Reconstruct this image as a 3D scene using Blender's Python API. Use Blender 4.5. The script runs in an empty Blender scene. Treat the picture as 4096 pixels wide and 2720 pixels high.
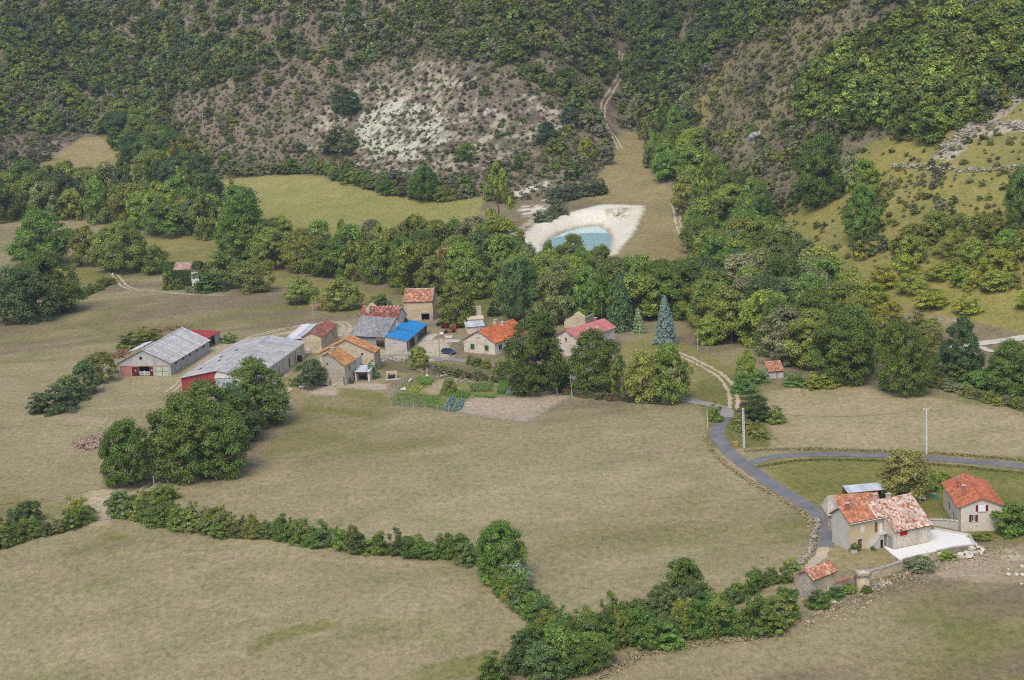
import bpy, math, random
import numpy as np
from mathutils import Matrix, Vector

# ------------------------------------------------------------------ camera, sky, sun, exposure
SC = bpy.context.scene
COL = SC.collection
F_PX, PITCH, ROLL, CAM_H = 6650.0, math.radians(12.0), math.radians(3.1), 93.0   # focal length in photo pixels, metres above the fields
fw = np.array([0, math.cos(PITCH), -math.sin(PITCH)])
up0 = np.array([0, math.sin(PITCH), math.cos(PITCH)])
rt0 = np.array([1.0, 0, 0])
rt = math.cos(ROLL) * rt0 - math.sin(ROLL) * up0
up = math.sin(ROLL) * rt0 + math.cos(ROLL) * up0
CAM = np.array([0, 0, CAM_H])
cam = bpy.data.cameras.new('camera')
cam.sensor_width = 36.0
cam.lens = F_PX / 4096.0 * 36.0
cam.clip_start, cam.clip_end = 1.0, 9000.0
cam_o = bpy.data.objects.new('camera', cam)
COL.objects.link(cam_o)
cam_o.matrix_world = Matrix(((rt[0], up[0], -fw[0], CAM[0]), (rt[1], up[1], -fw[1], CAM[1]), (rt[2], up[2], -fw[2], CAM[2]), (0, 0, 0, 1)))
SC.camera = cam_o

SUN_EL, SUN_AZ = 55.0, 200.0          # degrees; azimuth clockwise from +Y (the view direction)
world = bpy.data.worlds.new('World')
SC.world = world
world.use_nodes = True
wn = world.node_tree
sky = wn.nodes.new('ShaderNodeTexSky')
sky.sky_type = 'NISHITA'
sky.sun_disc = False
sky.sun_elevation = math.radians(SUN_EL)
sky.sun_rotation = math.radians(SUN_AZ)
sky.air_density, sky.dust_density, sky.ozone_density = 1.0, 3.0, 1.0
bg = wn.nodes['Background']
bg.inputs['Strength'].default_value = 0.15
wn.links.new(sky.outputs[0], bg.inputs['Color'])
sun = bpy.data.lights.new('sun', 'SUN')
sun.energy, sun.angle, sun.color = 1.3, math.radians(30.0), (1.0, 0.94, 0.82)
sun_o = bpy.data.objects.new('sun', sun)
COL.objects.link(sun_o)
_a, _e = math.radians(SUN_AZ), math.radians(SUN_EL)
_to = Vector((math.sin(_a) * math.cos(_e), math.cos(_a) * math.cos(_e), math.sin(_e)))
sun_o.rotation_euler = _to.to_track_quat('Z', 'Y').to_euler()
SC.view_settings.view_transform = 'Standard'
SC.view_settings.look = 'None'
SC.view_settings.exposure = 0.34
SC.view_settings.gamma = 1.0
SC.view_settings.use_curve_mapping = False
SC.cycles.use_denoising = False
SC.cycles.filter_width = 1.1
SC.cycles.max_bounces = 5
SC.cycles.diffuse_bounces = 3
SC.cycles.transparent_max_bounces = 4
SC.cycles.caustics_reflective = False
SC.cycles.caustics_refractive = False

rng = np.random.default_rng(7)
random.seed(7)

# ------------------------------------------------------------------ survey: photo pixels -> points of the place
S = 4096 / 2361.0                      # overview measurements were taken on a 2361 px wide print

def ray(u, v):
    return fw + (u - 2048) / F_PX * rt - (v - 1360) / F_PX * up

def at_z(x, y, z=0.0):                 # overview point on the level z
    d = ray(x * S, y * S)
    return CAM + d * ((z - CAM_H) / d[2])

def at_y(x, y, Y):                     # overview point at the depth Y
    d = ray(x * S, y * S)
    return CAM + d * (Y / d[1])

def proj(P):                           # world points (n,3) -> overview pixels
    d = np.asarray(P, float) - CAM
    w = np.maximum(d @ fw, 1.0)
    return (2048 + F_PX * (d @ rt) / w) / S, (1360 - F_PX * (d @ up) / w) / S

def vnoise(x, y, scale, seed=0, octaves=1):      # smooth value noise in [-1, 1]
    out = np.zeros(np.broadcast(x, y).shape)
    amp, tot = 1.0, 0.0
    for o in range(octaves):
        g = np.random.default_rng(seed * 31 + o).random((257, 257)) * 2 - 1
        xx, yy = np.asarray(x) / scale + 71.3 * o + seed, np.asarray(y) / scale + 37.1 * o - seed
        i, j = np.floor(xx).astype(int), np.floor(yy).astype(int)
        a, b = xx - i, yy - j
        a, b = a * a * (3 - 2 * a), b * b * (3 - 2 * b)
        i, j = i % 256, j % 256
        out += amp * ((g[i, j] * (1 - a) + g[i + 1, j] * a) * (1 - b) + (g[i, j + 1] * (1 - a) + g[i + 1, j + 1] * a) * b)
        tot += amp
        amp *= 0.5
        scale = scale / 2
    return out / tot

def inpoly(x, y, poly):
    x, y = np.asarray(x, float), np.asarray(y, float)
    r = np.zeros(x.shape, bool)
    n = len(poly)
    for k in range(n):
        x1, y1 = poly[k]
        x2, y2 = poly[(k + 1) % n]
        if y1 == y2:
            continue
        c = ((y1 > y) != (y2 > y)) & (x < (x2 - x1) * (y - y1) / (y2 - y1) + x1)
        r ^= c
    return r

# ------------------------------------------------------------------ the lie of the land
SLOPES = {
 2361: [(800,398),(700,425),(600,452),(500,478),(400,505),(300,533),(200,562),(100,592),(0,625),(-120,668)],
 2000: [(760,426),(650,470),(550,505),(450,540),(350,572),(250,603),(150,634),(50,665),(0,682),(-120,725)],
 1700: [(600,540),(500,590),(430,625),(350,660),(270,692),(180,728),(100,760),(0,802),(-120,850)],
 1590: [(570,575),(470,650),(350,720),(250,768),(150,815),(50,857),(0,880),(-120,930)],
 1440: [(470,650),(400,710),(310,790),(250,830),(180,870),(130,900),(60,935),(0,965),(-120,1020)],
 1300: [(440,690),(350,735),(250,775),(150,815),(50,855),(0,876),(-120,925)],
 1100: [(540,630),(450,690),(350,735),(250,773),(150,812),(50,850),(0,870),(-120,920)],
 850: [(530,650),(405,735),(330,772),(250,805),(150,845),(50,885),(0,905),(-120,955)],
 550: [(500,690),(410,755),(330,797),(250,832),(150,875),(50,918),(0,940),(-120,990)],
 350: [(450,745),(360,820),(300,860),(240,893),(150,938),(50,985),(0,1008),(-120,1060)],
 200: [(450,755),(330,850),(270,885),(150,945),(50,992),(0,1015),(-120,1070)],
 0: [(500,720),(400,790),(300,845),(200,895),(100,942),(0,990),(-120,1045)],
}
WATER_Z = 1.2
ctl = [at_y(x, y, Y) for x, l in SLOPES.items() for y, Y in l]
for Y in (140, 200, 260, 320, 380, 425):
    for X in (-230, -150, -75, 0, 45, 85):
        ctl.append(np.array([X, Y, 0.0]))
for X, Y, z in [(120,300,0),(120,350,0),(-200,470,0),(-120,470,0),(-60,470,0),(0,470,0),(40,470,0),(-160,530,0),(-90,530,0),(-30,520,-1),(25,520,-1),(-200,620,1),(-110,600,-1),(-60,580,-2),
                (-330,500,5),(-330,700,18),(-330,850,48),(-330,1000,105),(-270,400,1),(-330,300,2),(200,200,0),(200,320,2),(220,430,14),(240,550,50),(250,680,92),(200,800,115),(130,950,125)]:
    ctl.append(np.array([X, Y, float(z)]))
for x, y, z in [(1250,560,.9),(1290,548,.9),(1330,545,.9),(1375,540,.9),(1385,560,.9),(1340,575,.9),(1290,585,.9),      # pond floor
                (1195,548,3.0),(1240,515,4.2),(1290,497,5.2),(1370,478,5.8),(1400,475,6.0),(1440,475,6.2),(1480,478,5.8),   # rim
                (1465,510,5.2),(1448,540,4.6),(1430,566,4.0),(1408,592,3.4),(1340,612,2.6),(1260,610,2.4),(1200,590,2.2),
                (1520,520,4.6),(1540,570,2.5),(1500,600,2.0),(1470,630,.3),(1560,640,0),(1420,650,0)]:
    ctl.append(at_z(x, y, z))
ctl = np.array(ctl)

def _U(r2):
    return np.where(r2 > 1e-9, r2 * np.log(np.maximum(r2, 1e-9)), 0.0)
_X = ctl[:, :2] / 100.0
_n = len(_X)
_K = _U(((_X[:, None] - _X[None]) ** 2).sum(-1)) + np.eye(_n) * 0.002
_Pm = np.hstack([np.ones((_n, 1)), _X])
_A = np.block([[_K, _Pm], [_Pm.T, np.zeros((3, 3))]])
_w = np.linalg.solve(_A, np.concatenate([ctl[:, 2], np.zeros(3)]))

def land(x, y):
    xc, yc = np.clip(x, -330, 250), np.clip(y, 140, 1070)
    q = np.stack([xc, yc], -1).reshape(-1, 2) / 100.0
    z = np.zeros(len(q))
    for k in range(0, len(q), 40000):
        p = q[k:k + 40000]
        z[k:k + 40000] = _U(((p[:, None] - _X[None]) ** 2).sum(-1)) @ _w[:_n] + _w[_n] + p @ _w[_n + 1:]
    z = z.reshape(np.shape(xc))
    out = np.hypot(x - xc, np.maximum(y - yc, 0))
    z = z + np.minimum(out * 0.18, 120)
    hill = np.clip((z - 6) / 25, 0, 1)
    flat_ = np.clip((np.hypot(x + 20, (y - 430) / 1.0) - 95) / 60, 0, 1)
    z = z + hill * (vnoise(x, y, 45, 3, 3) * 3.0 + vnoise(x, y, 9, 4, 2) * 0.8)
    z = z + (1 - hill) * flat_ * (vnoise(x, y, 60, 5, 2) * 0.35)
    z = z + 0.05 * vnoise(x, y, 4, 6, 2)
    return z

def _axis(stops):
    v = [stops[0][0]]
    for (a, st), (b, _) in zip(stops[:-1], stops[1:]):
        n = max(1, int(round((b - a) / st)))
        v += [a + (b - a) * (k + 1) / n for k in range(n)]
    return np.array(v)
GX = _axis([(-3000, 300), (-900, 60), (-360, 12), (-300, 1.7), (215, 12), (300, 60), (900, 300), (3000, 1)])
GY = _axis([(-1500, 300), (0, 40), (160, 4), (190, 1.2), (480, 1.5), (600, 2.2), (1060, 8), (1120, 60), (1600, 300), (4000, 1)])
MX, MY = np.meshgrid(GX, GY, indexing='ij')
GZ = land(MX, MY)
# the basin of the pond, dug into the marl
SHORE = np.array([at_z(x, y, WATER_Z)[:2] for x, y in [(1256,563),(1276,548),(1308,533),(1350,522),(1378,520),(1398,532),(1410,550),(1407,572),(1398,592),(1340,604),(1285,602),(1258,585)]])
_m = (MX > SHORE[:, 0].min() - 25) & (MX < SHORE[:, 0].max() + 25) & (MY > SHORE[:, 1].min() - 25) & (MY < SHORE[:, 1].max() + 25)
_px, _py = MX[_m], MY[_m]
_d = np.full(_px.shape, 1e9)
for _k in range(len(SHORE)):
    _a, _b = SHORE[_k], SHORE[(_k + 1) % len(SHORE)]
    _t = np.clip(((_px - _a[0]) * (_b[0] - _a[0]) + (_py - _a[1]) * (_b[1] - _a[1])) / ((_b - _a) @ (_b - _a)), 0, 1)
    _d = np.minimum(_d, np.hypot(_px - _a[0] - _t * (_b[0] - _a[0]), _py - _a[1] - _t * (_b[1] - _a[1])))
_d = np.where(inpoly(_px, _py, SHORE), -_d, _d)
GZ[_m] = np.minimum(GZ[_m], WATER_Z + np.maximum(_d * .42, -.6))
GZ[_m] = np.where((_d > .8) & (_d < 14), np.maximum(GZ[_m], WATER_Z + np.minimum(_d * .3, 1.2)), GZ[_m])

def gz(x, y):                           # height of the ground sheet
    x, y = np.asarray(x, float), np.asarray(y, float)
    i = np.clip(np.searchsorted(GX, x) - 1, 0, len(GX) - 2)
    j = np.clip(np.searchsorted(GY, y) - 1, 0, len(GY) - 2)
    a = (x - GX[i]) / (GX[i + 1] - GX[i])
    b = (y - GY[j]) / (GY[j + 1] - GY[j])
    return (GZ[i, j] * (1 - a) + GZ[i + 1, j] * a) * (1 - b) + (GZ[i, j + 1] * (1 - a) + GZ[i + 1, j + 1] * a) * b

_T = np.concatenate([np.arange(180, 700, 1.5), np.arange(700, 1500, 3.0)])
def P(x, y):                            # overview point -> where its sight line meets the ground
    d = ray(x * S, y * S)
    t = _T / d[1]
    pts = CAM[None] + d[None] * t[:, None]
    h = pts[:, 2] - gz(pts[:, 0], pts[:, 1])
    k = int(np.argmax(h < 0))
    if h[k] >= 0:
        k = len(_T) - 1
    k = max(k, 1)
    a = h[k - 1] / (h[k - 1] - h[k]) if h[k - 1] != h[k] else 0.5
    p = pts[k - 1] * (1 - a) + pts[k] * a
    p[2] = float(gz(p[0], p[1]))
    return p

def ppm(p):                             # overview pixels per metre at a point
    return F_PX / S / float((np.asarray(p) - CAM) @ fw)

ZOOM = {1: (3100, 1800, 996 / 2361), 2: (400, 1100, 850 / 2221), 3: (1100, 1100, 700 / 2195), 4: (1500, 1400, 900 / 2361), 5: (1750, 1150, 850 / 2361),
        6: (2300, 1200, 1000 / 2240), 7: (0, 900, 1200 / 2361), 8: (0, 1400, 1200 / 2352)}
def zx(k, x, y):                        # point measured on an enlargement -> overview point
    a, b, s = ZOOM[k]
    return (a + x * s) / S, (b + y * s) / S
def Q(k, x, y):
    return P(*zx(k, x, y))

# ------------------------------------------------------------------ builders
def link(o, parent=None):
    COL.objects.link(o)
    if parent is not None:
        o.parent = parent
    return o

def tag(o, label=None, cat=None, group=None, kind=None):
    for k, v in (('label', label), ('category', cat), ('group', group), ('kind', kind)):
        if v:
            o[k] = v
    return o

def thing(name, label, cat, loc=(0, 0, 0), rz=0.0, group=None):
    o = bpy.data.objects.new(name, None)
    o.empty_display_size = 0.5
    o.location = [float(c) for c in loc]
    o.rotation_euler = (0, 0, rz)
    link(o)
    return tag(o, label, cat, group)

class MB:
    def __init__(self):
        self.v, self.f, self.c = [], [], []
    def add(self, vs, fs, col=None):
        n = len(self.v)
        self.v += [tuple(map(float, p)) for p in vs]
        self.f += [tuple(i + n for i in f) for f in fs]
        self.c += [col] * len(fs)
        return self
    def box(self, x0, x1, y0, y1, z0, z1, col=None):
        return self.add([(x0, y0, z0), (x1, y0, z0), (x1, y1, z0), (x0, y1, z0), (x0, y0, z1), (x1, y0, z1), (x1, y1, z1), (x0, y1, z1)],
                        [(0, 3, 2, 1), (4, 5, 6, 7), (0, 1, 5, 4), (1, 2, 6, 5), (2, 3, 7, 6), (3, 0, 4, 7)], col)
    def prism(self, poly, d, col=None):          # polygon of 3D points pushed along d
        n = len(poly)
        b = [tuple(np.add(p, d)) for p in poly]
        return self.add(list(poly) + b, [tuple(range(n)), tuple(range(2 * n - 1, n - 1, -1))] + [(i, i + n, (i + 1) % n + n, (i + 1) % n) for i in range(n)], col)
    def tube(self, pts, rad, n=6, col=None):
        pts = [Vector([float(c) for c in p]) for p in pts]
        rad = rad if hasattr(rad, '__len__') else [rad] * len(pts)
        vs, fs = [], []
        for k, p in enumerate(pts):
            d = (pts[min(k + 1, len(pts) - 1)] - pts[max(k - 1, 0)]).normalized()
            a = d.orthogonal().normalized()
            b = d.cross(a)
            for i in range(n):
                t = 2 * math.pi * i / n
                vs.append(p + (a * math.cos(t) + b * math.sin(t)) * rad[k])
        for k in range(len(pts) - 1):
            for i in range(n):
                fs.append((k * n + i, k * n + (i + 1) % n, (k + 1) * n + (i + 1) % n, (k + 1) * n + i))
        fs.append(tuple(range(n - 1, -1, -1)))
        fs.append(tuple(range((len(pts) - 1) * n, len(pts) * n)))
        return self.add(vs, fs, col)
    def lathe(self, prof, n=14, c=(0, 0), col=None):    # (radius, z) rows, closed at both ends
        vs, fs = [], []
        for r, z in prof:
            for i in range(n):
                t = 2 * math.pi * i / n
                vs.append((c[0] + r * math.cos(t), c[1] + r * math.sin(t), z))
        m = len(prof)
        for k in range(m - 1):
            for i in range(n):
                fs.append((k * n + i, k * n + (i + 1) % n, (k + 1) * n + (i + 1) % n, (k + 1) * n + i))
        fs.append(tuple(range(n - 1, -1, -1)))
        fs.append(tuple(range((m - 1) * n, m * n)))
        return self.add(vs, fs, col)
    def rock(self, c, r, seed, flat=0.75, col=None):
        R = np.random.default_rng(seed)
        t = (1 + 5 ** .5) / 2
        vs = np.array([(-1, t, 0), (1, t, 0), (-1, -t, 0), (1, -t, 0), (0, -1, t), (0, 1, t), (0, -1, -t), (0, 1, -t), (t, 0, -1), (t, 0, 1), (-t, 0, -1), (-t, 0, 1)]) / 1.9
        vs = vs * (1 + 0.28 * R.normal(size=(12, 1))) * np.array([1.0 + .3 * R.random(), .8 + .4 * R.random(), flat]) * r
        a = R.random() * 6.3
        x, y = vs[:, 0] * math.cos(a) - vs[:, 1] * math.sin(a), vs[:, 0] * math.sin(a) + vs[:, 1] * math.cos(a)
        vs = np.stack([x, y, vs[:, 2]], 1) + np.array(c)
        return self.add(vs.tolist(), [(0,11,5),(0,5,1),(0,1,7),(0,7,10),(0,10,11),(1,5,9),(5,11,4),(11,10,2),(10,7,6),(7,1,8),(3,9,4),(3,4,2),(3,2,6),(3,6,8),(3,8,9),(4,9,5),(2,4,11),(6,2,10),(8,6,7),(9,8,1)], col)
    def mesh(self, name):
        me = bpy.data.meshes.new(name)
        me.from_pydata(self.v, [], self.f)
        if any(c is not None for c in self.c):
            at = me.attributes.new('tone', 'FLOAT_COLOR', 'FACE')
            at.data.foreach_set('color', np.array([(*(c or (1, 1, 1)), 1.0) for c in self.c], 'f').ravel())
        me.update()
        return me
    def build(self, name, mat, parent=None, kind=None, smooth=False):
        me = self.mesh(name)
        me.materials.append(mat)
        if smooth:
            me.shade_smooth()
        o = bpy.data.objects.new(name, me)
        link(o, parent)
        if kind:
            o['kind'] = kind
        return o

# ------------------------------------------------------------------ materials
def _mat(name):
    m = bpy.data.materials.new(name)
    m.use_nodes = True
    nt = m.node_tree
    return m, nt, nt.nodes['Principled BSDF']

def N(nt, kind, **kw):
    n = nt.nodes.new(kind)
    for k, v in kw.items():
        if hasattr(n, k):
            setattr(n, k, v)
        else:
            n.inputs[k].default_value = v
    return n

def ramp(nt, fac, stops):
    r = nt.nodes.new('ShaderNodeValToRGB')
    el = r.color_ramp.elements
    while len(el) < len(stops):
        el.new(0.5)
    for e, (p, c) in zip(el, stops):
        e.position = p
        e.color = (*c, 1) if len(c) == 3 else c
    nt.links.new(fac, r.inputs[0])
    return r.outputs[0]

def mix(nt, mode, fac, a, b):
    n = nt.nodes.new('ShaderNodeMix')
    n.data_type, n.blend_type = 'RGBA', mode
    for s, v in ((n.inputs[0], fac), (n.inputs[6], a), (n.inputs[7], b)):
        if hasattr(v, 'links'):
            nt.links.new(v, s)
        else:
            s.default_value = v if not hasattr(v, '__len__') else (*v, 1) if len(v) == 3 else v
    return n.outputs[2]

MATS = {}
def surface(name, base, dark=None, scale=1.0, spots=0.0, spot_col=(.05, .05, .045), rough=.9, bump=.15, tone=False, stretch=(1, 1, 1), spec=.2, objcol=False):
    """worn surface: two tones in soft patches, fine grain, optional dark stains"""
    if name in MATS:
        return MATS[name]
    m, nt, b = _mat(name)
    tc = N(nt, 'ShaderNodeTexCoord')
    mp = N(nt, 'ShaderNodeMapping')
    mp.inputs['Scale'].default_value = stretch
    nt.links.new(tc.outputs['Object'], mp.inputs[0])
    dark = dark or tuple(c * .7 for c in base)
    n1 = N(nt, 'ShaderNodeTexNoise', Scale=.6 / scale, Detail=5.0, Roughness=.6)
    n2 = N(nt, 'ShaderNodeTexNoise', Scale=7.0 / scale, Detail=3.0, Roughness=.7)
    for n in (n1, n2):
        nt.links.new(mp.outputs[0], n.inputs['Vector'])
    c = ramp(nt, n1.outputs[0], [(.32, dark), (.62, base)])
    if tone:
        a = N(nt, 'ShaderNodeAttribute', attribute_name='tone')
        c = mix(nt, 'MULTIPLY', 1.0, c, a.outputs['Color'])
    if objcol:
        oi = N(nt, 'ShaderNodeObjectInfo')
        c = mix(nt, 'MULTIPLY', 1.0, c, oi.outputs['Color'])
    c = mix(nt, 'OVERLAY', .45, c, ramp(nt, n2.outputs[0], [(.25, (.25,) * 3), (.75, (.75,) * 3)]))
    if spots:
        n3 = N(nt, 'ShaderNodeTexNoise', Scale=1.3 / scale, Detail=6.0, Roughness=.75)
        nt.links.new(mp.outputs[0], n3.inputs['Vector'])
        f = ramp(nt, n3.outputs[0], [(.52, (0, 0, 0)), (.72, (spots,) * 3)])
        c = mix(nt, 'MIX', f, c, spot_col)
    nt.links.new(c, b.inputs['Base Color'])
    b.inputs['Roughness'].default_value = rough
    b.inputs['Specular IOR Level'].default_value = spec
    if bump:
        bp = N(nt, 'ShaderNodeBump', Strength=bump, Distance=.05)
        nt.links.new(n2.outputs[0], bp.inputs['Height'])
        nt.links.new(bp.outputs[0], b.inputs['Normal'])
    MATS[name] = m
    return m

def stonework(name, tones, mortar, size=.32, bump=.5):
    if name in MATS:
        return MATS[name]
    m, nt, b = _mat(name)
    tc = N(nt, 'ShaderNodeTexCoord')
    mp = N(nt, 'ShaderNodeMapping')
    mp.inputs['Scale'].default_value = (1, 1, 1.7)
    nt.links.new(tc.outputs['Object'], mp.inputs[0])
    v1 = N(nt, 'ShaderNodeTexVoronoi', Scale=1 / size)
    v2 = N(nt, 'ShaderNodeTexVoronoi', Scale=1 / size, feature='DISTANCE_TO_EDGE')
    n1 = N(nt, 'ShaderNodeTexNoise', Scale=.35, Detail=4.0)
    n2 = N(nt, 'ShaderNodeTexNoise', Scale=9.0, Detail=3.0)
    for n in (v1, v2, n1, n2):
        nt.links.new(mp.outputs[0], n.inputs['Vector'])
    sep = N(nt, 'ShaderNodeSeparateColor')
    nt.links.new(v1.outputs['Color'], sep.inputs[0])
    c = ramp(nt, sep.outputs[0], [(i / (len(tones) - 1), t) for i, t in enumerate(tones)])
    c = mix(nt, 'OVERLAY', .5, c, ramp(nt, n2.outputs[0], [(.3, (.3,) * 3), (.7, (.72,) * 3)]))
    c = mix(nt, 'MULTIPLY', .75, c, ramp(nt, n1.outputs[0], [(.35, (.62, .58, .52)), (.6, (1.05, 1.0, .95))]))
    f = ramp(nt, v2.outputs['Distance'], [(.02, (1, 1, 1)), (.09, (0, 0, 0))])
    c = mix(nt, 'MIX', f, c, mortar)
    nt.links.new(c, b.inputs['Base Color'])
    b.inputs['Roughness'].default_value = .95
    b.inputs['Specular IOR Level'].default_value = .1
    bp = N(nt, 'ShaderNodeBump', Strength=bump, Distance=.08)
    nt.links.new(v2.outputs['Distance'], bp.inputs['Height'])
    nt.links.new(bp.outputs[0], b.inputs['Normal'])
    MATS[name] = m
    return m

def leafy(name, gloss=.12, trans=.34):
    """foliage: colour of the plant (tint), each leaf a little different"""
    if name in MATS:
        return MATS[name]
    m, nt, b = _mat(name)
    a = N(nt, 'ShaderNodeAttribute', attribute_name='tint', attribute_type='INSTANCER')
    t = N(nt, 'ShaderNodeAttribute', attribute_name='tone')
    c = mix(nt, 'MULTIPLY', 1.0, a.outputs['Color'], t.outputs['Color'])
    nt.links.new(c, b.inputs['Base Color'])
    b.inputs['Roughness'].default_value = .65
    b.inputs['Specular IOR Level'].default_value = gloss
    tr = N(nt, 'ShaderNodeBsdfTranslucent')
    nt.links.new(c, tr.inputs['Color'])
    ms = N(nt, 'ShaderNodeMixShader')
    ms.inputs[0].default_value = trans
    nt.links.new(b.outputs[0], ms.inputs[1])
    nt.links.new(tr.outputs[0], ms.inputs[2])
    nt.links.new(ms.outputs[0], nt.nodes['Material Output'].inputs['Surface'])
    MATS[name] = m
    return m

# ------------------------------------------------------------------ the ground sheet and what grows or lies on it
gp = np.stack([MX.ravel(), MY.ravel(), GZ.ravel()], 1)
gu, gv = proj(gp)
wx1, wx2 = vnoise(gp[:, 0], gp[:, 1], 14, 11, 3), vnoise(gp[:, 0], gp[:, 1], 14, 12, 3)
f1, f2, f3 = vnoise(gp[:, 0], gp[:, 1], 34, 13, 3), vnoise(gp[:, 0], gp[:, 1], 7, 14, 3), np.random.default_rng(5).random(len(gp)) * 2 - 1
gcol = np.zeros((len(gp), 3))

def blend2(a, b, f):
    f = np.clip(f, 0, 1)[:, None]
    return np.array(a)[None] * (1 - f) + np.array(b)[None] * f
DRY, PALE, OLIVE, GREEN = (.258, .218, .128), (.312, .268, .168), (.182, .176, .064), (.125, .148, .038)
near = blend2(DRY, PALE, .45 + .6 * f1 + .25 * f2)
near = near * (1 - np.clip((-f1 + .06 + .5 * f2) * 1.5, 0, .85)[:, None]) + np.array(OLIVE) * np.clip((-f1 + .06 + .5 * f2) * 1.5, 0, .85)[:, None]
_xr, _yr = gp[:, 0] * .93 + gp[:, 1] * .36, -gp[:, 0] * .36 + gp[:, 1] * .93
f4, f5 = vnoise(_xr * .16, _yr, 9, 15, 3), vnoise(gp[:, 0], gp[:, 1], 80, 16, 2)
_b = np.clip((f4 * .9 + f5 * 1.1 + .25 * f2 - .02) * 1.9, 0, .9)[:, None]
near = near * (1 - _b) + np.array((.205, .163, .115)) * _b
_b = np.clip((-f4 * .6 + f2 * .6 - f5 * .5 - .18) * 1.5, 0, .6)[:, None]
near = near * (1 - _b) + np.array((.345, .300, .190)) * _b
scrub = blend2((.120, .098, .085), (.245, .205, .160), .5 + .8 * f2 + .5 * f3)
scrub = scrub * (1 - .45 * np.clip(f1 + .2, 0, 1)[:, None]) + np.array((.13, .125, .055)) * .45 * np.clip(f1 + .2, 0, 1)[:, None]
hillf = np.clip((gp[:, 2] + 2.5 * wx1 - 5.5) / 4, 0, 1)[:, None]
gcol[:] = near * (1 - hillf) + scrub * hillf

def paint(poly, a, b=None, warp=5.0, strength=1.0, bias=.5, patchy=None):
    """lay a colour inside an outline traced on the photograph (overview px)"""
    q = np.array(poly)
    near_ = np.where((gu > q[:, 0].min() - 30) & (gu < q[:, 0].max() + 30) & (gv > q[:, 1].min() - 25) & (gv < q[:, 1].max() + 25) & (gp[:, 1] > 100))[0]
    m = np.zeros(len(gp))
    for dx, dy in ((0, 0), (4, 0), (-4, 0), (0, 1.6), (0, -1.6)):
        m[near_] += inpoly(gu[near_] + wx1[near_] * warp + dx, gv[near_] + wx2[near_] * warp * .6 + dy, poly) * .2
    m *= strength
    if patchy is not None:
        m = m * np.clip((f2 * .9 + f3 * .55 + .35 * f1 + patchy) * 2.6, 0, 1)
    c = blend2(a, b or a, bias + .55 * f1 + .35 * f2 + .15 * f3)
    gcol[:] = gcol * (1 - m[:, None]) + c * m[:, None]

def z4(*pts):
    return [zx(4, *p) for p in pts]
def z3(*pts):
    return [zx(3, *p) for p in pts]
def z2(*pts):
    return [zx(2, *p) for p in pts]
def z1(*pts):
    return [zx(1, *p) for p in pts]

YG = (.275, .245, .075)
paint([(500,415),(600,406),(720,404),(800,420),(900,450),(1000,460),(1120,455),(1100,500),(990,540),(900,570),(850,590),(700,560),(540,470)], (.225, .228, .070), (.30, .275, .115), 3)
paint([(70,400),(140,350),(190,318),(235,316),(265,345),(325,370),(330,420),(230,450),(100,440)], (.33, .26, .15), (.24, .22, .085), 3)
paint([(205,270),(225,262),(290,330),(345,400),(300,400),(250,330)], YG, OLIVE, 3)
paint([(300,545),(450,545),(560,578),(650,625),(900,680),(900,735),(760,720),(640,660),(540,640),(300,600)], OLIVE, (.28, .245, .10), 3)
paint([(60,575),(140,598),(270,640),(240,665),(170,700),(120,690),(120,620)], OLIVE, (.27, .235, .08), 3)
paint([(-300,480),(160,500),(260,525),(260,540),(0,520),(-300,520)], PALE, DRY, 3)
paint([(1428,302),(1482,308),(1492,380),(1550,440),(1565,500),(1615,610),(1590,690),(1470,690),(1390,610),(1470,540),(1482,480),(1400,470),(1300,440),(1380,405),(1420,350)], (.30, .245, .14), (.25, .215, .10), 4)
paint([(1478,560),(1550,530),(1590,620),(1560,680),(1480,650)], (.30, .215, .135), (.25, .21, .09), 5)
paint([(1090,672),(1170,672),(1170,730),(1090,730)], OLIVE, GREEN, 2)
paint([(1425,800),(1500,770),(1600,800),(1690,850),(1690,930),(1560,905),(1420,850)], (.19, .185, .06), (.30, .25, .13), 3)
paint([(1730,1060),(1950,1053),(2361,1088),(2600,1105),(2600,1300),(2300,1230),(2150,1185),(2000,1170),(1900,1175),(1830,1140)], (.175, .175, .055), (.27, .235, .10), 2, bias=.3)
paint([(1758,905),(1900,885),(2100,905),(2361,960),(2600,1000),(2600,1070),(2361,1052),(1950,1035),(1780,1030)], (.36, .30, .195), (.25, .215, .095), 2, bias=.35)
paint([(1600,880),(1700,860),(1760,890),(1780,1030),(1700,1035),(1640,1030),(1625,960)], (.16, .16, .055), OLIVE, 2)
# open grass of the right-hand slope, its spur, heath in between
paint([(1900,400),(2000,330),(2150,280),(2361,200),(2700,150),(2700,800),(2361,770),(2150,720),(2000,690),(1900,640),(1790,590),(1770,500)], (.285, .255, .070), (.215, .205, .075), 8, .9)
paint([(1580,215),(1640,160),(1720,120),(1860,45),(1890,70),(1730,160),(1690,230),(1640,300),(1600,330)], (.30, .265, .085), (.22, .19, .09), 6, .8)
paint([(1690,120),(1900,40),(2050,60),(1950,180),(1840,300),(1700,330),(1640,300)], (.165, .135, .105), (.235, .205, .105), 8, .85)
paint([(2150,365),(2200,310),(2295,225),(2361,185),(2500,120),(2500,170),(2361,228),(2250,322),(2195,368)], (.46, .42, .37), (.30, .26, .22), 3, patchy=.55)
paint([(2240,300),(2361,270),(2361,300),(2250,320)], (.40, .36, .30), None, 4, patchy=.1)
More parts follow.
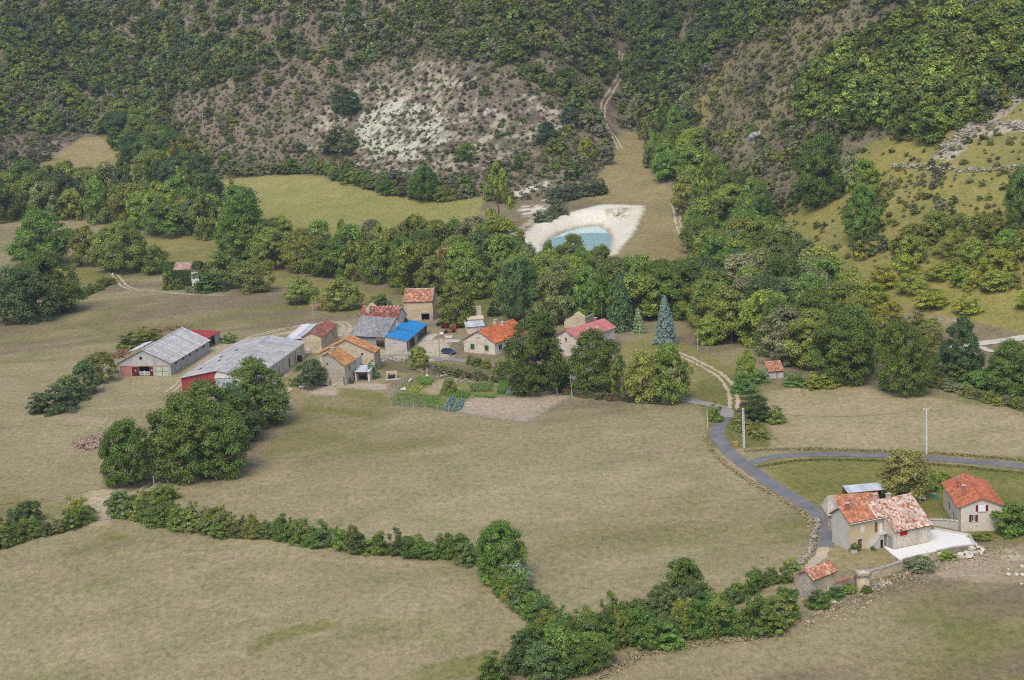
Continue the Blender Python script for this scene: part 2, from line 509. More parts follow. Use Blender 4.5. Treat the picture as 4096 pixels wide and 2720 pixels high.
# bare marl of the middle slope
SCREE = [(700,265),(760,225),(850,185),(985,140),(1065,150),(1130,195),(1270,225),(1310,290),(1210,335),(1150,385),(1010,400),(850,400),(770,360),(690,345)]
paint(SCREE, (.47, .445, .385), (.38, .335, .285), 12, .95, patchy=-.10)
paint([(830,250),(930,225),(1010,250),(1030,330),(960,370),(850,350),(815,300)], (.53, .52, .45), (.46, .445, .385), 10, .95, patchy=.28)
paint([(380,240),(520,200),(700,205),(700,345),(560,395),(450,340)], (.235, .185, .150), (.165, .140, .105), 12, .8)
paint([(1180,445),(1265,415),(1262,428),(1190,455)], (.6, .56, .5), None, 3, patchy=.6)
paint([(1190,480),(1270,455),(1280,500),(1210,500)], (.6, .57, .5), None, 4, patchy=.15)
for q in ([(240,50),(295,0),(310,0),(262,52)], [(225,75),(250,45),(258,60),(235,80)], [(770,40),(860,30),(870,60),(800,70)], [(1440,-20),(1470,-20),(1470,40),(1440,40)]):
    paint(q, (.46, .44, .40), None, 3, patchy=.35)
# marl basin of the pond
paint([(1180,565),(1238,511),(1290,495),(1370,476),(1400,471),(1484,474),(1482,490),(1458,540),(1436,566),(1410,598),(1340,616),(1235,612)], (.72, .68, .61), (.64, .59, .52), 2.0)
paint([(1248,563),(1272,542),(1305,528),(1352,517),(1384,515),(1404,529),(1416,550),(1411,575),(1402,600),(1340,612),(1278,606),(1250,588)], (.42, .37, .30), (.36, .32, .26), 1.5)
paint([(1395,482),(1440,476),(1462,486),(1440,505),(1405,500)], (.46, .41, .30), (.22, .22, .10), 3, patchy=.3)
paint([(1190,545),(1240,505),(1290,490),(1300,478),(1230,500),(1180,540)], (.55, .5, .4), None, 3, patchy=.4)
# farm yards, dirt, garden soil
YARD = (.50, .43, .34)
paint(z2((1150,760),(1400,690),(1700,640),(2050,570),(2100,600),(1850,630),(1420,715),(1250,820),(860,1080),(820,1110)), YARD, (.38, .31, .21), 1.5)
paint(z3((780,640),(1000,660),(1060,640),(1000,730),(940,760),(830,830),(790,800)), YARD, (.40, .34, .25), 2)
paint(z3((1310,930),(1700,970),(1820,830),(2120,800),(2200,930),(2195,1060),(1900,1090),(1700,1060),(1330,1050)), (.52, .46, .38), (.44, .37, .28), 2)
paint(z3((280,1400),(440,1330),(640,1340),(900,1390),(1010,1340),(1420,1370),(1420,1440),(900,1420),(760,1510),(430,1500)), (.40, .31, .24), (.47, .41, .34), 2)
paint(z4((170,560),(300,350),(620,310),(1900,410),(2040,500),(1600,760),(850,655)), (.155, .185, .055), (.23, .215, .10), 1.5)
SOIL = (.385, .305, .245)
paint(z4((860,655),(1000,500),(1560,495),(1640,410),(1900,420),(2010,505),(1600,758)), SOIL, (.42, .335, .27), .8)
paint(z4((640,312),(765,320),(700,405),(585,392)), (.40, .31, .22), None, .6)
paint(z4((500,398),(695,410),(660,485),(560,475)), (.38, .29, .20), None, .6)
paint(z4((830,385),(990,365),(970,430),(850,430)), (.37, .30, .19), (.25, .24, .09), .6)
paint(z4((1040,365),(1110,360),(1100,400),(1030,410)), (.40, .31, .23), None, .6)
paint(z4((40,120),(700,140),(1200,180),(2100,330),(2200,420),(1700,370),(1240,330),(500,260),(60,220)), (.20, .165, .12), (.155, .15, .065), 3)
paint([(590,925),(700,915),(700,940),(640,980),(600,990)], (.30, .225, .15), DRY, 4)
paint([(420,1130),(520,1115),(660,990),(690,935),(640,930),(560,1010),(430,1100)], (.285, .215, .16), DRY, 5, .8)
# around the near houses
paint(z1((450,850),(560,930),(480,1060),(380,1060),(430,900)), (.42, .36, .27), DRY, 1)
paint(z1((540,900),(720,1000),(1000,950),(1180,1050),(900,1110),(600,1130),(480,1050)), (.25, .21, .095), (.34, .28, .18), 2)
paint(z1((1480,1080),(1990,980),(2361,900),(2361,1250),(2000,1250),(1500,1200)), (.38, .31, .23), (.30, .235, .17), 4)
paint(z1((2150,960),(2361,960),(2361,1040),(2200,1040)), (.50, .43, .34), None, 3)
paint(z1((1470,700),(1740,760),(2150,790),(2361,790),(2361,880),(1900,850),(1500,750)), OLIVE, DRY, 2)
# greener patches in the pastures
for q in ([(585,1470),(650,1450),(760,1430),(770,1450),(640,1480),(580,1510)], [(235,1225),(300,1235),(290,1250),(235,1245)], [(690,935),(860,950),(870,965),(700,950)],
          [(780,890),(900,905),(890,925),(790,915)], [(960,1540),(1130,1500),(1170,1530),(1050,1568),(960,1568)]):
    paint(q, (.175, .180, .05), OLIVE, 7, .75)
paint([(185,1150),(215,1128),(285,1128),(262,1160),(250,1208),(212,1212),(215,1175)], (.50, .43, .33), (.40, .33, .23), 3)
for q in ([(120,955),(250,965),(270,985),(150,975)], [(60,935),(120,955),(130,970),(70,955)], [(150,1270),(900,1300),(1060,1310),(900,1290),(500,1275)]):
    paint(q, (.38, .30, .22), None, 4, .6)

gfaces = []
nx, ny = MX.shape
ii, jj = np.meshgrid(np.arange(nx - 1), np.arange(ny - 1), indexing='ij')
q0 = (ii * ny + jj).ravel()
quads = np.stack([q0, q0 + ny, q0 + ny + 1, q0 + 1], 1)
me = bpy.data.meshes.new('ground')
me.vertices.add(len(gp))
me.vertices.foreach_set('co', gp.astype('f').ravel())
me.loops.add(quads.size)
me.polygons.add(len(quads))
me.loops.foreach_set('vertex_index', quads.astype('i').ravel())
me.polygons.foreach_set('loop_start', (np.arange(len(quads)) * 4).astype('i'))
me.polygons.foreach_set('use_smooth', np.ones(len(quads), bool))
me.update(calc_edges=True)
at = me.attributes.new('cover', 'FLOAT_COLOR', 'POINT')
at.data.foreach_set('color', np.hstack([np.clip(gcol, .01, .9), np.ones((len(gp), 1))]).astype('f').ravel())

def ground_material():
    m, nt, b = _mat('ground_cover')
    a = N(nt, 'ShaderNodeAttribute', attribute_name='cover')
    tc = N(nt, 'ShaderNodeTexCoord')
    def nz(scale, det, st=(1, 1, 1), ro=.6):
        mp = N(nt, 'ShaderNodeMapping')
        mp.inputs['Scale'].default_value = st
        nt.links.new(tc.outputs['Object'], mp.inputs[0])
        n = N(nt, 'ShaderNodeTexNoise', Scale=scale, Detail=det, Roughness=ro)
        nt.links.new(mp.outputs[0], n.inputs['Vector'])
        return n.outputs[0]
    tuft = nz(.9, 4.0, (1, .6, 1), .75)
    fine = nz(2.6, 3.0, (1, .55, 1), .8)
    patch = nz(.11, 4.0)
    c = mix(nt, 'OVERLAY', .62, a.outputs['Color'], ramp(nt, tuft, [(.30, (.22, .24, .22)), (.50, (.5, .5, .5)), (.72, (.74, .71, .68))]))
    c = mix(nt, 'OVERLAY', .42, c, ramp(nt, fine, [(.28, (.22, .24, .24)), (.72, (.78, .76, .72))]))
    c = mix(nt, 'OVERLAY', .55, c, ramp(nt, patch, [(.3, (.38, .44, .30)), (.7, (.62, .56, .56))]))
    nt.links.new(c, b.inputs['Base Color'])
    b.inputs['Roughness'].default_value = 1.0
    b.inputs['Specular IOR Level'].default_value = .05
    bp = N(nt, 'ShaderNodeBump', Strength=.6, Distance=.25)
    nt.links.new(tuft, bp.inputs['Height'])
    nt.links.new(bp.outputs[0], b.inputs['Normal'])
    return m
me.materials.append(ground_material())
ground = link(bpy.data.objects.new('ground', me))
ground['kind'] = 'structure'

# ------------------------------------------------------------------ roads and tracks
def smooth_line(pts, step=1.0):
    pts = [np.array(p[:2], float) for p in pts]
    pts = [2 * pts[0] - pts[1]] + pts + [2 * pts[-1] - pts[-2]]
    out = []
    for k in range(1, len(pts) - 2):
        a, b, c, d = pts[k - 1:k + 3]
        n = max(2, int(np.linalg.norm(c - b) / step))
        for i in range(n):
            t = i / n
            out.append(.5 * ((2 * b) + (c - a) * t + (2 * a - 5 * b + 4 * c - d) * t * t + (3 * b - a - 3 * c + d) * t ** 3))
    out.append(pts[-2])
    return np.array(out)

def ribbon(name, line, width, mat, lift=.05, jag=.0, taper=True, kind='structure', off=0.0, across=4, seed=1):
    d = np.gradient(line, axis=0)
    d /= np.linalg.norm(d, axis=1)[:, None] + 1e-9
    nrm = np.stack([-d[:, 1], d[:, 0]], 1)
    R = np.random.default_rng(seed)
    n = len(line)
    w = np.broadcast_to(np.asarray(width, float), (n,)) * .5
    jl, jr = R.normal(size=n) * jag, R.normal(size=n) * jag
    vs, fs = [], []
    for k in range(n):
        for j in range(across + 1):
            s = -1 + 2 * j / across
            e = w[k] * s + (jl[k] if j == 0 else jr[k] if j == across else 0) + off
            p = line[k] + nrm[k] * e
            vs.append((p[0], p[1], float(gz(p[0], p[1])) + lift))
    for k in range(n - 1):
        for j in range(across):
            a = k * (across + 1) + j
            fs.append((a, a + 1, a + across + 2, a + across + 1))
    mb = MB().add(vs, fs)
    mb.c = [None] * len(fs)
    return mb.build(name, mat, None, kind, smooth=True)

def line_px(pts):
    return smooth_line([P(*p) for p in pts])

asphalt = surface('worn_asphalt', (.200, .198, .200), (.140, .141, .147), 2.0, .45, (.29, .28, .265), bump=.1)
lane = surface('pale_lane', (.33, .305, .27), (.23, .215, .20), 3.0, .4, (.42, .39, .34), bump=.1)
dirt = surface('dry_dirt', (.52, .43, .31), (.40, .32, .22), 2.0, .5, (.23, .19, .11))
gravel = surface('white_gravel', (.60, .55, .47), (.45, .40, .32), 2.0, .3, (.3, .26, .18))
L_main = line_px([(2560,1096),(2460,1086),(2361,1076),(2250,1065),(2100,1054),(1950,1048),(1850,1049),(1775,1055),(1735,1068)])
ribbon('road', L_main, 3.1, asphalt, .05, .05)
L_up = line_px([(1900,1262),(1904,1230),(1888,1192),(1850,1160),(1800,1130),(1745,1092),(1705,1062),(1676,1035),(1655,1005),(1660,980),(1676,960),(1672,944)])
ribbon('road', L_up, 3.1, asphalt, .058, .05, seed=2)
L_vil = line_px([(1674,962),(1674,948),(1650,936),(1600,926),(1540,915),(1470,901),(1400,886),(1300,868),(1200,853),(1100,836),(1000,825),(920,818),(870,825)])
ribbon('lane', L_vil, 2.8, lane, .066, .08, seed=3)
for nm, pts, w, mt, lf in [
    ('dirt_track', [(1690,950),(1692,925),(1682,890),(1655,862),(1600,832),(1560,815),(1520,805)], 1.0, dirt, .05),
    ('dirt_track', [(225,622),(255,628),(275,645),(285,658),(310,667),(360,672),(430,678),(520,682)], .9, dirt, .05),
    ('dirt_track', [(225,1205),(238,1170),(262,1145),(310,1140),(350,1118),(400,1090),(470,1060)], 1.1, dirt, .05),
    ('dirt_track', [(1432,120),(1430,150),(1425,185),(1400,225),(1390,255),(1398,290),(1418,320),(1430,345)], 1.25, dirt, .12),
    ('gravel_track', [(2460,762),(2361,779),(2280,790),(2220,797),(2130,803)], 3.4, gravel, .12),
    ('gravel_track', [(2250,800),(2300,812),(2361,806)], 2.0, gravel, .14),
    ('dirt_track', [(390,905),(430,872),(480,838),(540,800),(590,775),(660,758),(760,742),(800,752),(790,775)], 1.2, dirt, .05),
    ('dirt_track', [(655,905),(690,880),(720,855),(765,825),(800,790)], 2.2, dirt, .05),
    ('dirt_track', [(1901,1250),(1896,1275),(1880,1295),(1858,1312)], 1.9, dirt, .045),
    ('dirt_track', [(1555,470),(1565,520),(1585,560),(1600,590),(1600,640)], .8, dirt, .08)]:
    ln = line_px(pts)
    for s in ((-1, 1) if w < 1.3 else (0,)):
        ribbon(nm, ln, (.85 if w < 1.3 else w), mt, lf, .16, off=s * .85, across=2, seed=int(pts[0][0]) + s)

# ------------------------------------------------------------------ pond
m_w, nt, b = _mat('pond_water')
b.inputs['Base Color'].default_value = (.36, .58, .60, 1)
b.inputs['Roughness'].default_value = .04
b.inputs['IOR'].default_value = 1.33
nn = N(nt, 'ShaderNodeTexNoise', Scale=1.2, Detail=2.0)
tcw = N(nt, 'ShaderNodeTexCoord')
nt.links.new(tcw.outputs['Object'], nn.inputs['Vector'])
bp = N(nt, 'ShaderNodeBump', Strength=.04, Distance=.05)
nt.links.new(nn.outputs[0], bp.inputs['Height'])
nt.links.new(bp.outputs[0], b.inputs['Normal'])
wp = [at_z(x, y, WATER_Z) for x, y in [(1218,562),(1258,538),(1305,522),(1350,513),(1385,511),(1406,526),(1420,550),(1416,575),(1404,598),(1340,610),(1255,608),(1216,590)]]
mbw = MB().add([(p[0], p[1], WATER_Z) for p in wp], [tuple(range(len(wp) - 1, -1, -1))])
pond = mbw.build('pond_water', m_w, None, 'structure')

# ------------------------------------------------------------------ plants: leaf-card crowns, trunks with limbs
LEAF = leafy('foliage')
BARK = surface('bark', (.16, .13, .10), (.09, .075, .06), .6, bump=.4)
DEADWOOD = surface('dead_wood', (.42, .40, .37), (.30, .28, .26), .6)

def card_mesh(name, pos, nrm, size, R, aspect=1.6, tone=None, spread=.30):
    n = len(pos)
    nrm = nrm / (np.linalg.norm(nrm, axis=1)[:, None] + 1e-9)
    t = np.cross(nrm, R.normal(size=(n, 3)))
    t /= np.linalg.norm(t, axis=1)[:, None] + 1e-9
    b = np.cross(nrm, t)
    s = size[:, None]
    j = lambda: 1 + .35 * (R.random((n, 1)) - .5)
    v = np.stack([pos - t * s * aspect * .5 * j(), pos - b * s * .5 * j() + t * s * .1, pos + t * s * aspect * .5 * j(), pos + b * s * .5 * j() - t * s * .1], 1).reshape(-1, 3)
    me = bpy.data.meshes.new(name)
    me.vertices.add(4 * n)
    me.vertices.foreach_set('co', v.astype('f').ravel())
    me.loops.add(4 * n)
    me.polygons.add(n)
    me.loops.foreach_set('vertex_index', np.arange(4 * n, dtype='i'))
    me.polygons.foreach_set('loop_start', (np.arange(n) * 4).astype('i'))
    me.update(calc_edges=True)
    k = 1 + spread * (R.random((n, 1)) * 2 - 1)
    hue = (R.random((n, 1)) * 2 - 1) * .16
    c = np.hstack([k * (1 + hue), k, k * (1 - hue * .5), np.ones((n, 1))])
    if tone is not None:
        c[:, :3] *= tone
    at = me.attributes.new('tone', 'FLOAT_COLOR', 'FACE')
    at.data.foreach_set('color', c.astype('f').ravel())
    me.materials.append(LEAF)
    return me

def unit(R, n):
    d = R.normal(size=(n, 3))
    return d / np.linalg.norm(d, axis=1)[:, None]

def crown(name, seed, n_clump, n_card, leaf, base=.04, shape='round', clump=(.13, .22), open_=.0):
    """unit tree: 1 wide, 1 high; clumps of leaves over an uneven dome"""
    R = np.random.default_rng(seed)
    d = unit(R, n_clump * 2)
    d[:, 2] = np.where(d[:, 2] < -.85, -d[:, 2], d[:, 2])
    d = d[:n_clump]
    lob = unit(R, 7)
    bump = np.max(np.clip(d @ lob.T, 0, 1) ** 3, axis=1)
    rr = (.66 + .34 * bump) * (.82 + .18 * R.random(n_clump))
    inner = R.random(n_clump) < .18
    rr = np.where(inner, rr * .55, rr)
    if shape == 'round':
        ax = np.array([.5, .5, (1 - base) * .5])
        c = d * rr[:, None] * ax
        c[:, 2] += base + (1 - base) * .5
        c[:, :2] *= np.clip(1.12 - .35 * (c[:, 2] - base), .7, 1.1)[:, None]
    elif shape == 'dome':
        d[:, 2] = np.abs(d[:, 2])
        rr = rr * np.where(R.random(n_clump) < .35, .35 + .5 * R.random(n_clump), 1)
        c = d * rr[:, None] * np.array([.5, .5, .92])
        c[:, 2] += .03
    elif shape == 'tall':
        z = R.random(n_clump) ** .9
        w = np.sin(np.clip(z * .95 + .06, 0, 1) ** .75 * math.pi) ** .6
        a = R.random(n_clump) * 6.283
        r = .40 * w * np.sqrt(.25 + .75 * R.random(n_clump))
        c = np.stack([np.cos(a) * r, np.sin(a) * r, .10 + .86 * z], 1)
        clump = (.07, .12)
    cr = clump[0] + (clump[1] - clump[0]) * R.random(n_clump)
    k = R.integers(0, n_clump, n_card)
    e = unit(R, n_card)
    e[:, 2] = np.where(e[:, 2] < -.3, -e[:, 2], e[:, 2])
    out = c[k] - np.array([0, 0, .45 if shape != 'dome' else .2])
    out /= np.linalg.norm(out, axis=1)[:, None] + 1e-9
    e = e + .45 * out
    e /= np.linalg.norm(e, axis=1)[:, None]
    pos = c[k] + e * cr[k][:, None] * (.35 + .78 * R.random((n_card, 1))) * np.array([1, 1, .82])
    pos[:, 2] = np.maximum(pos[:, 2], .01)
    lo, hi = np.quantile(pos, .004, axis=0), np.quantile(pos, .996, axis=0)
    zb = {'round': base, 'dome': 0.0, 'tall': .05}[shape]
    pos[:, 2] = zb + (pos[:, 2] - lo[2]) * (1 - zb) / (hi[2] - lo[2])
    pos[:, :2] = (pos[:, :2] - (lo + hi)[:2] / 2) / (hi - lo)[:2]
    pos[:, 2] = np.maximum(pos[:, 2], .005)
    nrm = e + .55 * unit(R, n_card) + np.array([0, 0, .25])
    ct = (1 + .18 * R.normal(size=n_clump))[k][:, None]
    return card_mesh(name, pos, nrm, leaf * (.7 + .6 * R.random(n_card)), R, tone=np.clip(ct, .6, 1.5))

def conifer(name, seed, tiers, n_card, leaf, drop=.10, open_=1.0):
    R = np.random.default_rng(seed)
    t = R.random(n_card) ** 1.15
    ti = np.floor(t * tiers) / tiers
    fr = t * tiers - np.floor(t * tiers)
    ph = R.integers(0, 1000, tiers + 1)
    nb = 9
    br = R.integers(0, nb, n_card)
    a = br * 6.283 / nb + ph[(ti * tiers).astype(int)] + R.normal(size=n_card) * .17
    irr = R.random((tiers + 1, nb))[(ti * tiers).astype(int), br]
    rmax = (.5 * (1 - ti) ** .85 + .02) * (.68 + .42 * irr)
    r = rmax * np.sqrt(R.random(n_card))
    z = .06 + ti * .92 + .05 * (1 - r / (rmax + 1e-6)) - drop * r * .8 + R.normal(size=n_card) * .018 + (irr - .5) * .03
    pos = np.stack([np.cos(a) * r, np.sin(a) * r, np.maximum(z, .01)], 1)
    nrm = np.stack([np.cos(a) * .5, np.sin(a) * .5, np.ones(n_card)], 1) + .5 * unit(R, n_card)
    tone = (.75 + .5 * r / (rmax + 1e-6))[:, None]
    return card_mesh(name, pos, nrm, leaf * (.7 + .6 * R.random(n_card)), R, aspect=2.2, tone=tone)

def trunk_mesh(name, seed, r=.035, top=.55, limbs=6, spread=.3):
    R = random.Random(seed)
    mb = MB()
    mb.tube([(0, 0, -.04), (0, 0, .02), (.01, .0, .12), (.015, .01, top * .6), (.0, .02, top)], [r * 1.5, r * 1.15, r * .85, r * .6, r * .25], 7)
    for k in range(limbs):
        a = k * 2.4 + R.random()
        z = top * (.35 + .6 * k / limbs)
        e = (math.cos(a) * spread, math.sin(a) * spread, z + .12 + .2 * R.random())
        m = (e[0] * .45, e[1] * .45, z + (e[2] - z) * .35)
        mb.tube([(.01, 0, z), m, e], [r * .45, r * .28, r * .08], 5)
    me = mb.mesh(name)
    me.materials.append(BARK)
    return me

BROAD = [crown('crown', 100 + k, 95, 11000, .029, clump=(.07, .17)) for k in range(5)]
BIG = [crown('crown', 200 + k, 210, 30000, .0195, base=.02, clump=(.045, .135)) for k in range(3)]
TALL = [crown('crown', 300 + k, 40, 3000, .050, shape='tall') for k in range(2)]
BUSH = [crown('crown', 400 + k, 70, 6500, .038, shape='dome', clump=(.07, .17)) for k in range(4)]
SPRUCE = conifer('crown', 500, 17, 9000, .030)
CEDAR = conifer('crown', 501, 9, 2600, .035, drop=.16)
TRUNK = [trunk_mesh('trunk', 1), trunk_mesh('trunk', 2), trunk_mesh('trunk', 3)]
TRUNK_TALL = trunk_mesh('trunk', 4, .030, .85, 5, .12)
STEM = trunk_mesh('trunk', 5, .035, .45, 7, .28)
TRUNK_CON = trunk_mesh('trunk', 6, .022, .93, 0)
KINDS = {'broad': (BROAD, TRUNK), 'big': (BIG, TRUNK), 'tall': (TALL, [TRUNK_TALL]), 'bush': (BUSH, [STEM]), 'spruce': ([SPRUCE], [TRUNK_CON]), 'cedar': ([CEDAR], [TRUNK_CON])}

OAK, MID, OLV, YEL, RUST, GREY, DEEP, LIME = (.052, .066, .018), (.066, .087, .021), (.096, .096, .025), (.20, .175, .025), (.120, .078, .034), (.105, .098, .055), (.043, .060, .026), (.110, .130, .027)
GAIN = 3.1      # leaf colours brightened to offset the cards shading one another
GOLD, SILVER, BLUE = (.36, .24, .03), (.13, .14, .10), (.082, .106, .104)

def plant(kind, name, p, W, H, tint, label, cat, group=None, seed=0, jit=.24):
    R = random.Random(seed * 7919 + int(p[0] * 13 + p[1] * 7))
    rz = R.random() * 6.28
    root = thing(name, label, cat, (p[0], p[1], p[2]), rz, group)
    root.scale = (W, W * (.92 + .16 * R.random()), H)
    crowns, trunks = KINDS[kind]
    o = bpy.data.objects.new('crown', R.choice(crowns))
    link(o, root)
    k = 1 + jit * (R.random() * 2 - 1)
    h = 1 + .14 * (R.random() * 2 - 1)
    g = min(GAIN * k, .40 / max(tint))
    o['tint'] = [tint[0] * min(h, 1.05) * g * .95, tint[1] * g * 1.06, tint[2] * g * .95]
    link(bpy.data.objects.new('trunk', R.choice(trunks)), root)
    return root

def plant_px(kind, name, x, y, w, h, tint, label, cat='tree', group=None, seed=0):
    p = P(x, y)
    k = ppm(p)
    return plant(kind, name, p, w / k, h / k / .98, tint, label, cat, group, seed)

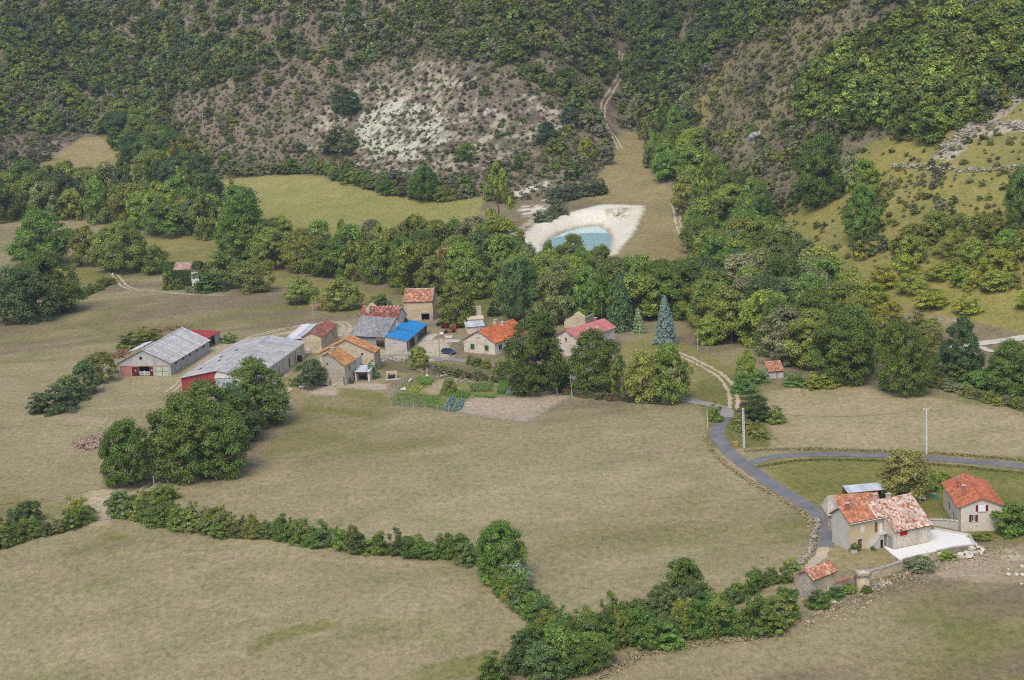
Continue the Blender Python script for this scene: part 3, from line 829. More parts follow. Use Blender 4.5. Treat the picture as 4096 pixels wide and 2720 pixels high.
# ---- trees and shrubs one can point at, left to right in each list: kind, x, y (foot), width, height (overview px), colour, label
for t in [
 ('big',  300,1118,128,152,MID,'dark green oak beside the dirt track, frontmost and leftmost of the big oak clump','broadleaf_tree'),
 ('big',  428,1098,165,190,OAK,'tall dark oak left of the centre of the big clump above the track','broadleaf_tree'),
 ('big',  505,1092,150,165,OAK,'dark oak leaning over the field in the right front of the big clump','broadleaf_tree'),
 ('big',  488,1040,170,165,OAK,'broad dark oak in the middle of the big clump below the red-ended hangar','broadleaf_tree'),
 ('big',  548,1018,120,130,DEEP,'bluish dark oak between the middle of the clump and the one by the hangar','broadleaf_tree'),
 ('big',  600,982,138,158,OAK,'dark oak at the top right of the clump, hiding the hangar corner','broadleaf_tree'),
 ('big',  118,722,135,140,OAK,'dark round tree above the red car at the left edge of the photo','broadleaf_tree'),
 ('big',  55,742,140,125,DEEP,'low wide dark tree at the left edge beside the red car','broadleaf_tree'),
 ('big',  1238,905,150,180,OAK,'large dark walnut tree in front of the bungalow with green shutters','broadleaf_tree'),
 ('big',  1376,902,122,138,OAK,'round dark tree in front of the pink roofed house','broadleaf_tree'),
 ('broad',1482,922,92,112,OLV,'olive green tree with a pale trunk, left of the last two roadside trees','broadleaf_tree'),
 ('broad',1546,926,95,132,MID,'green tree overhanging the lane, last of the roadside row towards the bend','broadleaf_tree'),
 ('tall', 1428,916,42,88,OLV,'slim thinning tree with yellow lower leaves between the round tree and the olive tree','broadleaf_tree'),
 ('broad',1412,905,36,52,YEL,'small yellowing tree with a white trunk beside the lane','broadleaf_tree'),
 ('broad',1050,752,98,102,OLV,'olive round tree standing against the tall stone barn','broadleaf_tree'),
 ('broad',716,892,78,62,DEEP,'dark bushy tree between the hangar dock and the orange farmhouse','broadleaf_tree'),
 ('broad',968,850,52,50,OLV,'small olive tree beside the lane below the blue roofed shed','broadleaf_tree'),
 ('spruce',1535,792,62,112,BLUE,'blue spruce standing on the lawn right of the pink house','conifer'),
 ('cedar',1473,768,40,62,(.20,.215,.13),'pale feathery young conifer left of the blue spruce','conifer'),
 ('cedar',1232,742,48,46,BLUE,'bluish silver fir behind the bungalow roof','conifer'),
 ('spruce',1432,760,85,135,(.050,.075,.036),'tall dark conifer behind the right end of the pink roof','conifer'),
 ('broad',1636,792,72,62,LIME,'light green tree beside the track above the lawn','broadleaf_tree'),
 ('broad',1722,868,54,60,LIME,'yellow-green round tree left of the tiny hut','broadleaf_tree'),
 ('broad',1818,838,120,132,GREY,'greyish brown thinning tree right behind the tiny hut','broadleaf_tree'),
 ('big',  1942,878,142,150,MID,'large mid green tree at the back edge of the right pasture','broadleaf_tree'),
 ('big',  2084,908,118,165,MID,'spreading tree standing out in the right pasture below the gravel track','broadleaf_tree'),
 ('big',  2218,882,100,150,DEEP,'dark ivy clad tree beside the concrete pole and gravel track','broadleaf_tree'),
 ('big',  2330,905,130,120,OAK,'dark tree at the right edge of the photo below the gravel track','broadleaf_tree'),
 ('broad',2078,1148,128,112,(.110,.092,.032),'olive brown walnut tree behind the mottled tile roof','broadleaf_tree'),
 ('bush', 2165,1128,54,42,(.13,.14,.03),'yellow-green bush between the walnut and the red roofed house','shrub'),
 ('bush', 2335,1228,92,68,MID,'round green bush at the right corner of the red roofed house','shrub'),
 ('bush', 2290,1218,30,22,OLV,'low green shrub at the foot of the red roofed house wall','shrub'),
 ('big',  1160,1335,118,138,MID,'tall pyramidal green tree in the middle hedge between the two big fields','broadleaf_tree'),
 ('bush', 1192,1352,72,62,SILVER,'pale silvery shrub at the foot of the tall hedge tree','shrub'),
 ('broad',1580,1400,100,112,MID,'lone round tree rising from the lower hedge','broadleaf_tree'),
 ('bush', 1136,1572,74,66,OAK,'small dark round bush cut by the bottom edge of the photo','shrub'),
 ('bush', 1742,968,78,64,(.030,.040,.016),'dark brown-green bush at the road bend behind the concrete pole','shrub'),
 ('bush', 1788,975,48,40,OLV,'olive bush right of the dark bush at the road bend','shrub'),
 ('bush', 1650,972,34,44,MID,'green brambles inside the road bend','shrub'),
 ('bush', 1716,905,60,44,(.060,.088,.028),'green bramble mound beside the track below the yellow-green tree','shrub'),
 ('bush', 1752,882,46,32,(.060,.088,.028),'low bramble mound left of the tiny hut','shrub'),
 ('bush', 1838,888,66,28,(.065,.090,.028),'low bramble hedge right of the tiny hut','shrub'),
 ('bush', 1900,892,64,26,(.14,.14,.025),'yellow-green bramble hedge on the back edge of the right pasture','shrub'),
 ('tall', 405,432,26,105,(.30,.215,.03),'slender golden yellow poplar in the stream trees','poplar_tree'),
 ('tall', 385,345,14,48,(.28,.21,.03),'small yellow poplar tip above the stream trees','poplar_tree'),
 ('tall', 344,335,14,46,(.20,.175,.03),'small lime poplar beside the yellow poplar tip','poplar_tree'),
 ('tall', 422,500,44,112,LIME,'light green poplar in front of the golden poplar','poplar_tree'),
 ('tall', 362,512,40,92,(.17,.165,.03),'yellow-green poplar left of the bare grey trees','poplar_tree'),
 ('tall', 1152,545,66,168,LIME,'tall bright green poplar at the end of the upper meadow','poplar_tree'),
 ('tall', 1632,470,44,128,(.085,.10,.022),'slender green poplar beside the bare white tree in the valley wood','poplar_tree'),
 ('big',  1322,662,80,120,OLV,'olive tree standing before the pond water','broadleaf_tree'),
 ('broad',1268,668,52,110,MID,'narrow tree left of the olive one before the pond','broadleaf_tree'),
 ('broad',1222,655,44,92,GREY,'thin greyish tree at the left end of the pond bank','broadleaf_tree'),
 ('big',  560,592,118,140,(.075,.105,.022),'bright green rounded tree at the left end of the upper meadow','broadleaf_tree'),
 ('big',  100,612,135,125,(.075,.100,.024),'fresh green spreading tree in the left hedgerow','broadleaf_tree'),
 ('broad',205,612,80,88,OLV,'olive hedgerow tree right of the fresh green one','broadleaf_tree'),
 ('big',  290,625,128,112,OLV,'broad olive tree where the dirt track leaves the field','broadleaf_tree'),
 ('broad',362,632,62,66,OLV,'small olive tree left of the ivy covered ruin','broadleaf_tree'),
 ('broad',520,662,105,82,(.070,.082,.024),'green bushy tree right of the ivy covered ruin','broadleaf_tree'),
 ('broad',588,672,95,74,(.080,.085,.024),'olive bushy tree at the edge of the field right of the ruin','broadleaf_tree'),
 ('bush', 480,672,85,44,(.060,.085,.026),'ivy and bramble mound at the foot of the ruin','shrub'),
 ('broad',698,700,82,62,(.105,.105,.028),'yellowish olive bush left of the log pile','broadleaf_tree'),
 ('broad',785,712,108,70,(.085,.090,.026),'broad olive bush behind the log pile','broadleaf_tree'),
 ('bush', 880,708,50,30,(.060,.082,.026),'green bramble beside the ruined gable','shrub'),
 ('big',  1208,742,105,150,DEEP,'tall bluish dark tree behind the bungalow','broadleaf_tree'),
 ('big',  1288,745,112,142,(.080,.082,.032),'brownish tree between bungalow and pink house','broadleaf_tree'),
 ('big',  1352,742,90,125,(.062,.092,.022),'bright green tree behind the left half of the pink roof','broadleaf_tree'),
 ('broad',1395,735,62,105,MID,'green tree behind the right half of the pink roof','broadleaf_tree'),
 ('bush', 1140,728,36,34,DEEP,'dark little bush on the grass behind the metal shed','shrub'),
 ('big',  1893,472,110,158,(.058,.082,.022),'tall dark green oak, left of the oaks standing on the right slope','broadleaf_tree'),
 ('broad',1962,440,48,100,GREY,'thin tree beside the tall oak on the right slope','broadleaf_tree'),
 ('broad',1998,465,82,96,LIME,'yellow-green oak on the right slope above the big one','broadleaf_tree'),
 ('big',  1990,548,92,120,(.065,.090,.022),'big green oak in the open grass of the right slope','broadleaf_tree'),
 ('bush', 1882,470,34,34,(.14,.145,.03),'small yellow-green bush at the foot of the tall oak','shrub'),
 ('big',  2350,520,80,130,(.060,.082,.024),'dark green tree cut by the right edge on the grassy slope','broadleaf_tree'),
 ('bush', 2196,495,15,22,OAK,'small dark juniper alone on the grassy slope','shrub'),
 ('bush', 2160,468,17,16,OAK,'small dark juniper left of the lone one','shrub'),
 ('bush', 2300,498,24,18,OAK,'dark low juniper right of the lone one','shrub'),
 ('bush', 2255,515,36,30,OLV,'clump of juniper above the yellow thicket','shrub'),
 ('big',  800,262,62,58,(.040,.058,.026),'dark pine on the upper left of the bare marl slope','broadleaf_tree'),
 ('bush', 782,348,88,56,(.060,.062,.030),'broad dark thicket at the left foot of the bare marl','shrub'),
 ('big',  984,462,70,78,(.058,.085,.024),'rounded green tree at the top edge of the upper meadow','broadleaf_tree'),
 ('broad',1075,372,44,42,(.070,.095,.026),'green tree in the lower middle of the bare marl','broadleaf_tree'),
 ('broad',1262,330,50,48,(.036,.056,.034),'dark pine at the right end of the bare marl','broadleaf_tree'),
 ('broad',1310,292,48,44,(.036,.056,.034),'dark bluish pine above the right end of the bare marl','broadleaf_tree'),
 ('broad',1352,372,34,52,(.17,.165,.03),'bright yellow-green tree beside the valley meadow','broadleaf_tree'),
 ('bush', 135,948,88,60,(.055,.060,.030),'dark bush at the tip of the shrub row left of the grey barn','shrub'),
 ('bush', 165,925,82,58,(.060,.065,.026),'brownish bush second from the tip of the shrub row','shrub'),
 ('bush', 92,952,52,46,(.050,.055,.030),'low bush at the very end of the shrub row left of the grey barn','shrub'),
 ('broad',196,908,72,78,DEEP,'dark round bush in the shrub row left of the grey barn','shrub'),
 ('broad',236,882,66,70,OLV,'olive bush of the shrub row nearest the grey barn','shrub'),
 ('bush', 155,885,30,22,(.20,.19,.03),'bright yellow-green sprig on top of the shrub row','shrub'),
 ('bush', 295,800,60,34,OLV,'olive bush on the bank behind the grey barn','shrub'),
 ('bush', 340,785,62,30,(.095,.10,.026),'green bush on the bank behind the barn roof','shrub'),
 ('bush', 530,790,34,24,(.070,.095,.03),'green bramble at the corner of the red lean-to','shrub'),
 ('bush', 860,872,30,40,(.050,.080,.035),'dark green fig bush beside the stone washhouse','shrub'),
 ('bush', 1018,850,16,14,(.22,.21,.03),'small bright yellow-green weed bush beside the lane','shrub'),
 ('broad',1038,905,30,32,(.14,.135,.035),'yellowish tall plants in the middle of the vegetable garden','shrub'),
]:
    kind, x, y, w, h, tint, label, name = t
    plant_px(kind, name, x, y, w, h, tint, label, {'broadleaf_tree': 'tree', 'conifer': 'conifer', 'poplar_tree': 'poplar', 'shrub': 'shrub'}[name], None, int(x + y))
for x, y, w, h, tint, lab in [(z[0], z[1], z[2], z[3], z[4], z[5]) for z in [
    (*zx(1, 750, 955), 26, 18, MID, 'green potted bush at the front corner of the near house'), (*zx(1, 400, 1490), 56, 40, (.055,.085,.024), 'green bush at the corner of the small stone hut'),
    (*zx(1, 560, 1400), 50, 26, (.05,.075,.024), 'low green weeds along the foot of the tile topped wall'), (*zx(1, 700, 1350), 40, 22, OLV, 'olive weeds left of the round turret'),
    (*zx(1, 870, 1350), 26, 16, MID, 'small green tuft at the foot of the round turret'), (*zx(1, 1370, 1135), 66, 30, (.085,.09,.05), 'grey-green bush on the foot of the terrace wall'),
    (*zx(1, 160, 1140), 40, 30, (.085,.105,.028), 'green bush behind the dry stone wall'), (*zx(1, 1630, 1030), 44, 18, (.10,.115,.03), 'green weeds growing among the white boulders'),
    (*zx(1, 930, 950), 14, 10, MID, 'tiny green plant at the foot of the outdoor stairs'), (*zx(1, 1950, 840), 50, 12, OLV, 'weeds along the terrace kerb below the red roofed house'),
    (*zx(3, 240, 1400), 26, 20, MID, 'small green shrub on the edge of the chicken yard'), (*zx(3, 960, 1360), 12, 10, MID, 'green tuft at the corner of the orange farmhouse'),
    (*zx(6, 2150, 790), 56, 34, (.14,.15,.03), 'yellow-green bush at the end of the bramble hedge')]]:
    plant_px('bush', 'shrub', x, y, w, h, tint, lab, 'shrub', None, int(x))

# ---- hedgerows: each shrub by itself, counted from the left of its hedge
def ordinal(n):
    return f"{n}{'th' if 10 <= n % 100 <= 20 else {1: 'st', 2: 'nd', 3: 'rd'}.get(n % 10, 'th')}"
def hedge(pts, step, w, h, tints, where, kind=('bush',), seed=1, name='hedge_shrub', wide=1.0, rows=1):
    R = random.Random(seed)
    ln = smooth_line([P(*p) for p in pts], .5)
    acc, last, spots = 0.0, None, []
    seg = np.concatenate([[0], np.cumsum(np.linalg.norm(np.diff(ln, axis=0), axis=1))])
    s = step * .4
    while s < seg[-1]:
        k = int(np.searchsorted(seg, s))
        spots.append(ln[min(k, len(ln) - 1)])
        s += step * (.75 + .5 * R.random())
    for i, q in enumerate(spots):
        for r in range(rows):
            x, y = q[0] + R.uniform(-wide, wide), q[1] + R.uniform(-wide, wide) + r * step * .9
            sc = .75 + .55 * R.random()
            n = i * rows + r + 1
            plant(R.choice(kind), name, (x, y, float(gz(x, y))), w * sc * 1.12, h * (.75 + .65 * R.random()) * 1.32, R.choice(tints), f'{ordinal(n)} shrub from the left in {where}', 'shrub', where, seed + i * 3 + r)
HT = [OLV, MID, (.07, .085, .026), (.085, .082, .034), GREY, (.10, .115, .03)]
HD = [MID, (.055, .080, .022), (.075, .098, .024), OLV, (.06, .075, .03)]
hedge([(-120,1290),(0,1262),(80,1238),(150,1218),(205,1200)], 2.1, 3.4, 2.6, HT, 'the hedge at the left edge below the red implement', seed=11)
hedge([(-100,1235),(0,1225),(60,1205),(90,1195)], 2.4, 3.6, 2.6, [OAK, MID, DEEP], 'the dark hedge behind the red implement', seed=12)
hedge([(258,1190),(310,1195),(360,1205),(420,1218),(480,1228),(555,1240)], 1.7, 3.2, 2.7, HT, 'the hedge right of the field gate', seed=13, rows=2, wide=.7)
hedge([(330,1165),(380,1158),(420,1145)], 1.9, 3.2, 2.3, HD, 'the short hedge round the leaning pole', seed=14)
hedge([(570,1238),(620,1242),(680,1252),(760,1262),(830,1275),(900,1280),(980,1282),(1050,1288),(1090,1298)], 1.75, 3.0, 2.7, HD, 'the long hedge between the two big fields', ('bush', 'bush', 'broad'), seed=15)
hedge([(1120,1320),(1155,1350),(1190,1385),(1215,1410),(1250,1440),(1280,1465),(1310,1490)], 1.7, 3.0, 2.6, HD, 'the hedge running down from the pyramidal tree', seed=16, rows=2, wide=.6)
hedge([(1205,1535),(1235,1555),(1280,1560),(1330,1550),(1380,1532)], 1.9, 4.0, 3.4, HD, 'the thick bottom hedge corner', ('bush', 'broad'), seed=17, rows=2)
hedge([(1235,1510),(1300,1515),(1360,1500),(1430,1492),(1500,1488),(1560,1478),(1620,1468),(1660,1455)], 1.7, 3.7, 3.2, HD, 'the lower hedge along the bottom right field', ('bush', 'broad', 'bush'), seed=18, rows=2, wide=.8)
hedge([(1400,1450),(1460,1445),(1530,1425),(1600,1425),(1650,1440)], 2.1, 3.6, 3.5, HD, 'the back of the lower hedge round the lone tree', ('bush', 'broad'), seed=19)
hedge([(1680,1462),(1730,1462),(1790,1445),(1825,1425)], 1.6, 3.6, 2.9, HD, 'the bushy end of the lower hedge', seed=20, rows=2)
hedge([(1620,1405),(1680,1385),(1740,1365),(1800,1340)], 1.5, 2.4, 1.8, [OLV, MID, (.065,.082,.03)], 'the low clipped strip above the hedge end', seed=21)
hedge([(180,690),(220,670),(260,650)], 2.2, 3.4, 1.8, [OLV, (.08,.085,.024)], 'the bank beside the left field', seed=22, name='bank_shrub')
hedge([(2150,890),(2240,915),(2320,935),(2400,950)], 2.2, 2.8, 1.5, [OLV, GREY, (.11,.11,.04)], 'the bank below the right hand trees', seed=23, name='bank_shrub')
hedge([(530,412),(620,400),(720,398),(800,418),(870,438),(930,452),(1010,462),(1090,455)], 4.2, 6.0, 4.0, [OLV, (.065,.075,.03), GREY, MID], 'the scrub edge above the upper meadow', ('bush', 'broad'), seed=24, name='thicket_shrub')
hedge([(1245,515),(1275,500),(1300,492)], 3.0, 4.6, 3.0, [(.055,.062,.034), GREY], 'the scrub on the pond rim', seed=25, name='thicket_shrub')
hedge([(1270,470),(1310,462),(1350,452),(1395,448)], 3.0, 5.0, 3.6, [(.055,.060,.036), (.07,.072,.042)], 'the dark thicket above the pond', seed=26, name='thicket_shrub', rows=2)
hedge([(1700,985),(1735,1000),(1770,1012)], 1.8, 3.0, 1.6, [OLV, (.12,.105,.035), (.09,.09,.03)], 'the rough bank behind the wheelie bins', seed=27, name='bank_shrub', rows=2)

SC_ = [(.085,.075,.035), (.095,.070,.050), OLV, (.06,.068,.03), GREY]
hedge([(1000,858),(1060,868),(1120,878),(1180,885),(1240,893)], 1.2, 2.0, 1.1, SC_, 'the scrub bank above the garden', seed=51, name='bank_shrub', rows=2, wide=.9)
hedge([(1290,905),(1350,915),(1420,922),(1500,928),(1560,932)], 1.2, 1.9, .9, [(.10,.070,.055), (.09,.075,.04), (.07,.07,.035)], 'the reddish scrub under the roadside trees', seed=52, name='bank_shrub', rows=2, wide=.8)
hedge([(1150,862),(1200,870),(1260,880),(1300,890)], 1.5, 3.0, 2.2, [OAK, OLV, (.06,.068,.03)], 'the bushes under the large walnut', seed=53, name='bank_shrub', rows=2, wide=.6)
hedge([(1080,838),(1100,842),(1130,848)], 1.6, 2.0, 1.4, [OLV, MID], 'the row under the green shutters', seed=54)
hedge([(375,668),(400,668),(420,665)], 1.8, 3.6, 3.4, [MID, OLV, (.06,.085,.024)], 'the left foot of the ivy ruin', seed=55)

# ---- tree belts: every tree of the belts is a tree of its own
def fill(poly, spacing, seed, keep=1.0):
    R = np.random.default_rng(seed)
    w = np.array([P(*p)[:2] for p in poly])
    lo, hi = w.min(0), w.max(0)
    pts = []
    for _ in range(int(18 * np.prod(hi - lo) / spacing ** 2)):
        q = lo + R.random(2) * (hi - lo)
        if not inpoly(q[0], q[1], w):
            continue
        if all((q[0] - a) ** 2 + (q[1] - b) ** 2 > spacing ** 2 for a, b in pts):
            pts.append((q[0], q[1]))
    return pts
def belt(poly, spacing, W, H, tints, where, group, seed, kinds=('broad',)):
    R = random.Random(seed)
    pts = fill(poly, spacing, seed)
    rows = [(proj(np.array([[x, y, float(gz(x, y))]]))[0][0], x, y) for x, y in pts]
    for n, (u, x, y) in enumerate(sorted(rows)):
        k = R.choice(kinds)
        sc = .78 + .5 * R.random()
        w = W * sc * (.55 if k == 'tall' else 1)
        plant(k, 'poplar_tree' if k == 'tall' else 'shrub_tree' if k == 'bush' else 'broadleaf_tree', (x, y, float(gz(x, y))), w, H * (.8 + .4 * R.random()) * (1.15 if k == 'tall' else 1), R.choice(tints), f'{ordinal(n + 1)} tree from the left in {where}', 'tree', group, seed + n)
MIXED = [MID, MID, OLV, OLV, DEEP, OAK, (.075, .095, .024), (.085, .085, .035), LIME, (.10, .105, .024)]
belt([(-40,440),(130,446),(300,452),(350,425),(420,440),(490,470),(560,520),(540,560),(440,552),(330,532),(180,508),(-40,508)], 9.2, 14, 15, MIXED + [LIME], 'the left stream belt behind the hedgerow trees', 'trees of the left stream belt', 31, ('broad', 'broad', 'broad', 'tall'))
belt([(330,330),(400,345),(480,400),(470,440),(400,440),(345,420),(275,345),(262,290),(300,290)], 9.5, 14, 13, [MID, DEEP, OAK, OLV], 'the copse between the two far meadows', 'trees of the far copse', 32)
belt([(545,545),(640,585),(740,605),(820,612),(900,600),(1000,592),(1100,585),(1165,592),(1185,650),(1160,690),(1000,688),(880,668),(780,640),(640,622),(560,595)], 9.0, 13.0, 14.0, MIXED * 2 + [RUST, GREY, (.10, .09, .03)], 'the middle stream belt below the upper meadow', 'trees of the middle stream belt', 33, ('broad', 'broad', 'big', 'broad', 'tall'))
belt([(1165,630),(1250,655),(1400,660),(1470,690),(1560,690),(1640,700),(1660,752),(1600,760),(1560,745),(1460,738),(1400,722),(1300,715),(1190,705)], 8.8, 12.5, 12.5, MIXED + [GREY], 'the wood between the pond and the pink house', 'trees between pond and houses', 34, ('broad', 'big', 'broad'))
belt([(1625,650),(1700,600),(1760,570),(1850,650),(1950,720),(1990,800),(1960,862),(1880,850),(1760,815),(1680,790),(1640,760)], 8.4, 12.0, 13.0, MIXED + [GREY, OLV], 'the dense wood above the tiny hut', 'trees of the wood above the hut', 35, ('broad', 'big', 'broad'))
belt([(1488,345),(1500,310),(1570,285),(1650,430),(1780,540),(1740,590),(1640,650),(1622,600),(1582,520),(1578,450),(1515,402)], 9.0, 12.5, 13.5, [MID, MID, OLV, OAK, LIME, (.075, .10, .024)], 'the wood on the right of the valley meadow', 'trees of the valley wood', 36, ('broad', 'broad', 'tall', 'big'))
belt([(1960,690),(2060,640),(2200,620),(2361,600),(2440,600),(2440,740),(2300,735),(2150,720),(2010,740)], 9.5, 8.0, 5.5, [(.15, .155, .028), (.13, .14, .026), (.11, .12, .025), (.18, .17, .025)], 'the yellowing thicket on the foot of the right slope', 'trees of the yellowing thicket', 37, ('broad', 'bush'))
belt([(2040,590),(2120,540),(2240,535),(2361,560),(2420,600),(2300,610),(2120,620)], 8.0, 8.5, 7.5, [(.12, .135, .03), LIME, OLV], 'the oak scrub above the yellowing thicket', 'trees of the oak scrub', 38)
belt([(2010,720),(2100,735),(2150,790),(2130,850),(2030,800)], 6.5, 6.0, 5.0, [(.16, .145, .03), OLV, (.10, .08, .04)], 'the brambly slope behind the pasture tree', 'scrub trees behind the pasture', 39, ('bush', 'broad'))
belt([(2160,872),(2250,878),(2361,890),(2440,900),(2440,935),(2361,915),(2250,900),(2170,885)], 5.5, 7.5, 5.0, [OAK, DEEP, MID], 'the dark trees below the gravel track', 'trees below the gravel track', 40)

# bare and dead trees
def dead_tree(x, y, h, label, seed):
    p = P(x, y)
    R = random.Random(seed)
    H = h / ppm(p)
    t = thing('dead_tree', label, 'dead tree', p)
    MB().tube([(0, 0, -.3), (.1, 0, H * .3), (.15, .1, H * .7), (.1, 0, H)], [.28, .22, .14, .04], 6).build('trunk', DEADWOOD, t)
    for k in range(11):
        a = k * 2.4 + R.random()
        z = H * (.2 + .65 * k / 11)
        r = H * (.42 - .02 * k)
        mb = MB().tube([(.1, .05, z), (math.cos(a) * r * .5, math.sin(a) * r * .5, z + r * .2), (math.cos(a) * r, math.sin(a) * r, z + r * (.2 + .4 * R.random()))], [.12, .08, .03], 5)
        mb.tube([(math.cos(a) * r * .5, math.sin(a) * r * .5, z + r * .2), (math.cos(a + .5) * r * .9, math.sin(a + .5) * r * .9, z + r * .6)], [.06, .02], 4)
        mb.build('branch', DEADWOOD, t)
for x, y, h, lab in [(1600,500,62,'bare white tree in front of the valley wood poplar'), (455,545,48,'bare grey branching tree in the left stream belt'), (395,500,55,'bare grey tree trunks beside the golden poplar'),
                     (100,428,60,'pair of bare pale stems at the left end of the stream belt'), (1985,720,44,'bare pale tree among the yellow thicket')]:
    dead_tree(x, y, h, lab, int(x))

# ---- the wooded slopes: too many to count, scattered as one mass, the marl bushes partly by themselves
def scatter_object(name, pts, protos, kindtag='stuff'):
    """pts: rows of x, y, z, rot, sx, sz, proto, r, g, b"""
    pts = np.array(pts)
    me = bpy.data.meshes.new(name)
    me.vertices.add(len(pts))
    me.vertices.foreach_set('co', pts[:, :3].astype('f').ravel())
    for nm, ty, data in (('rot', 'FLOAT_VECTOR', np.stack([pts[:, 3] * 0, pts[:, 3] * 0, pts[:, 3]], 1)), ('size', 'FLOAT_VECTOR', np.stack([pts[:, 4], pts[:, 4], pts[:, 5]], 1))):
        me.attributes.new(nm, ty, 'POINT').data.foreach_set('vector', data.astype('f').ravel())
    me.attributes.new('tint', 'FLOAT_COLOR', 'POINT').data.foreach_set('color', np.hstack([pts[:, 7:10], np.ones((len(pts), 1))]).astype('f').ravel())
    me.attributes.new('pick', 'INT', 'POINT').data.foreach_set('value', pts[:, 6].astype('i'))
    o = link(bpy.data.objects.new(name, me))
    o['kind'] = kindtag
    src = bpy.data.collections.new(name + '_kinds')
    for k, m in enumerate(protos):
        src.objects.link(bpy.data.objects.new(f'{name}_kind_{k:02d}', m))
    ng = bpy.data.node_groups.new(name, 'GeometryNodeTree')
    ng.interface.new_socket('Geometry', in_out='INPUT', socket_type='NodeSocketGeometry')
    ng.interface.new_socket('Geometry', in_out='OUTPUT', socket_type='NodeSocketGeometry')
    gi, go = ng.nodes.new('NodeGroupInput'), ng.nodes.new('NodeGroupOutput')
    ci = ng.nodes.new('GeometryNodeCollectionInfo')
    ci.inputs['Collection'].default_value = src
    ci.inputs['Separate Children'].default_value = True
    ci.inputs['Reset Children'].default_value = True
    mp = ng.nodes.new('GeometryNodeMeshToPoints')
    ip = ng.nodes.new('GeometryNodeInstanceOnPoints')
    ip.inputs['Pick Instance'].default_value = True
    def attr(nm, ty):
        n = ng.nodes.new('GeometryNodeInputNamedAttribute')
        n.data_type = ty
        n.inputs['Name'].default_value = nm
        return n.outputs['Attribute']
    L = ng.links.new
    L(gi.outputs[0], mp.inputs['Mesh'])
    L(mp.outputs[0], ip.inputs['Points'])
    L(ci.outputs[0], ip.inputs['Instance'])
    L(attr('pick', 'INT'), ip.inputs['Instance Index'])
    L(attr('rot', 'FLOAT_VECTOR'), ip.inputs['Rotation'])
    L(attr('size', 'FLOAT_VECTOR'), ip.inputs['Scale'])
    L(ip.outputs[0], go.inputs[0])
    md = o.modifiers.new('scatter', 'NODES')
    md.node_group = ng
    return o

HILLTREE = [crown('woodland_tree', 600 + k, 30, 1500, .070, base=.05) for k in range(4)] + [crown('woodland_tree', 610 + k, 22, 700, .090, shape='dome') for k in range(3)]

OPEN_GROUND = [  # meadows, tracks and water keep free of trees
 [(480,415),(600,402),(720,398),(800,418),(900,448),(1000,462),(1120,450),(1180,540),(1000,700),(500,560)],
 [(60,405),(140,345),(190,312),(240,308),(215,262),(232,256),(300,335),(360,400),(330,440),(90,440)],
 [(1415,345),(1374,265),(1384,222),(1412,182),(1418,100),(1440,100),(1446,190),(1414,260),(1428,298),(1486,304),(1496,380),(1556,440),(1600,560),(1640,660),(1380,720),(1150,640),(1180,520),(1260,480),(1400,440),(1290,440),(1380,405)]]
ZONES = [  # outline, chance of a tree, chance of a bush, size, mean colour
 ([(-500,-400),(2900,-400),(2900,900),(-500,900)], .52, .75, 6.0, [MID, OAK, OLV, GREY, (.075,.075,.045), (.09,.10,.04)]),
 ([(0,60),(150,40),(330,60),(600,60),(700,120),(560,190),(380,230),(360,330),(250,300),(200,230),(0,200)], .80, .5, 7.0, [MID, OAK, (.055,.07,.03), (.08,.10,.03), OLV]),
 ([(-300,130),(90,170),(230,240),(190,300),(80,340),(-300,350)], .62, .8, 6.5, [MID, (.085,.105,.03), LIME, GREY, OLV]),
 ([(-300,330),(100,310),(190,310),(90,380),(-300,420)], .12, .9, 5.0, [GREY, OLV, (.09,.075,.06)]),
 ([(380,235),(560,190),(700,200),(860,150),(1000,120),(1090,140),(1290,220),(1330,300),(1250,400),(1180,450),(1000,450),(850,410),(560,400),(420,340)], .05, .85, 4.5, [OLV, (.075,.080,.040), (.080,.074,.055), (.07,.08,.03)]),
 (SCREE, .03, .62, 3.4, [OAK, MID, (.060,.066,.030), (.06,.05,.032)]),
 ([(1000,-100),(1430,-100),(1430,130),(1390,230),(1330,260),(1200,170),(1080,120),(980,60)], .70, .7, 6.5, [MID, OAK, OLV, (.085,.10,.03), GREY]),
 ([(1420,-100),(1950,-100),(1760,60),(1640,140),(1580,200),(1500,260),(1440,200)], .86, .5, 7.5, [OAK, (.05,.065,.03), MID]),
 ([(1580,215),(1640,150),(1880,30),(2050,40),(1950,180),(1850,300),(1790,440),(1700,420),(1620,330)], .14, .95, 4.8, [(.075,.068,.048), OLV, (.08,.085,.035)]),
 ([(1840,200),(1960,130),(2100,60),(2361,20),(2700,20),(2700,140),(2361,180),(2250,270),(2150,330),(1960,300),(1860,310)], .88, .5, 8.0, [(.070,.092,.024), (.085,.105,.026), MID, LIME, LIME, OLV]),
 ([(1640,310),(1840,310),(1850,420),(1800,520),(1700,450)], .30, .7, 6.0, [MID, OLV, GREY]),
 ([(1960,310),(2150,335),(2361,230),(2700,200),(2700,520),(2250,520),(2050,560),(1960,600),(1820,600),(1790,520),(1860,480)], .04, .24, 3.4, [OAK, OLV, GREY]),
 ([(2020,395),(2190,375),(2210,430),(2120,490),(2020,450)], .05, .75, 4.0, [(.070,.062,.05), GREY, OLV]),
 ([(1820,560),(1960,590),(2080,640),(1960,680),(1860,620)], .25, .6, 4.5, [OLV, (.12,.115,.035), GREY]),
 ([(1960,605),(2100,560),(2361,515),(2700,500),(2700,800),(2361,780),(2100,745),(1980,705)], .14, .45, 4.5, [(.13,.125,.028), OLV, (.16,.145,.03), LIME]),
 ([(1180,400),(1290,400),(1400,370),(1420,330),(1330,300),(1250,330)], .22, .75, 5.0, [OLV, GREY, MID]),
 ([(1180,430),(1300,440),(1400,440),(1240,520),(1190,520)], .0, .55, 4.5, [(.060,.060,.042), GREY]),
]
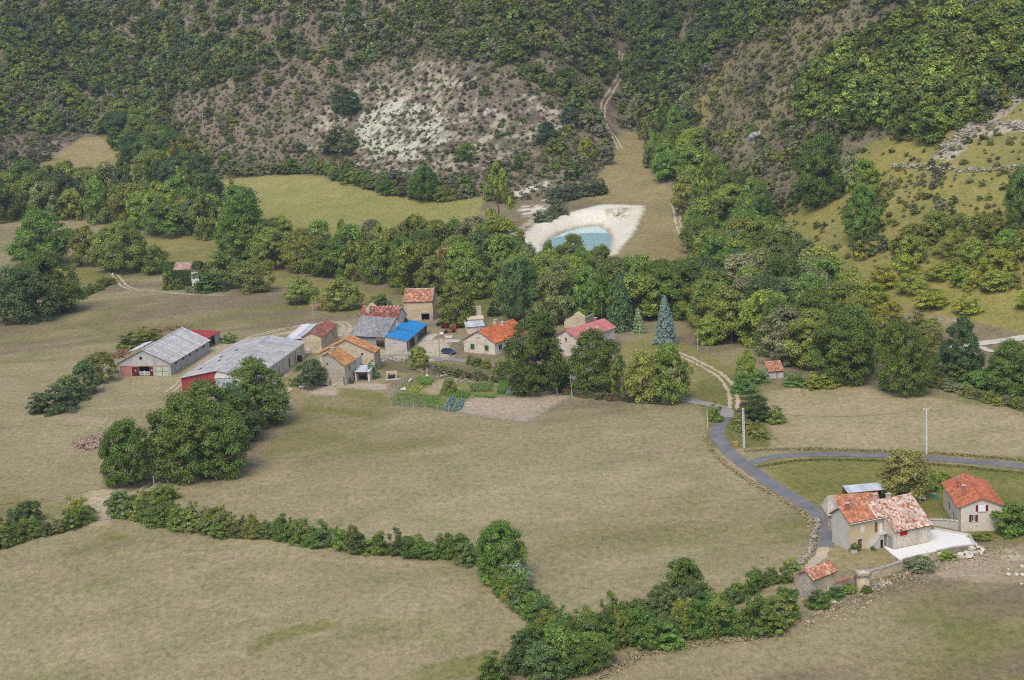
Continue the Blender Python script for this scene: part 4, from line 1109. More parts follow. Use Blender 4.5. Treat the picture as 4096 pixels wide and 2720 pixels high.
R = np.random.default_rng(77)
woods, bushes = [], []
for step, is_tree in ((4.6, True), (2.45, False)):
    xs, ys = np.arange(-360, 260, step), np.arange(400, 1075, step)
    X, Y = np.meshgrid(xs, ys, indexing='ij')
    X = (X + (R.random(X.shape) - .5) * step * .95).ravel()
    Y = (Y + (R.random(Y.shape) - .5) * step * .95).ravel()
    Zg = gz(X, Y)
    u, v = proj(np.stack([X, Y, Zg], 1))
    ok = (u > -260) & (u < 2620) & (v > -260) & (Zg > 6.5 + 1.5 * vnoise(X, Y, 20, 21))
    X, Y, Zg, u, v = X[ok], Y[ok], Zg[ok], u[ok], v[ok]
    wu, wv = u + 10 * vnoise(X, Y, 16, 22, 2), v + 7 * vnoise(X, Y, 16, 23, 2)
    zone = np.zeros(len(X), int)
    for k, zn in enumerate(ZONES):
        zone[inpoly(wu, wv, zn[0])] = k
    free = np.zeros(len(X), bool)
    for o in OPEN_GROUND:
        free |= inpoly(u, v, o)
    gap = vnoise(X, Y, 24, 24, 3)
    roll, pick = R.random(len(X)), R.random((len(X), 6))
    for i in range(len(X)):
        zn = ZONES[zone[i]]
        pr = zn[1 if is_tree else 2]
        pr = pr * (1.0 + (1.5 * gap[i] if is_tree and pr < .9 else 0))
        if free[i] or roll[i] > pr:
            continue
        t = np.array(zn[4][int(pick[i, 0] * len(zn[4]))]) * (.70 + .6 * pick[i, 1]) * GAIN * .88 * np.array([.95, 1.04, 1.0])
        if is_tree:
            w = zn[3] * (.65 + .7 * pick[i, 2])
            woods.append((X[i], Y[i], Zg[i] - .2, pick[i, 3] * 6.28, w, w * (.8 + .45 * pick[i, 4]), int(pick[i, 5] * 4), *t))
        else:
            w = (1.0 + 2.2 * pick[i, 2] ** 2) * (1.0 if zone[i] != 5 else .8)
            bushes.append((zone[i], u[i], v[i], X[i], Y[i], Zg[i] - .05, pick[i, 3] * 6.28, w, w * (.55 + .35 * pick[i, 4]), 4 + int(pick[i, 5] * 3), *t))
scatter_object('hillside_woodland', woods, HILLTREE)
marl = sorted([b for b in bushes if b[0] == 5 and 0 < b[1] < 2361 and b[2] > 0], key=lambda b: -b[7])[:240]
own = set(id(b) for b in marl)
scatter_object('hillside_scrub', [b[3:] for b in bushes if id(b) not in own], HILLTREE)
for b in marl:
    o = bpy.data.objects.new('scrub_bush', HILLTREE[int(b[9])])
    o.location = (b[3], b[4], b[5])
    o.rotation_euler = (0, 0, b[6])
    o.scale = (b[7], b[7], b[8])
    o['tint'] = [float(c) for c in b[10:13]]
    link(o)
    tag(o, 'small dark bush dotted on the bare white marl slope', 'bush', 'dark bushes dotted over the bare marl slope')

# ------------------------------------------------------------------ building kit
OCHRE_STONE = stonework('ochre_stone', [(0.512, 0.415, 0.268), (0.634, 0.525, 0.354), (0.439, 0.366, 0.268), (0.708, 0.610, 0.439), (0.366, 0.329, 0.268)], (0.610, 0.525, 0.390))
GREY_STONE = stonework('grey_stone', [(0.360, 0.336, 0.300), (0.504, 0.480, 0.420), (0.288, 0.264, 0.240), (0.576, 0.528, 0.432)], (0.432, 0.396, 0.336))
WHITE_STONE = stonework('white_pointed_stone', [(0.582, 0.538, 0.448), (0.694, 0.650, 0.560), (0.448, 0.392, 0.302), (0.739, 0.694, 0.616)], (0.762, 0.728, 0.650), .34)
RENDER = surface('old_cream_render', (.56, .50, .40), (.44, .39, .31), 1.5, .35, (.26, .23, .19), stretch=(1, 1, .45))
RENDER_O = surface('ochre_render', (.60, .49, .31), (.52, .43, .28), 1.5, .25, (.40, .33, .22))
RENDER_W = surface('pale_rough_render', (.56, .53, .49), (.48, .45, .41), .8, .2, (.36, .33, .3))
RENDER_G = surface('stained_wing_render', (.62, .56, .46), (.48, .43, .35), 1.8, .6, (.17, .16, .145), stretch=(1, 1, .35))
RENDER_C = surface('clean_cream_render', (.62, .57, .48), (.54, .49, .41), 2.0, .15, (.36, .31, .25), stretch=(1, 1, .4))
BLOCK = surface('concrete_block', (.50, .48, .45), (.40, .385, .36), 1.2, .3, (.30, .25, .2), stretch=(1, 1, .5))
FIBRE = surface('fibre_cement', (.46, .455, .45), (.34, .335, .335), 1.2, .65, (.16, .155, .15), stretch=(.5, .5, 1), objcol=True)
FIBRE_W = surface('weathered_fibre_cement', (.58, .575, .56), (.40, .395, .39), 1.0, .55, (.20, .195, .19), objcol=True)
TILE = surface('roof_tile', (1, 1, 1), (.72, .70, .70), .9, .25, (.10, .085, .07), tone=True, bump=.1)
SLAB = surface('roof_underlay', (.22, .17, .13))
WOOD = surface('old_wood', (.20, .13, .085), (.12, .08, .055), .6, stretch=(3, 3, .6))
WOOD_RED = surface('red_brown_paint', (.13, .035, .025), (.09, .025, .02), .8)
MAROON = surface('maroon_paint', (.16, .022, .035), (.12, .02, .03), .8)
RED = surface('red_paint', (.48, .020, .022), (.36, .018, .02), .8)
GREENP = surface('green_paint', (.018, .135, .045), (.014, .10, .035), .8)
MINT = surface('faded_green_doors', (.46, .56, .42), (.38, .45, .34), .8, .35, (.3, .28, .22))
WHITEP = surface('white_paint', (.78, .78, .77), (.66, .66, .65), 1.0)
GLASS = surface('dark_glass', (.03, .035, .04), (.02, .022, .025), 1.0, rough=.12, spec=.6, bump=0)
BRICK_RED = surface('red_brick_panel', (.50, .21, .16), (.42, .20, .16), .8, .4, (.55, .45, .40))
CHIM = surface('chimney_render', (.55, .49, .41), (.40, .36, .3), .6, .4)
CHIM_R = surface('chimney_brick', (.45, .17, .10), (.33, .13, .08), .5)
BLUE_SHEET = surface('blue_sheet', (.030, .235, .56), (.028, .21, .50), 2.0, .12, (.10, .28, .5), rough=.5, objcol=True)
PINK_SHEET = surface('pink_sheet', (.56, .205, .185), (.48, .165, .15), 2.0, .25, (.62, .36, .32), objcol=True)
RED_SHEET = surface('red_sheet', (.36, .055, .065), (.29, .045, .055), 1.5, .25, (.2, .08, .07), objcol=True)
TIN = surface('tin_sheet', (.58, .63, .68), (.46, .50, .55), 1.5, .35, (.30, .27, .25), rough=.5, objcol=True)
WHITE_SHEET = surface('white_sheet', (.74, .73, .71), (.62, .60, .58), 2.0, .2, (.45, .42, .4), objcol=True)
METAL = surface('grey_metal', (.36, .38, .40), (.27, .285, .3), 1.0, rough=.5)
CONCRETE = surface('concrete', (.56, .54, .50), (.46, .44, .41), 2.0, .25, (.36, .34, .3))
LIMEWHITE = surface('new_concrete', (.78, .765, .73), (.70, .685, .65), 4.0, .12, (.60, .57, .52))
BLACK = surface('black_plastic_and_painted_dark', (.02, .02, .022), rough=.5)  # black plastic, also panels painting the dark inside of openings

T_ORANGE = [(.56, .25, .14), (.50, .20, .11), (.62, .33, .20), (.44, .18, .10), (.55, .24, .135)]
T_MOTTLE = [(.68, .56, .47), (.70, .60, .52), (.62, .45, .36), (.50, .26, .18), (.38, .16, .11), (.58, .36, .27), (.66, .52, .42)]
T_RED = [(.30, .105, .075), (.36, .15, .11), (.24, .085, .065), (.42, .20, .14), (.2, .09, .075)]
T_OCHRE = [(.55, .27, .105), (.48, .22, .085), (.62, .35, .165), (.42, .20, .09), (.58, .31, .13)]
T_BUNG = [(.60, .175, .075), (.55, .155, .065), (.63, .20, .09)]
T_RHOUSE = [(.52, .175, .09), (.46, .145, .075), (.57, .22, .12), (.40, .13, .07)]
T_SLATE = [(.27, .275, .285), (.32, .325, .335), (.23, .235, .245), (.30, .305, .30)]
T_OLD = [(.52, .23, .13), (.46, .20, .12), (.60, .42, .32), (.38, .17, .11), (.60, .31, .20)]

class Frame:
    """a wall line in a building's own axes: s along it, d inwards, z up"""
    def __init__(self, p, q):
        self.p = np.array(p, float)
        v = np.array(q, float) - self.p
        self.len = float(np.linalg.norm(v))
        self.u = v / self.len
        self.n = np.array([-self.u[1], self.u[0]])
    def pt(self, s, d, z):
        a = self.p + self.u * s + self.n * d
        return (a[0], a[1], z)
    def box(self, mb, s0, s1, d0, d1, z0, z1):
        return mb.prism([self.pt(s0, d0, z0), self.pt(s1, d0, z0), self.pt(s1, d0, z1), self.pt(s0, d0, z1)], (self.n[0] * (d1 - d0), self.n[1] * (d1 - d0), 0))

def wall_run(mb, fr, z0, z1, holes=(), th=.3, s0=0.0, s1=None):
    """wall with real openings"""
    s1 = fr.len if s1 is None else s1
    ss = sorted({s0, s1, *[min(max(h[k], s0), s1) for h in holes for k in (0, 1)]})
    for a, b in zip(ss[:-1], ss[1:]):
        if b - a < 1e-4:
            continue
        cut = sorted([(h[2], h[3]) for h in holes if h[0] < (a + b) / 2 < h[1]])
        z = z0
        for c0, c1 in cut:
            if c0 > z + 1e-4:
                fr.box(mb, a, b, 0, th, z, c0)
            z = c1
        if z < z1 - 1e-4:
            fr.box(mb, a, b, 0, th, z, z1)

def window(root, fr, s0, s1, z0, z1, frame_mat, bars=(1, 1), sill=True, depth=.10):
    mb = MB()
    w = .07
    fr.box(mb, s0, s0 + w, depth, depth + .06, z0, z1)
    fr.box(mb, s1 - w, s1, depth, depth + .06, z0, z1)
    fr.box(mb, s0 + w, s1 - w, depth, depth + .06, z1 - w, z1)
    fr.box(mb, s0 + w, s1 - w, depth, depth + .06, z0, z0 + w)
    for k in range(bars[0]):
        c = s0 + (s1 - s0) * (k + 1) / (bars[0] + 1)
        fr.box(mb, c - .04, c + .04, depth + .003, depth + .057, z0 + w, z1 - w)
    o = mb.build('window', frame_mat, root)
    m2 = MB()
    fr.box(m2, s0 + .02, s1 - .02, depth + .08, depth + .10, z0 + .02, z1 - .02)
    m2.build('pane', GLASS, o)
    if sill:
        m3 = MB()
        fr.box(m3, s0 - .08, s1 + .08, -.07, .09, z0 - .08, z0 - .002)
        m3.build('sill', CONCRETE, o)
    return o

def panel(root, fr, name, s0, s1, z0, z1, mat, d0=.08, d1=.14, boards=0, handle=False):
    mb = MB()
    fr.box(mb, s0, s1, d0, d1, z0, z1)
    o = mb.build(name, mat, root)
    if boards:
        m2 = MB()
        for k in range(1, boards):
            c = s0 + (s1 - s0) * k / boards
            fr.box(m2, c - .03, c + .03, d0 - .025, d0 - .002, z0 + .02, z1 - .02)
        m2.build('board_joint', mat, o, 'stuff')
    if handle:
        m3 = MB()
        fr.box(m3, s1 - .16, s1 - .08, d0 - .05, d0 - .003, (z0 + z1) / 2 - .05, (z0 + z1) / 2 + .1)
        m3.build('handle', METAL, o)
    return o

def shutters(root, fr, s0, s1, z0, z1, mat, w=.42):
    for a, b in ((s0 - w, s0 - .02), (s1 + .02, s1 + w)):
        panel(root, fr, 'shutter', a, b, z0 - .03, z1 + .03, mat, -.06, -.015)

def lerp4(E0, E1, R1, R0, u, v):
    E0, E1, R1, R0 = map(np.asarray, (E0, E1, R1, R0))
    return (E0 * (1 - u) + E1 * u) * (1 - v) + (R0 * (1 - u) + R1 * u) * v

def slope(root, E0, E1, R1, R0, cover='tile', pal=None, mat=None, th=.14, cols=.28, rows=.40, sheets=8, seed=1, joints=0, rise=.07):
    """one roof slope: E0-E1 along the eave, R0-R1 along the ridge"""
    E0, E1, R1, R0 = [np.array(p, float) for p in (E0, E1, R1, R0)]
    nrm = np.cross(E1 - E0, R0 - E0)
    nrm /= np.linalg.norm(nrm)
    if nrm[2] < 0:
        nrm = -nrm
    mb = MB().prism([tuple(E0), tuple(E1), tuple(R1), tuple(R0)], tuple(nrm * th))
    roof = mb.build('roof', SLAB if cover != 'plain' else mat, root)
    t = nrm * (th + .004)
    E0, E1, R1, R0 = E0 + t, E1 + t, R1 + t, R0 + t
    Lu, Lv = max(np.linalg.norm(E1 - E0), np.linalg.norm(R1 - R0)), max(np.linalg.norm(R0 - E0), np.linalg.norm(R1 - E1))
    Rn = random.Random(seed)
    if cover == 'tile':
        nu, nv = max(2, int(Lu / cols)), max(2, int(Lv / rows))
        tm = MB()
        age = vnoise(*np.meshgrid(np.arange(nu), np.arange(nv), indexing='ij'), 6, seed % 50, 2)
        for i in range(nu):
            for j in range(nv):
                u0, u1, v0, v1 = i / nu, (i + 1) / nu, j / nv, min(1, (j + 1.12) / nv)
                c = Rn.choice(pal)
                k = (.86 + .28 * Rn.random()) * (1 + .18 * age[i, j])
                dz = Rn.uniform(-.012, .012)
                vs = []
                for vv, lift in ((v0, .035), (v1, .0)):
                    for f, hgt in ((0, 0), (.28, rise), (.72, rise), (1, 0)):
                        vs.append(tuple(lerp4(E0, E1, R1, R0, u0 + (u1 - u0) * f, vv) + nrm * (hgt + lift + dz + .012)))
                fs = [(0, 1, 5, 4), (1, 2, 6, 5), (2, 3, 7, 6), (0, 3, 2, 1)]
                tm.add(vs, fs, tuple(min(.95, q * k) for q in c))
        tm.build('roof_tile', TILE, roof, 'stuff')
    elif cover == 'sheet':
        for i in range(sheets):
            u0, u1 = i / sheets, (i + 1) / sheets
            lift = .02 + .015 * (i % 2)
            nw = 4
            vs = []
            for vv in (0.0, 1.0):
                for q in range(2 * nw + 1):
                    f = q / (2 * nw)
                    vs.append(tuple(lerp4(E0, E1, R1, R0, u0 + (u1 - u0) * f, vv) + nrm * (lift + (.035 if q % 2 else 0.0))))
            n = 2 * nw + 1
            o = MB().add(vs, [(q, q + 1, q + 1 + n, q + n) for q in range(2 * nw)]).build('roof_sheet', mat, roof)
            g = .84 + .24 * Rn.random()
            o.color = (g, g, g, 1)
        for k in range(1, joints + 1):
            vv = k / (joints + 1)
            j = MB().prism([tuple(lerp4(E0, E1, R1, R0, a, b) + nrm * .06) for a, b in ((0, vv - .012), (1, vv - .012), (1, vv + .012), (0, vv + .012))], tuple(nrm * .02))
            j.build('lap_joint', mat, roof)
    return roof

def ridge(root, a, b, pal, r=.13, step=.45, seed=3):
    a, b = np.array(a, float), np.array(b, float)
    n = max(2, int(np.linalg.norm(b - a) / step))
    Rn = random.Random(seed)
    mb = MB()
    for k in range(n):
        p, q = a + (b - a) * k / n, a + (b - a) * (k + 1.1) / n
        mb.tube([tuple(p), tuple(q)], [r, r * .9], 6, Rn.choice(pal))
    return mb.build('ridge_tile', TILE, root, 'stuff')

def chimney(root, x, y, z0, z1, w, d, mat, cap=True, pot=False):
    mb = MB().box(x - w / 2, x + w / 2, y - d / 2, y + d / 2, z0, z1)
    o = mb.build('chimney', mat, root)
    if cap:
        m = MB()
        for sx in (-1, 1):
            for sy in (-1, 1):
                m.box(x + sx * (w / 2 - .07) - .05, x + sx * (w / 2 - .07) + .05, y + sy * (d / 2 - .07) - .05, y + sy * (d / 2 - .07) + .05, z1 - .002, z1 + .16)
        m.box(x - w / 2 - .08, x + w / 2 + .08, y - d / 2 - .08, y + d / 2 + .08, z1 + .16, z1 + .24)
        m.build('chimney_cap', CONCRETE, o)
    if pot:
        MB().lathe([(.12, z1), (.10, z1 + .5), (.16, z1 + .52), (.16, z1 + .6)], 8, (x, y)).build('chimney_pot', METAL, o)
    return o

def placed(name, label, cat, x, y, deg):
    return thing(name, label, cat, (x, y, float(gz(x, y))), math.radians(deg))

def gable_walls(root, W, L, He, Hr, mat, front=(), right=(), back=(), left=(), th=.3, base=-.8, gables=(True, True), name='wall'):
    F = {'front': Frame((0, 0), (W, 0)), 'right': Frame((W, 0), (W, L)), 'back': Frame((W, L), (0, L)), 'left': Frame((0, L), (0, 0))}
    for k, hs in (('front', front), ('right', right), ('back', back), ('left', left)):
        mb = MB()
        fr = F[k]
        wall_run(mb, fr, base, He, hs, th, *((0, None) if k in ('front', 'back') else (th, fr.len - th)))
        if k in ('front', 'back') and gables[0 if k == 'front' else 1]:
            mb.prism([fr.pt(0, 0, He), fr.pt(W, 0, He), fr.pt(W / 2, 0, Hr)], (fr.n[0] * th, fr.n[1] * th, 0))
        mb.build(name, mat[k] if isinstance(mat, dict) else mat, root)
    return F

def gable_roof(root, W, L, He, Hr, oe=.35, og=.25, lift=.03, **kw):
    k = (Hr - He) / (W / 2)
    zl = He - k * oe + lift
    zr = Hr + lift
    a = slope(root, (W + oe, -og, zl), (W + oe, L + og, zl), (W / 2, L + og, zr), (W / 2, -og, zr), **kw)
    kw['seed'] = kw.get('seed', 1) + 9
    b = slope(root, (-oe, L + og, zl), (-oe, -og, zl), (W / 2, -og, zr), (W / 2, L + og, zr), **kw)
    return a, b

# ------------------------------------------------------------------ near houses
# the two-part house with outdoor stairs
nh = placed('farmhouse', 'two-part cream house with outdoor stairs and a mottled tile roof, nearest in the photo', 'house', 53.19, 257.63, 21.9)
X1, X2, Wd, Dw, He = 6.49, 13.65, 5.26, 3.0, 4.95
ks = .62
Hr = He + ks * Wd / 2
Hw = He - ks * Dw
fF, fL, fB, fR = Frame((0, 0), (X1, 0)), Frame((0, Wd), (0, 0)), Frame((X2, Wd), (0, Wd)), Frame((X2, -Dw), (X2, Wd))
fWs, fWf = Frame((X1, 0), (X1, -Dw)), Frame((X1, -Dw), (X2, -Dw))
fWs.n = -fWs.n if fWs.n[0] < 0 else fWs.n
mb = MB(); wall_run(mb, fF, -.8, He, [(1.55, 2.35, 0, 1.75), (2.15, 2.85, 2.75, 4.0), (4.85, 5.4, 2.25, 4.1), (2.35, 2.6, 4.35, 4.7)])
mb.build('wall', RENDER_O, nh)['label'] = 'ochre rendered front wall of the left half'
mb = MB(); wall_run(mb, fL, -.8, He, (), .3, .3, Wd - .3)
mb.prism([fL.pt(0, 0, He), fL.pt(Wd, 0, He), fL.pt(Wd / 2, 0, Hr)], (.3, 0, 0)); mb.build('wall', RENDER_W, nh)
mb = MB(); wall_run(mb, fB, -.8, He); mb.build('wall', RENDER, nh)
mb = MB(); fR.box(mb, .3, fR.len - .3, 0, .3, -.8, Hw); mb.prism([fR.pt(0, 0, Hw), fR.pt(Dw + Wd, 0, Hw), fR.pt(Dw + Wd, 0, He), fR.pt(Dw + Wd / 2, 0, Hr)], (-.3, 0, 0)); mb.build('wall', RENDER_G, nh)
mb = MB(); wall_run(mb, fWf, -.8, Hw, [(1.2, 2.65, 2.05, 3.0)]); mb.build('wall', RENDER_G, nh)['label'] = 'grey stained front wall of the right wing'
mb = MB(); wall_run(mb, fWs, -.8, Hw, [(1.3, 2.6, -.2, 2.0)], .3, 0, Dw - .3); mb.prism([fWs.pt(0, 0, Hw), fWs.pt(Dw, 0, Hw), fWs.pt(0, 0, He)], (.3, 0, 0)); mb.build('wall', RENDER_G, nh)
panel(nh, fF, 'door', 1.55, 2.35, -.1, 1.75, WOOD, handle=True, boards=3)
mb = MB(); fF.box(mb, 1.45, 2.45, -.12, -.002, 1.76, 1.92); mb.build('door_lintel', CONCRETE, nh)
panel(nh, fF, 'door', 4.85, 5.4, 2.25, 4.1, WOOD, handle=True)
panel(nh, fF, 'shutter', 2.15, 2.85, 2.75, 4.0, WHITEP, .02, .07, boards=2)
window(nh, fF, 2.35, 2.6, 4.35, 4.7, WOOD, (0, 0), sill=False)
panel(nh, fWf, 'shutter', 1.2, 2.65, 2.05, 3.0, RED, .02, .07, boards=3)['label'] = 'bright red closed shutter'
mb = MB(); fWf.box(mb, 1.1, 2.75, -.06, .08, 1.95, 2.045); mb.build('sill', CONCRETE, nh)
panel(nh, fWs, 'garage_door', 1.3, 2.6, -.2, 2.0, METAL, .08, .14, boards=4)
mb = MB(); fF.box(mb, 5.75, 6.35, -.05, -.004, 2.3, 3.7); mb.build('wall_panel', WHITEP, nh)
g = .02
kw = dict(cover='tile')
XM = 4.95
r1 = slope(nh, (-.3, -.35, He - ks * .35 + g), (XM, -.35, He - ks * .35 + g), (XM, Wd / 2, Hr + g), (-.3, Wd / 2, Hr + g), pal=T_ORANGE, seed=5, **kw)
slope(nh, (XM + .005, -.35, He - ks * .35 + g), (X1, -.35, He - ks * .35 + g), (X1, Wd / 2, Hr + g), (XM + .005, Wd / 2, Hr + g), pal=T_MOTTLE, seed=15, cols=.30, rows=.40, rise=.09, **kw)
r2 = slope(nh, (X1 + .005, -Dw - .35, Hw - ks * .35 + g), (X2 + .25, -Dw - .35, Hw - ks * .35 + g), (X2 + .25, Wd / 2, Hr + g), (X1 + .005, Wd / 2, Hr + g), pal=T_MOTTLE, seed=6, cols=.30, rows=.40, rise=.09, **kw)
r2['label'] = 'mottled white and red tiled slope of the wing'
slope(nh, (X2 + .25, Wd + .3, He - ks * .3 + g), (-.3, Wd + .3, He - ks * .3 + g), (-.3, Wd / 2, Hr + g), (X2 + .25, Wd / 2, Hr + g), pal=T_ORANGE, seed=7, **kw)
ridge(nh, (-.3, Wd / 2, Hr + .2), (X2 + .25, Wd / 2, Hr + .2), T_MOTTLE)
mb = MB().tube([(-.25, -.42, He - ks * .35), (X1, -.42, He - ks * .35)], .06, 6); mb.build('gutter', WHITEP, nh)
chimney(nh, .9, 2.0, Hr - .9, Hr + .75, .75, .5, CHIM_R)
chimney(nh, 9.3, Wd / 2 - .1, Hr - .4, Hr + .8, .6, .6, CHIM)
chimney(nh, 7.4, Wd / 2 + .9, Hr - 1.0, Hr + .75, .5, .5, RENDER_W)
MB().tube([(2.6, 2.45, Hr - .3), (2.6, 2.45, Hr + 1.9)], .06, 6).tube([(2.4, 2.45, Hr + 1.9), (2.85, 2.45, Hr + 1.9)], .09, 6).build('flue_pipe', METAL, nh)
st = MB(); st.prism([(3.6, -1.15, -.5), (5.9, -1.15, -.5), (5.9, -1.15, 2.2), (5.05, -1.15, 2.2), (3.6, -1.15, .25)], (0, 1.145, 0))
st.build('stair_wall', RENDER_W, nh)
for k in range(11):
    x = 2.95 + k * .2
    MB().box(x, x + .30, -1.25, -.003, k * .205 - .12, .2 * (k + 1) + .005).build('step', CONCRETE, nh)
MB().box(5.0, X1 - .01, -1.3, -.004, 2.2, 2.32).build('landing', CONCRETE, nh)
fS = Frame((3.6, -1.15), (5.9, -1.15))
panel(nh, fS, 'door', 1.55, 2.05, -.1, 1.35, BLACK, -.03, -.004)
MB().tube([(X1 - .08, -.08, -.1), (X1 - .08, -.08, He - .1)], .045, 6).build('drain_pipe', METAL, nh)

# annexe behind it with orange pantiles and a grey slab end
a, b = at_z(*zx(1, 565, 425), 5.3), at_z(*zx(1, 962, 400), 5.3)
ang = math.atan2(b[1] - a[1], b[0] - a[0])
Lx = float(np.hypot(*(b - a)[:2]))
an = thing('annexe', 'low annexe with orange pantiles and grey stone slab end behind the near house', 'building', (a[0] + math.sin(ang) * 3.2, a[1] - math.cos(ang) * 3.2, 0), ang)
F = gable_walls(an, Lx, 6.0, 3.2, 3.2, GREY_STONE, gables=(False, False))
slope(an, (0, -.1, 3.2), (Lx + .2, -.1, 3.2), (Lx + .2, 3.2, 5.2), (0, 3.2, 5.2), 'tile', T_ORANGE, seed=8, cols=.4, rows=.42, rise=.1)
slope(an, (Lx + .2, 6.3, 3.1), (0, 6.3, 3.1), (0, 3.2, 5.2), (Lx + .2, 3.2, 5.2), 'tile', T_ORANGE, seed=9)
hip = MB(); hip.prism([(-2.0, -.2, 2.6), (-.005, -.2, 3.2), (-.005, 3.2, 5.25), (-.9, 4.6, 4.6), (-2.0, 5.4, 2.8)], (0, 0, .16)); hip.build('slab_roof', GREY_STONE, an)
MB().prism([(-1.9, .1, -.5), (-.01, .1, -.5), (-.01, .1, 3.1), (-1.9, .1, 2.6)], (0, 5.2, 0)).build('lean_to_wall', GREY_STONE, an)
MB().prism([(Lx + .005, 0, 3.2), (Lx + .005, 6, 3.2), (Lx + .005, 3.2, 5.2)], (-.25, 0, 0)).build('wall', GREY_STONE, an)

# open tin shelter behind the annexe
a, b = at_z(*zx(1, 690, 408), 2.6), at_z(*zx(1, 1060, 372), 2.6)
ang = math.atan2(b[1] - a[1], b[0] - a[0]); Lx = float(np.hypot(*(b - a)[:2]))
sh = thing('open_shelter', 'open shelter with a silvery corrugated tin roof behind the annexe', 'shelter', (a[0], a[1], 0), ang)
slope(sh, (0, -.2, 2.55), (Lx, -.2, 2.55), (Lx, 3.0, 2.95), (0, 3.0, 2.95), 'sheet', mat=TIN, sheets=8, th=.06)
for x in (.1, Lx / 2, Lx - .1):
    for y, h in ((0, 2.45), (2.8, 2.85)):
        MB().box(x - .08, x + .08, y - .08, y + .08, -.4, h).build('post', WOOD, sh)
MB().box(0, Lx, 2.9, 2.95, 0, 2.85).build('back_wall', WOOD, sh)

# red roofed house with maroon shutters
rh = placed('village_house', 'cream house with a red tile roof and maroon shutters, at the right edge', 'house', 73.0, 264.4, -3.8)
W, L, He, Hr = 7.18, 13.85, 4.15, 5.55
F = gable_walls(rh, W, L, He, Hr, RENDER_C, front=[(1.98, 2.55, 1.7, 2.85), (2.78, 2.95, .7, .95), (4.2, 4.33, 2.15, 2.3)], left=[(L - 9.6, L - 8.2, .9, 2.3), (L - 5.5, L - 4.5, -.2, 2.0)])
mb = MB(); F['front'].box(mb, 3.05, 4.25, -.03, -.003, 3.5, 4.55); mb.build('window_surround', WHITEP, rh)
fU = Frame((0, -.12), (W, -.12))
window(rh, fU, 3.05, 4.25, 3.5, 4.5, WHITEP, (3, 1))
shutters(rh, F['front'], 3.05, 4.25, 3.5, 4.5, MAROON)
window(rh, F['front'], 1.98, 2.55, 1.7, 2.85, WHITEP, (1, 1))
shutters(rh, F['front'], 1.98, 2.55, 1.7, 2.85, MAROON)
for s0, s1, z0, z1 in ((2.78, 2.95, .7, .95), (4.2, 4.33, 2.15, 2.3)):
    panel(rh, F['front'], 'vent', s0, s1, z0, z1, BLACK, .06, .1)
panel(rh, F['left'], 'door', L - 5.5, L - 4.5, -.2, 2.0, WOOD_RED, handle=True)
panel(rh, F['left'], 'window_shutter', L - 9.6, L - 8.2, .9, 2.3, WOOD_RED, .1, .16, boards=2)
gable_roof(rh, W, L, He, Hr, .3, .25, cover='tile', pal=T_RHOUSE, seed=21, cols=.26, rows=.36)
ridge(rh, (W / 2, -.25, Hr + .2), (W / 2, L + .25, Hr + .2), T_RHOUSE)
chimney(rh, 1.5, 4.2, He + .3, He + 2.4, .5, .5, CHIM_R)
chimney(rh, 1.6, 8.6, He + .3, He + 2.1, .45, .45, CHIM_R, cap=False, pot=True)
MB().tube([(.06, -.08, -.1), (.06, -.08, He)], .05, 6).build('drain_pipe', WOOD_RED, rh)

# small stone hut
hu = placed('stone_hut', 'small two-storey stone hut with orange tiles at the corner of the walls', 'hut', 41.4, 238.5, -51.8)
W, L, He, Hr = 2.86, 5.18, 3.6, 4.5
F = gable_walls(hu, W, L, He, Hr, {'front': GREY_STONE, 'right': OCHRE_STONE, 'back': OCHRE_STONE, 'left': GREY_STONE}, front=[(.9, 1.5, .3, 1.35)], right=[(4.3, 4.45, 2.4, 3.2)])
panel(hu, F['front'], 'door', .9, 1.5, .3, 1.35, METAL)
panel(hu, F['right'], 'slit', 4.3, 4.45, 2.4, 3.2, BLACK, .1, .14)
gable_roof(hu, W, L, He, Hr, .35, .3, cover='tile', pal=T_OLD, seed=23, cols=.32, rows=.42, rise=.09)
ridge(hu, (W / 2, -.3, Hr + .2), (W / 2, L + .3, Hr + .2), T_OLD)

# round turret with a slab roof
p = Q(1, 838, 1318)
tu = thing('round_turret', 'round ochre stone turret with a flat slab top in the garden wall', 'turret', p)
MB().lathe([(1.08, -.6), (1.05, 0), (1.0, 3.0)], 18).build('wall', OCHRE_STONE, tu, smooth=True)
MB().prism([(-1.15, -1.1, 2.5), (.6, -1.35, 2.5), (1.3, -.2, 2.5), (.9, 1.3, 2.5), (-1.2, 1.1, 2.5)], (0, 0, .35)).build('roof_slab', GREY_STONE, tu)
for k in range(14):
    MB().box(-.35, .35, -.22, .22, 0, .07).build('roof_slab', GREY_STONE, tu)
    o = [c for c in tu.children if c.name.startswith('roof_slab')][-1]
    o.location = (math.cos(k * 2.4) * .85 * ((k + 1) / 14) ** .5, math.sin(k * 2.4) * .85 * ((k + 1) / 14) ** .5, 2.86 + .02 * (k % 3))
    o.rotation_euler = (random.uniform(-.06, .06), random.uniform(-.06, .06), k * 1.3)

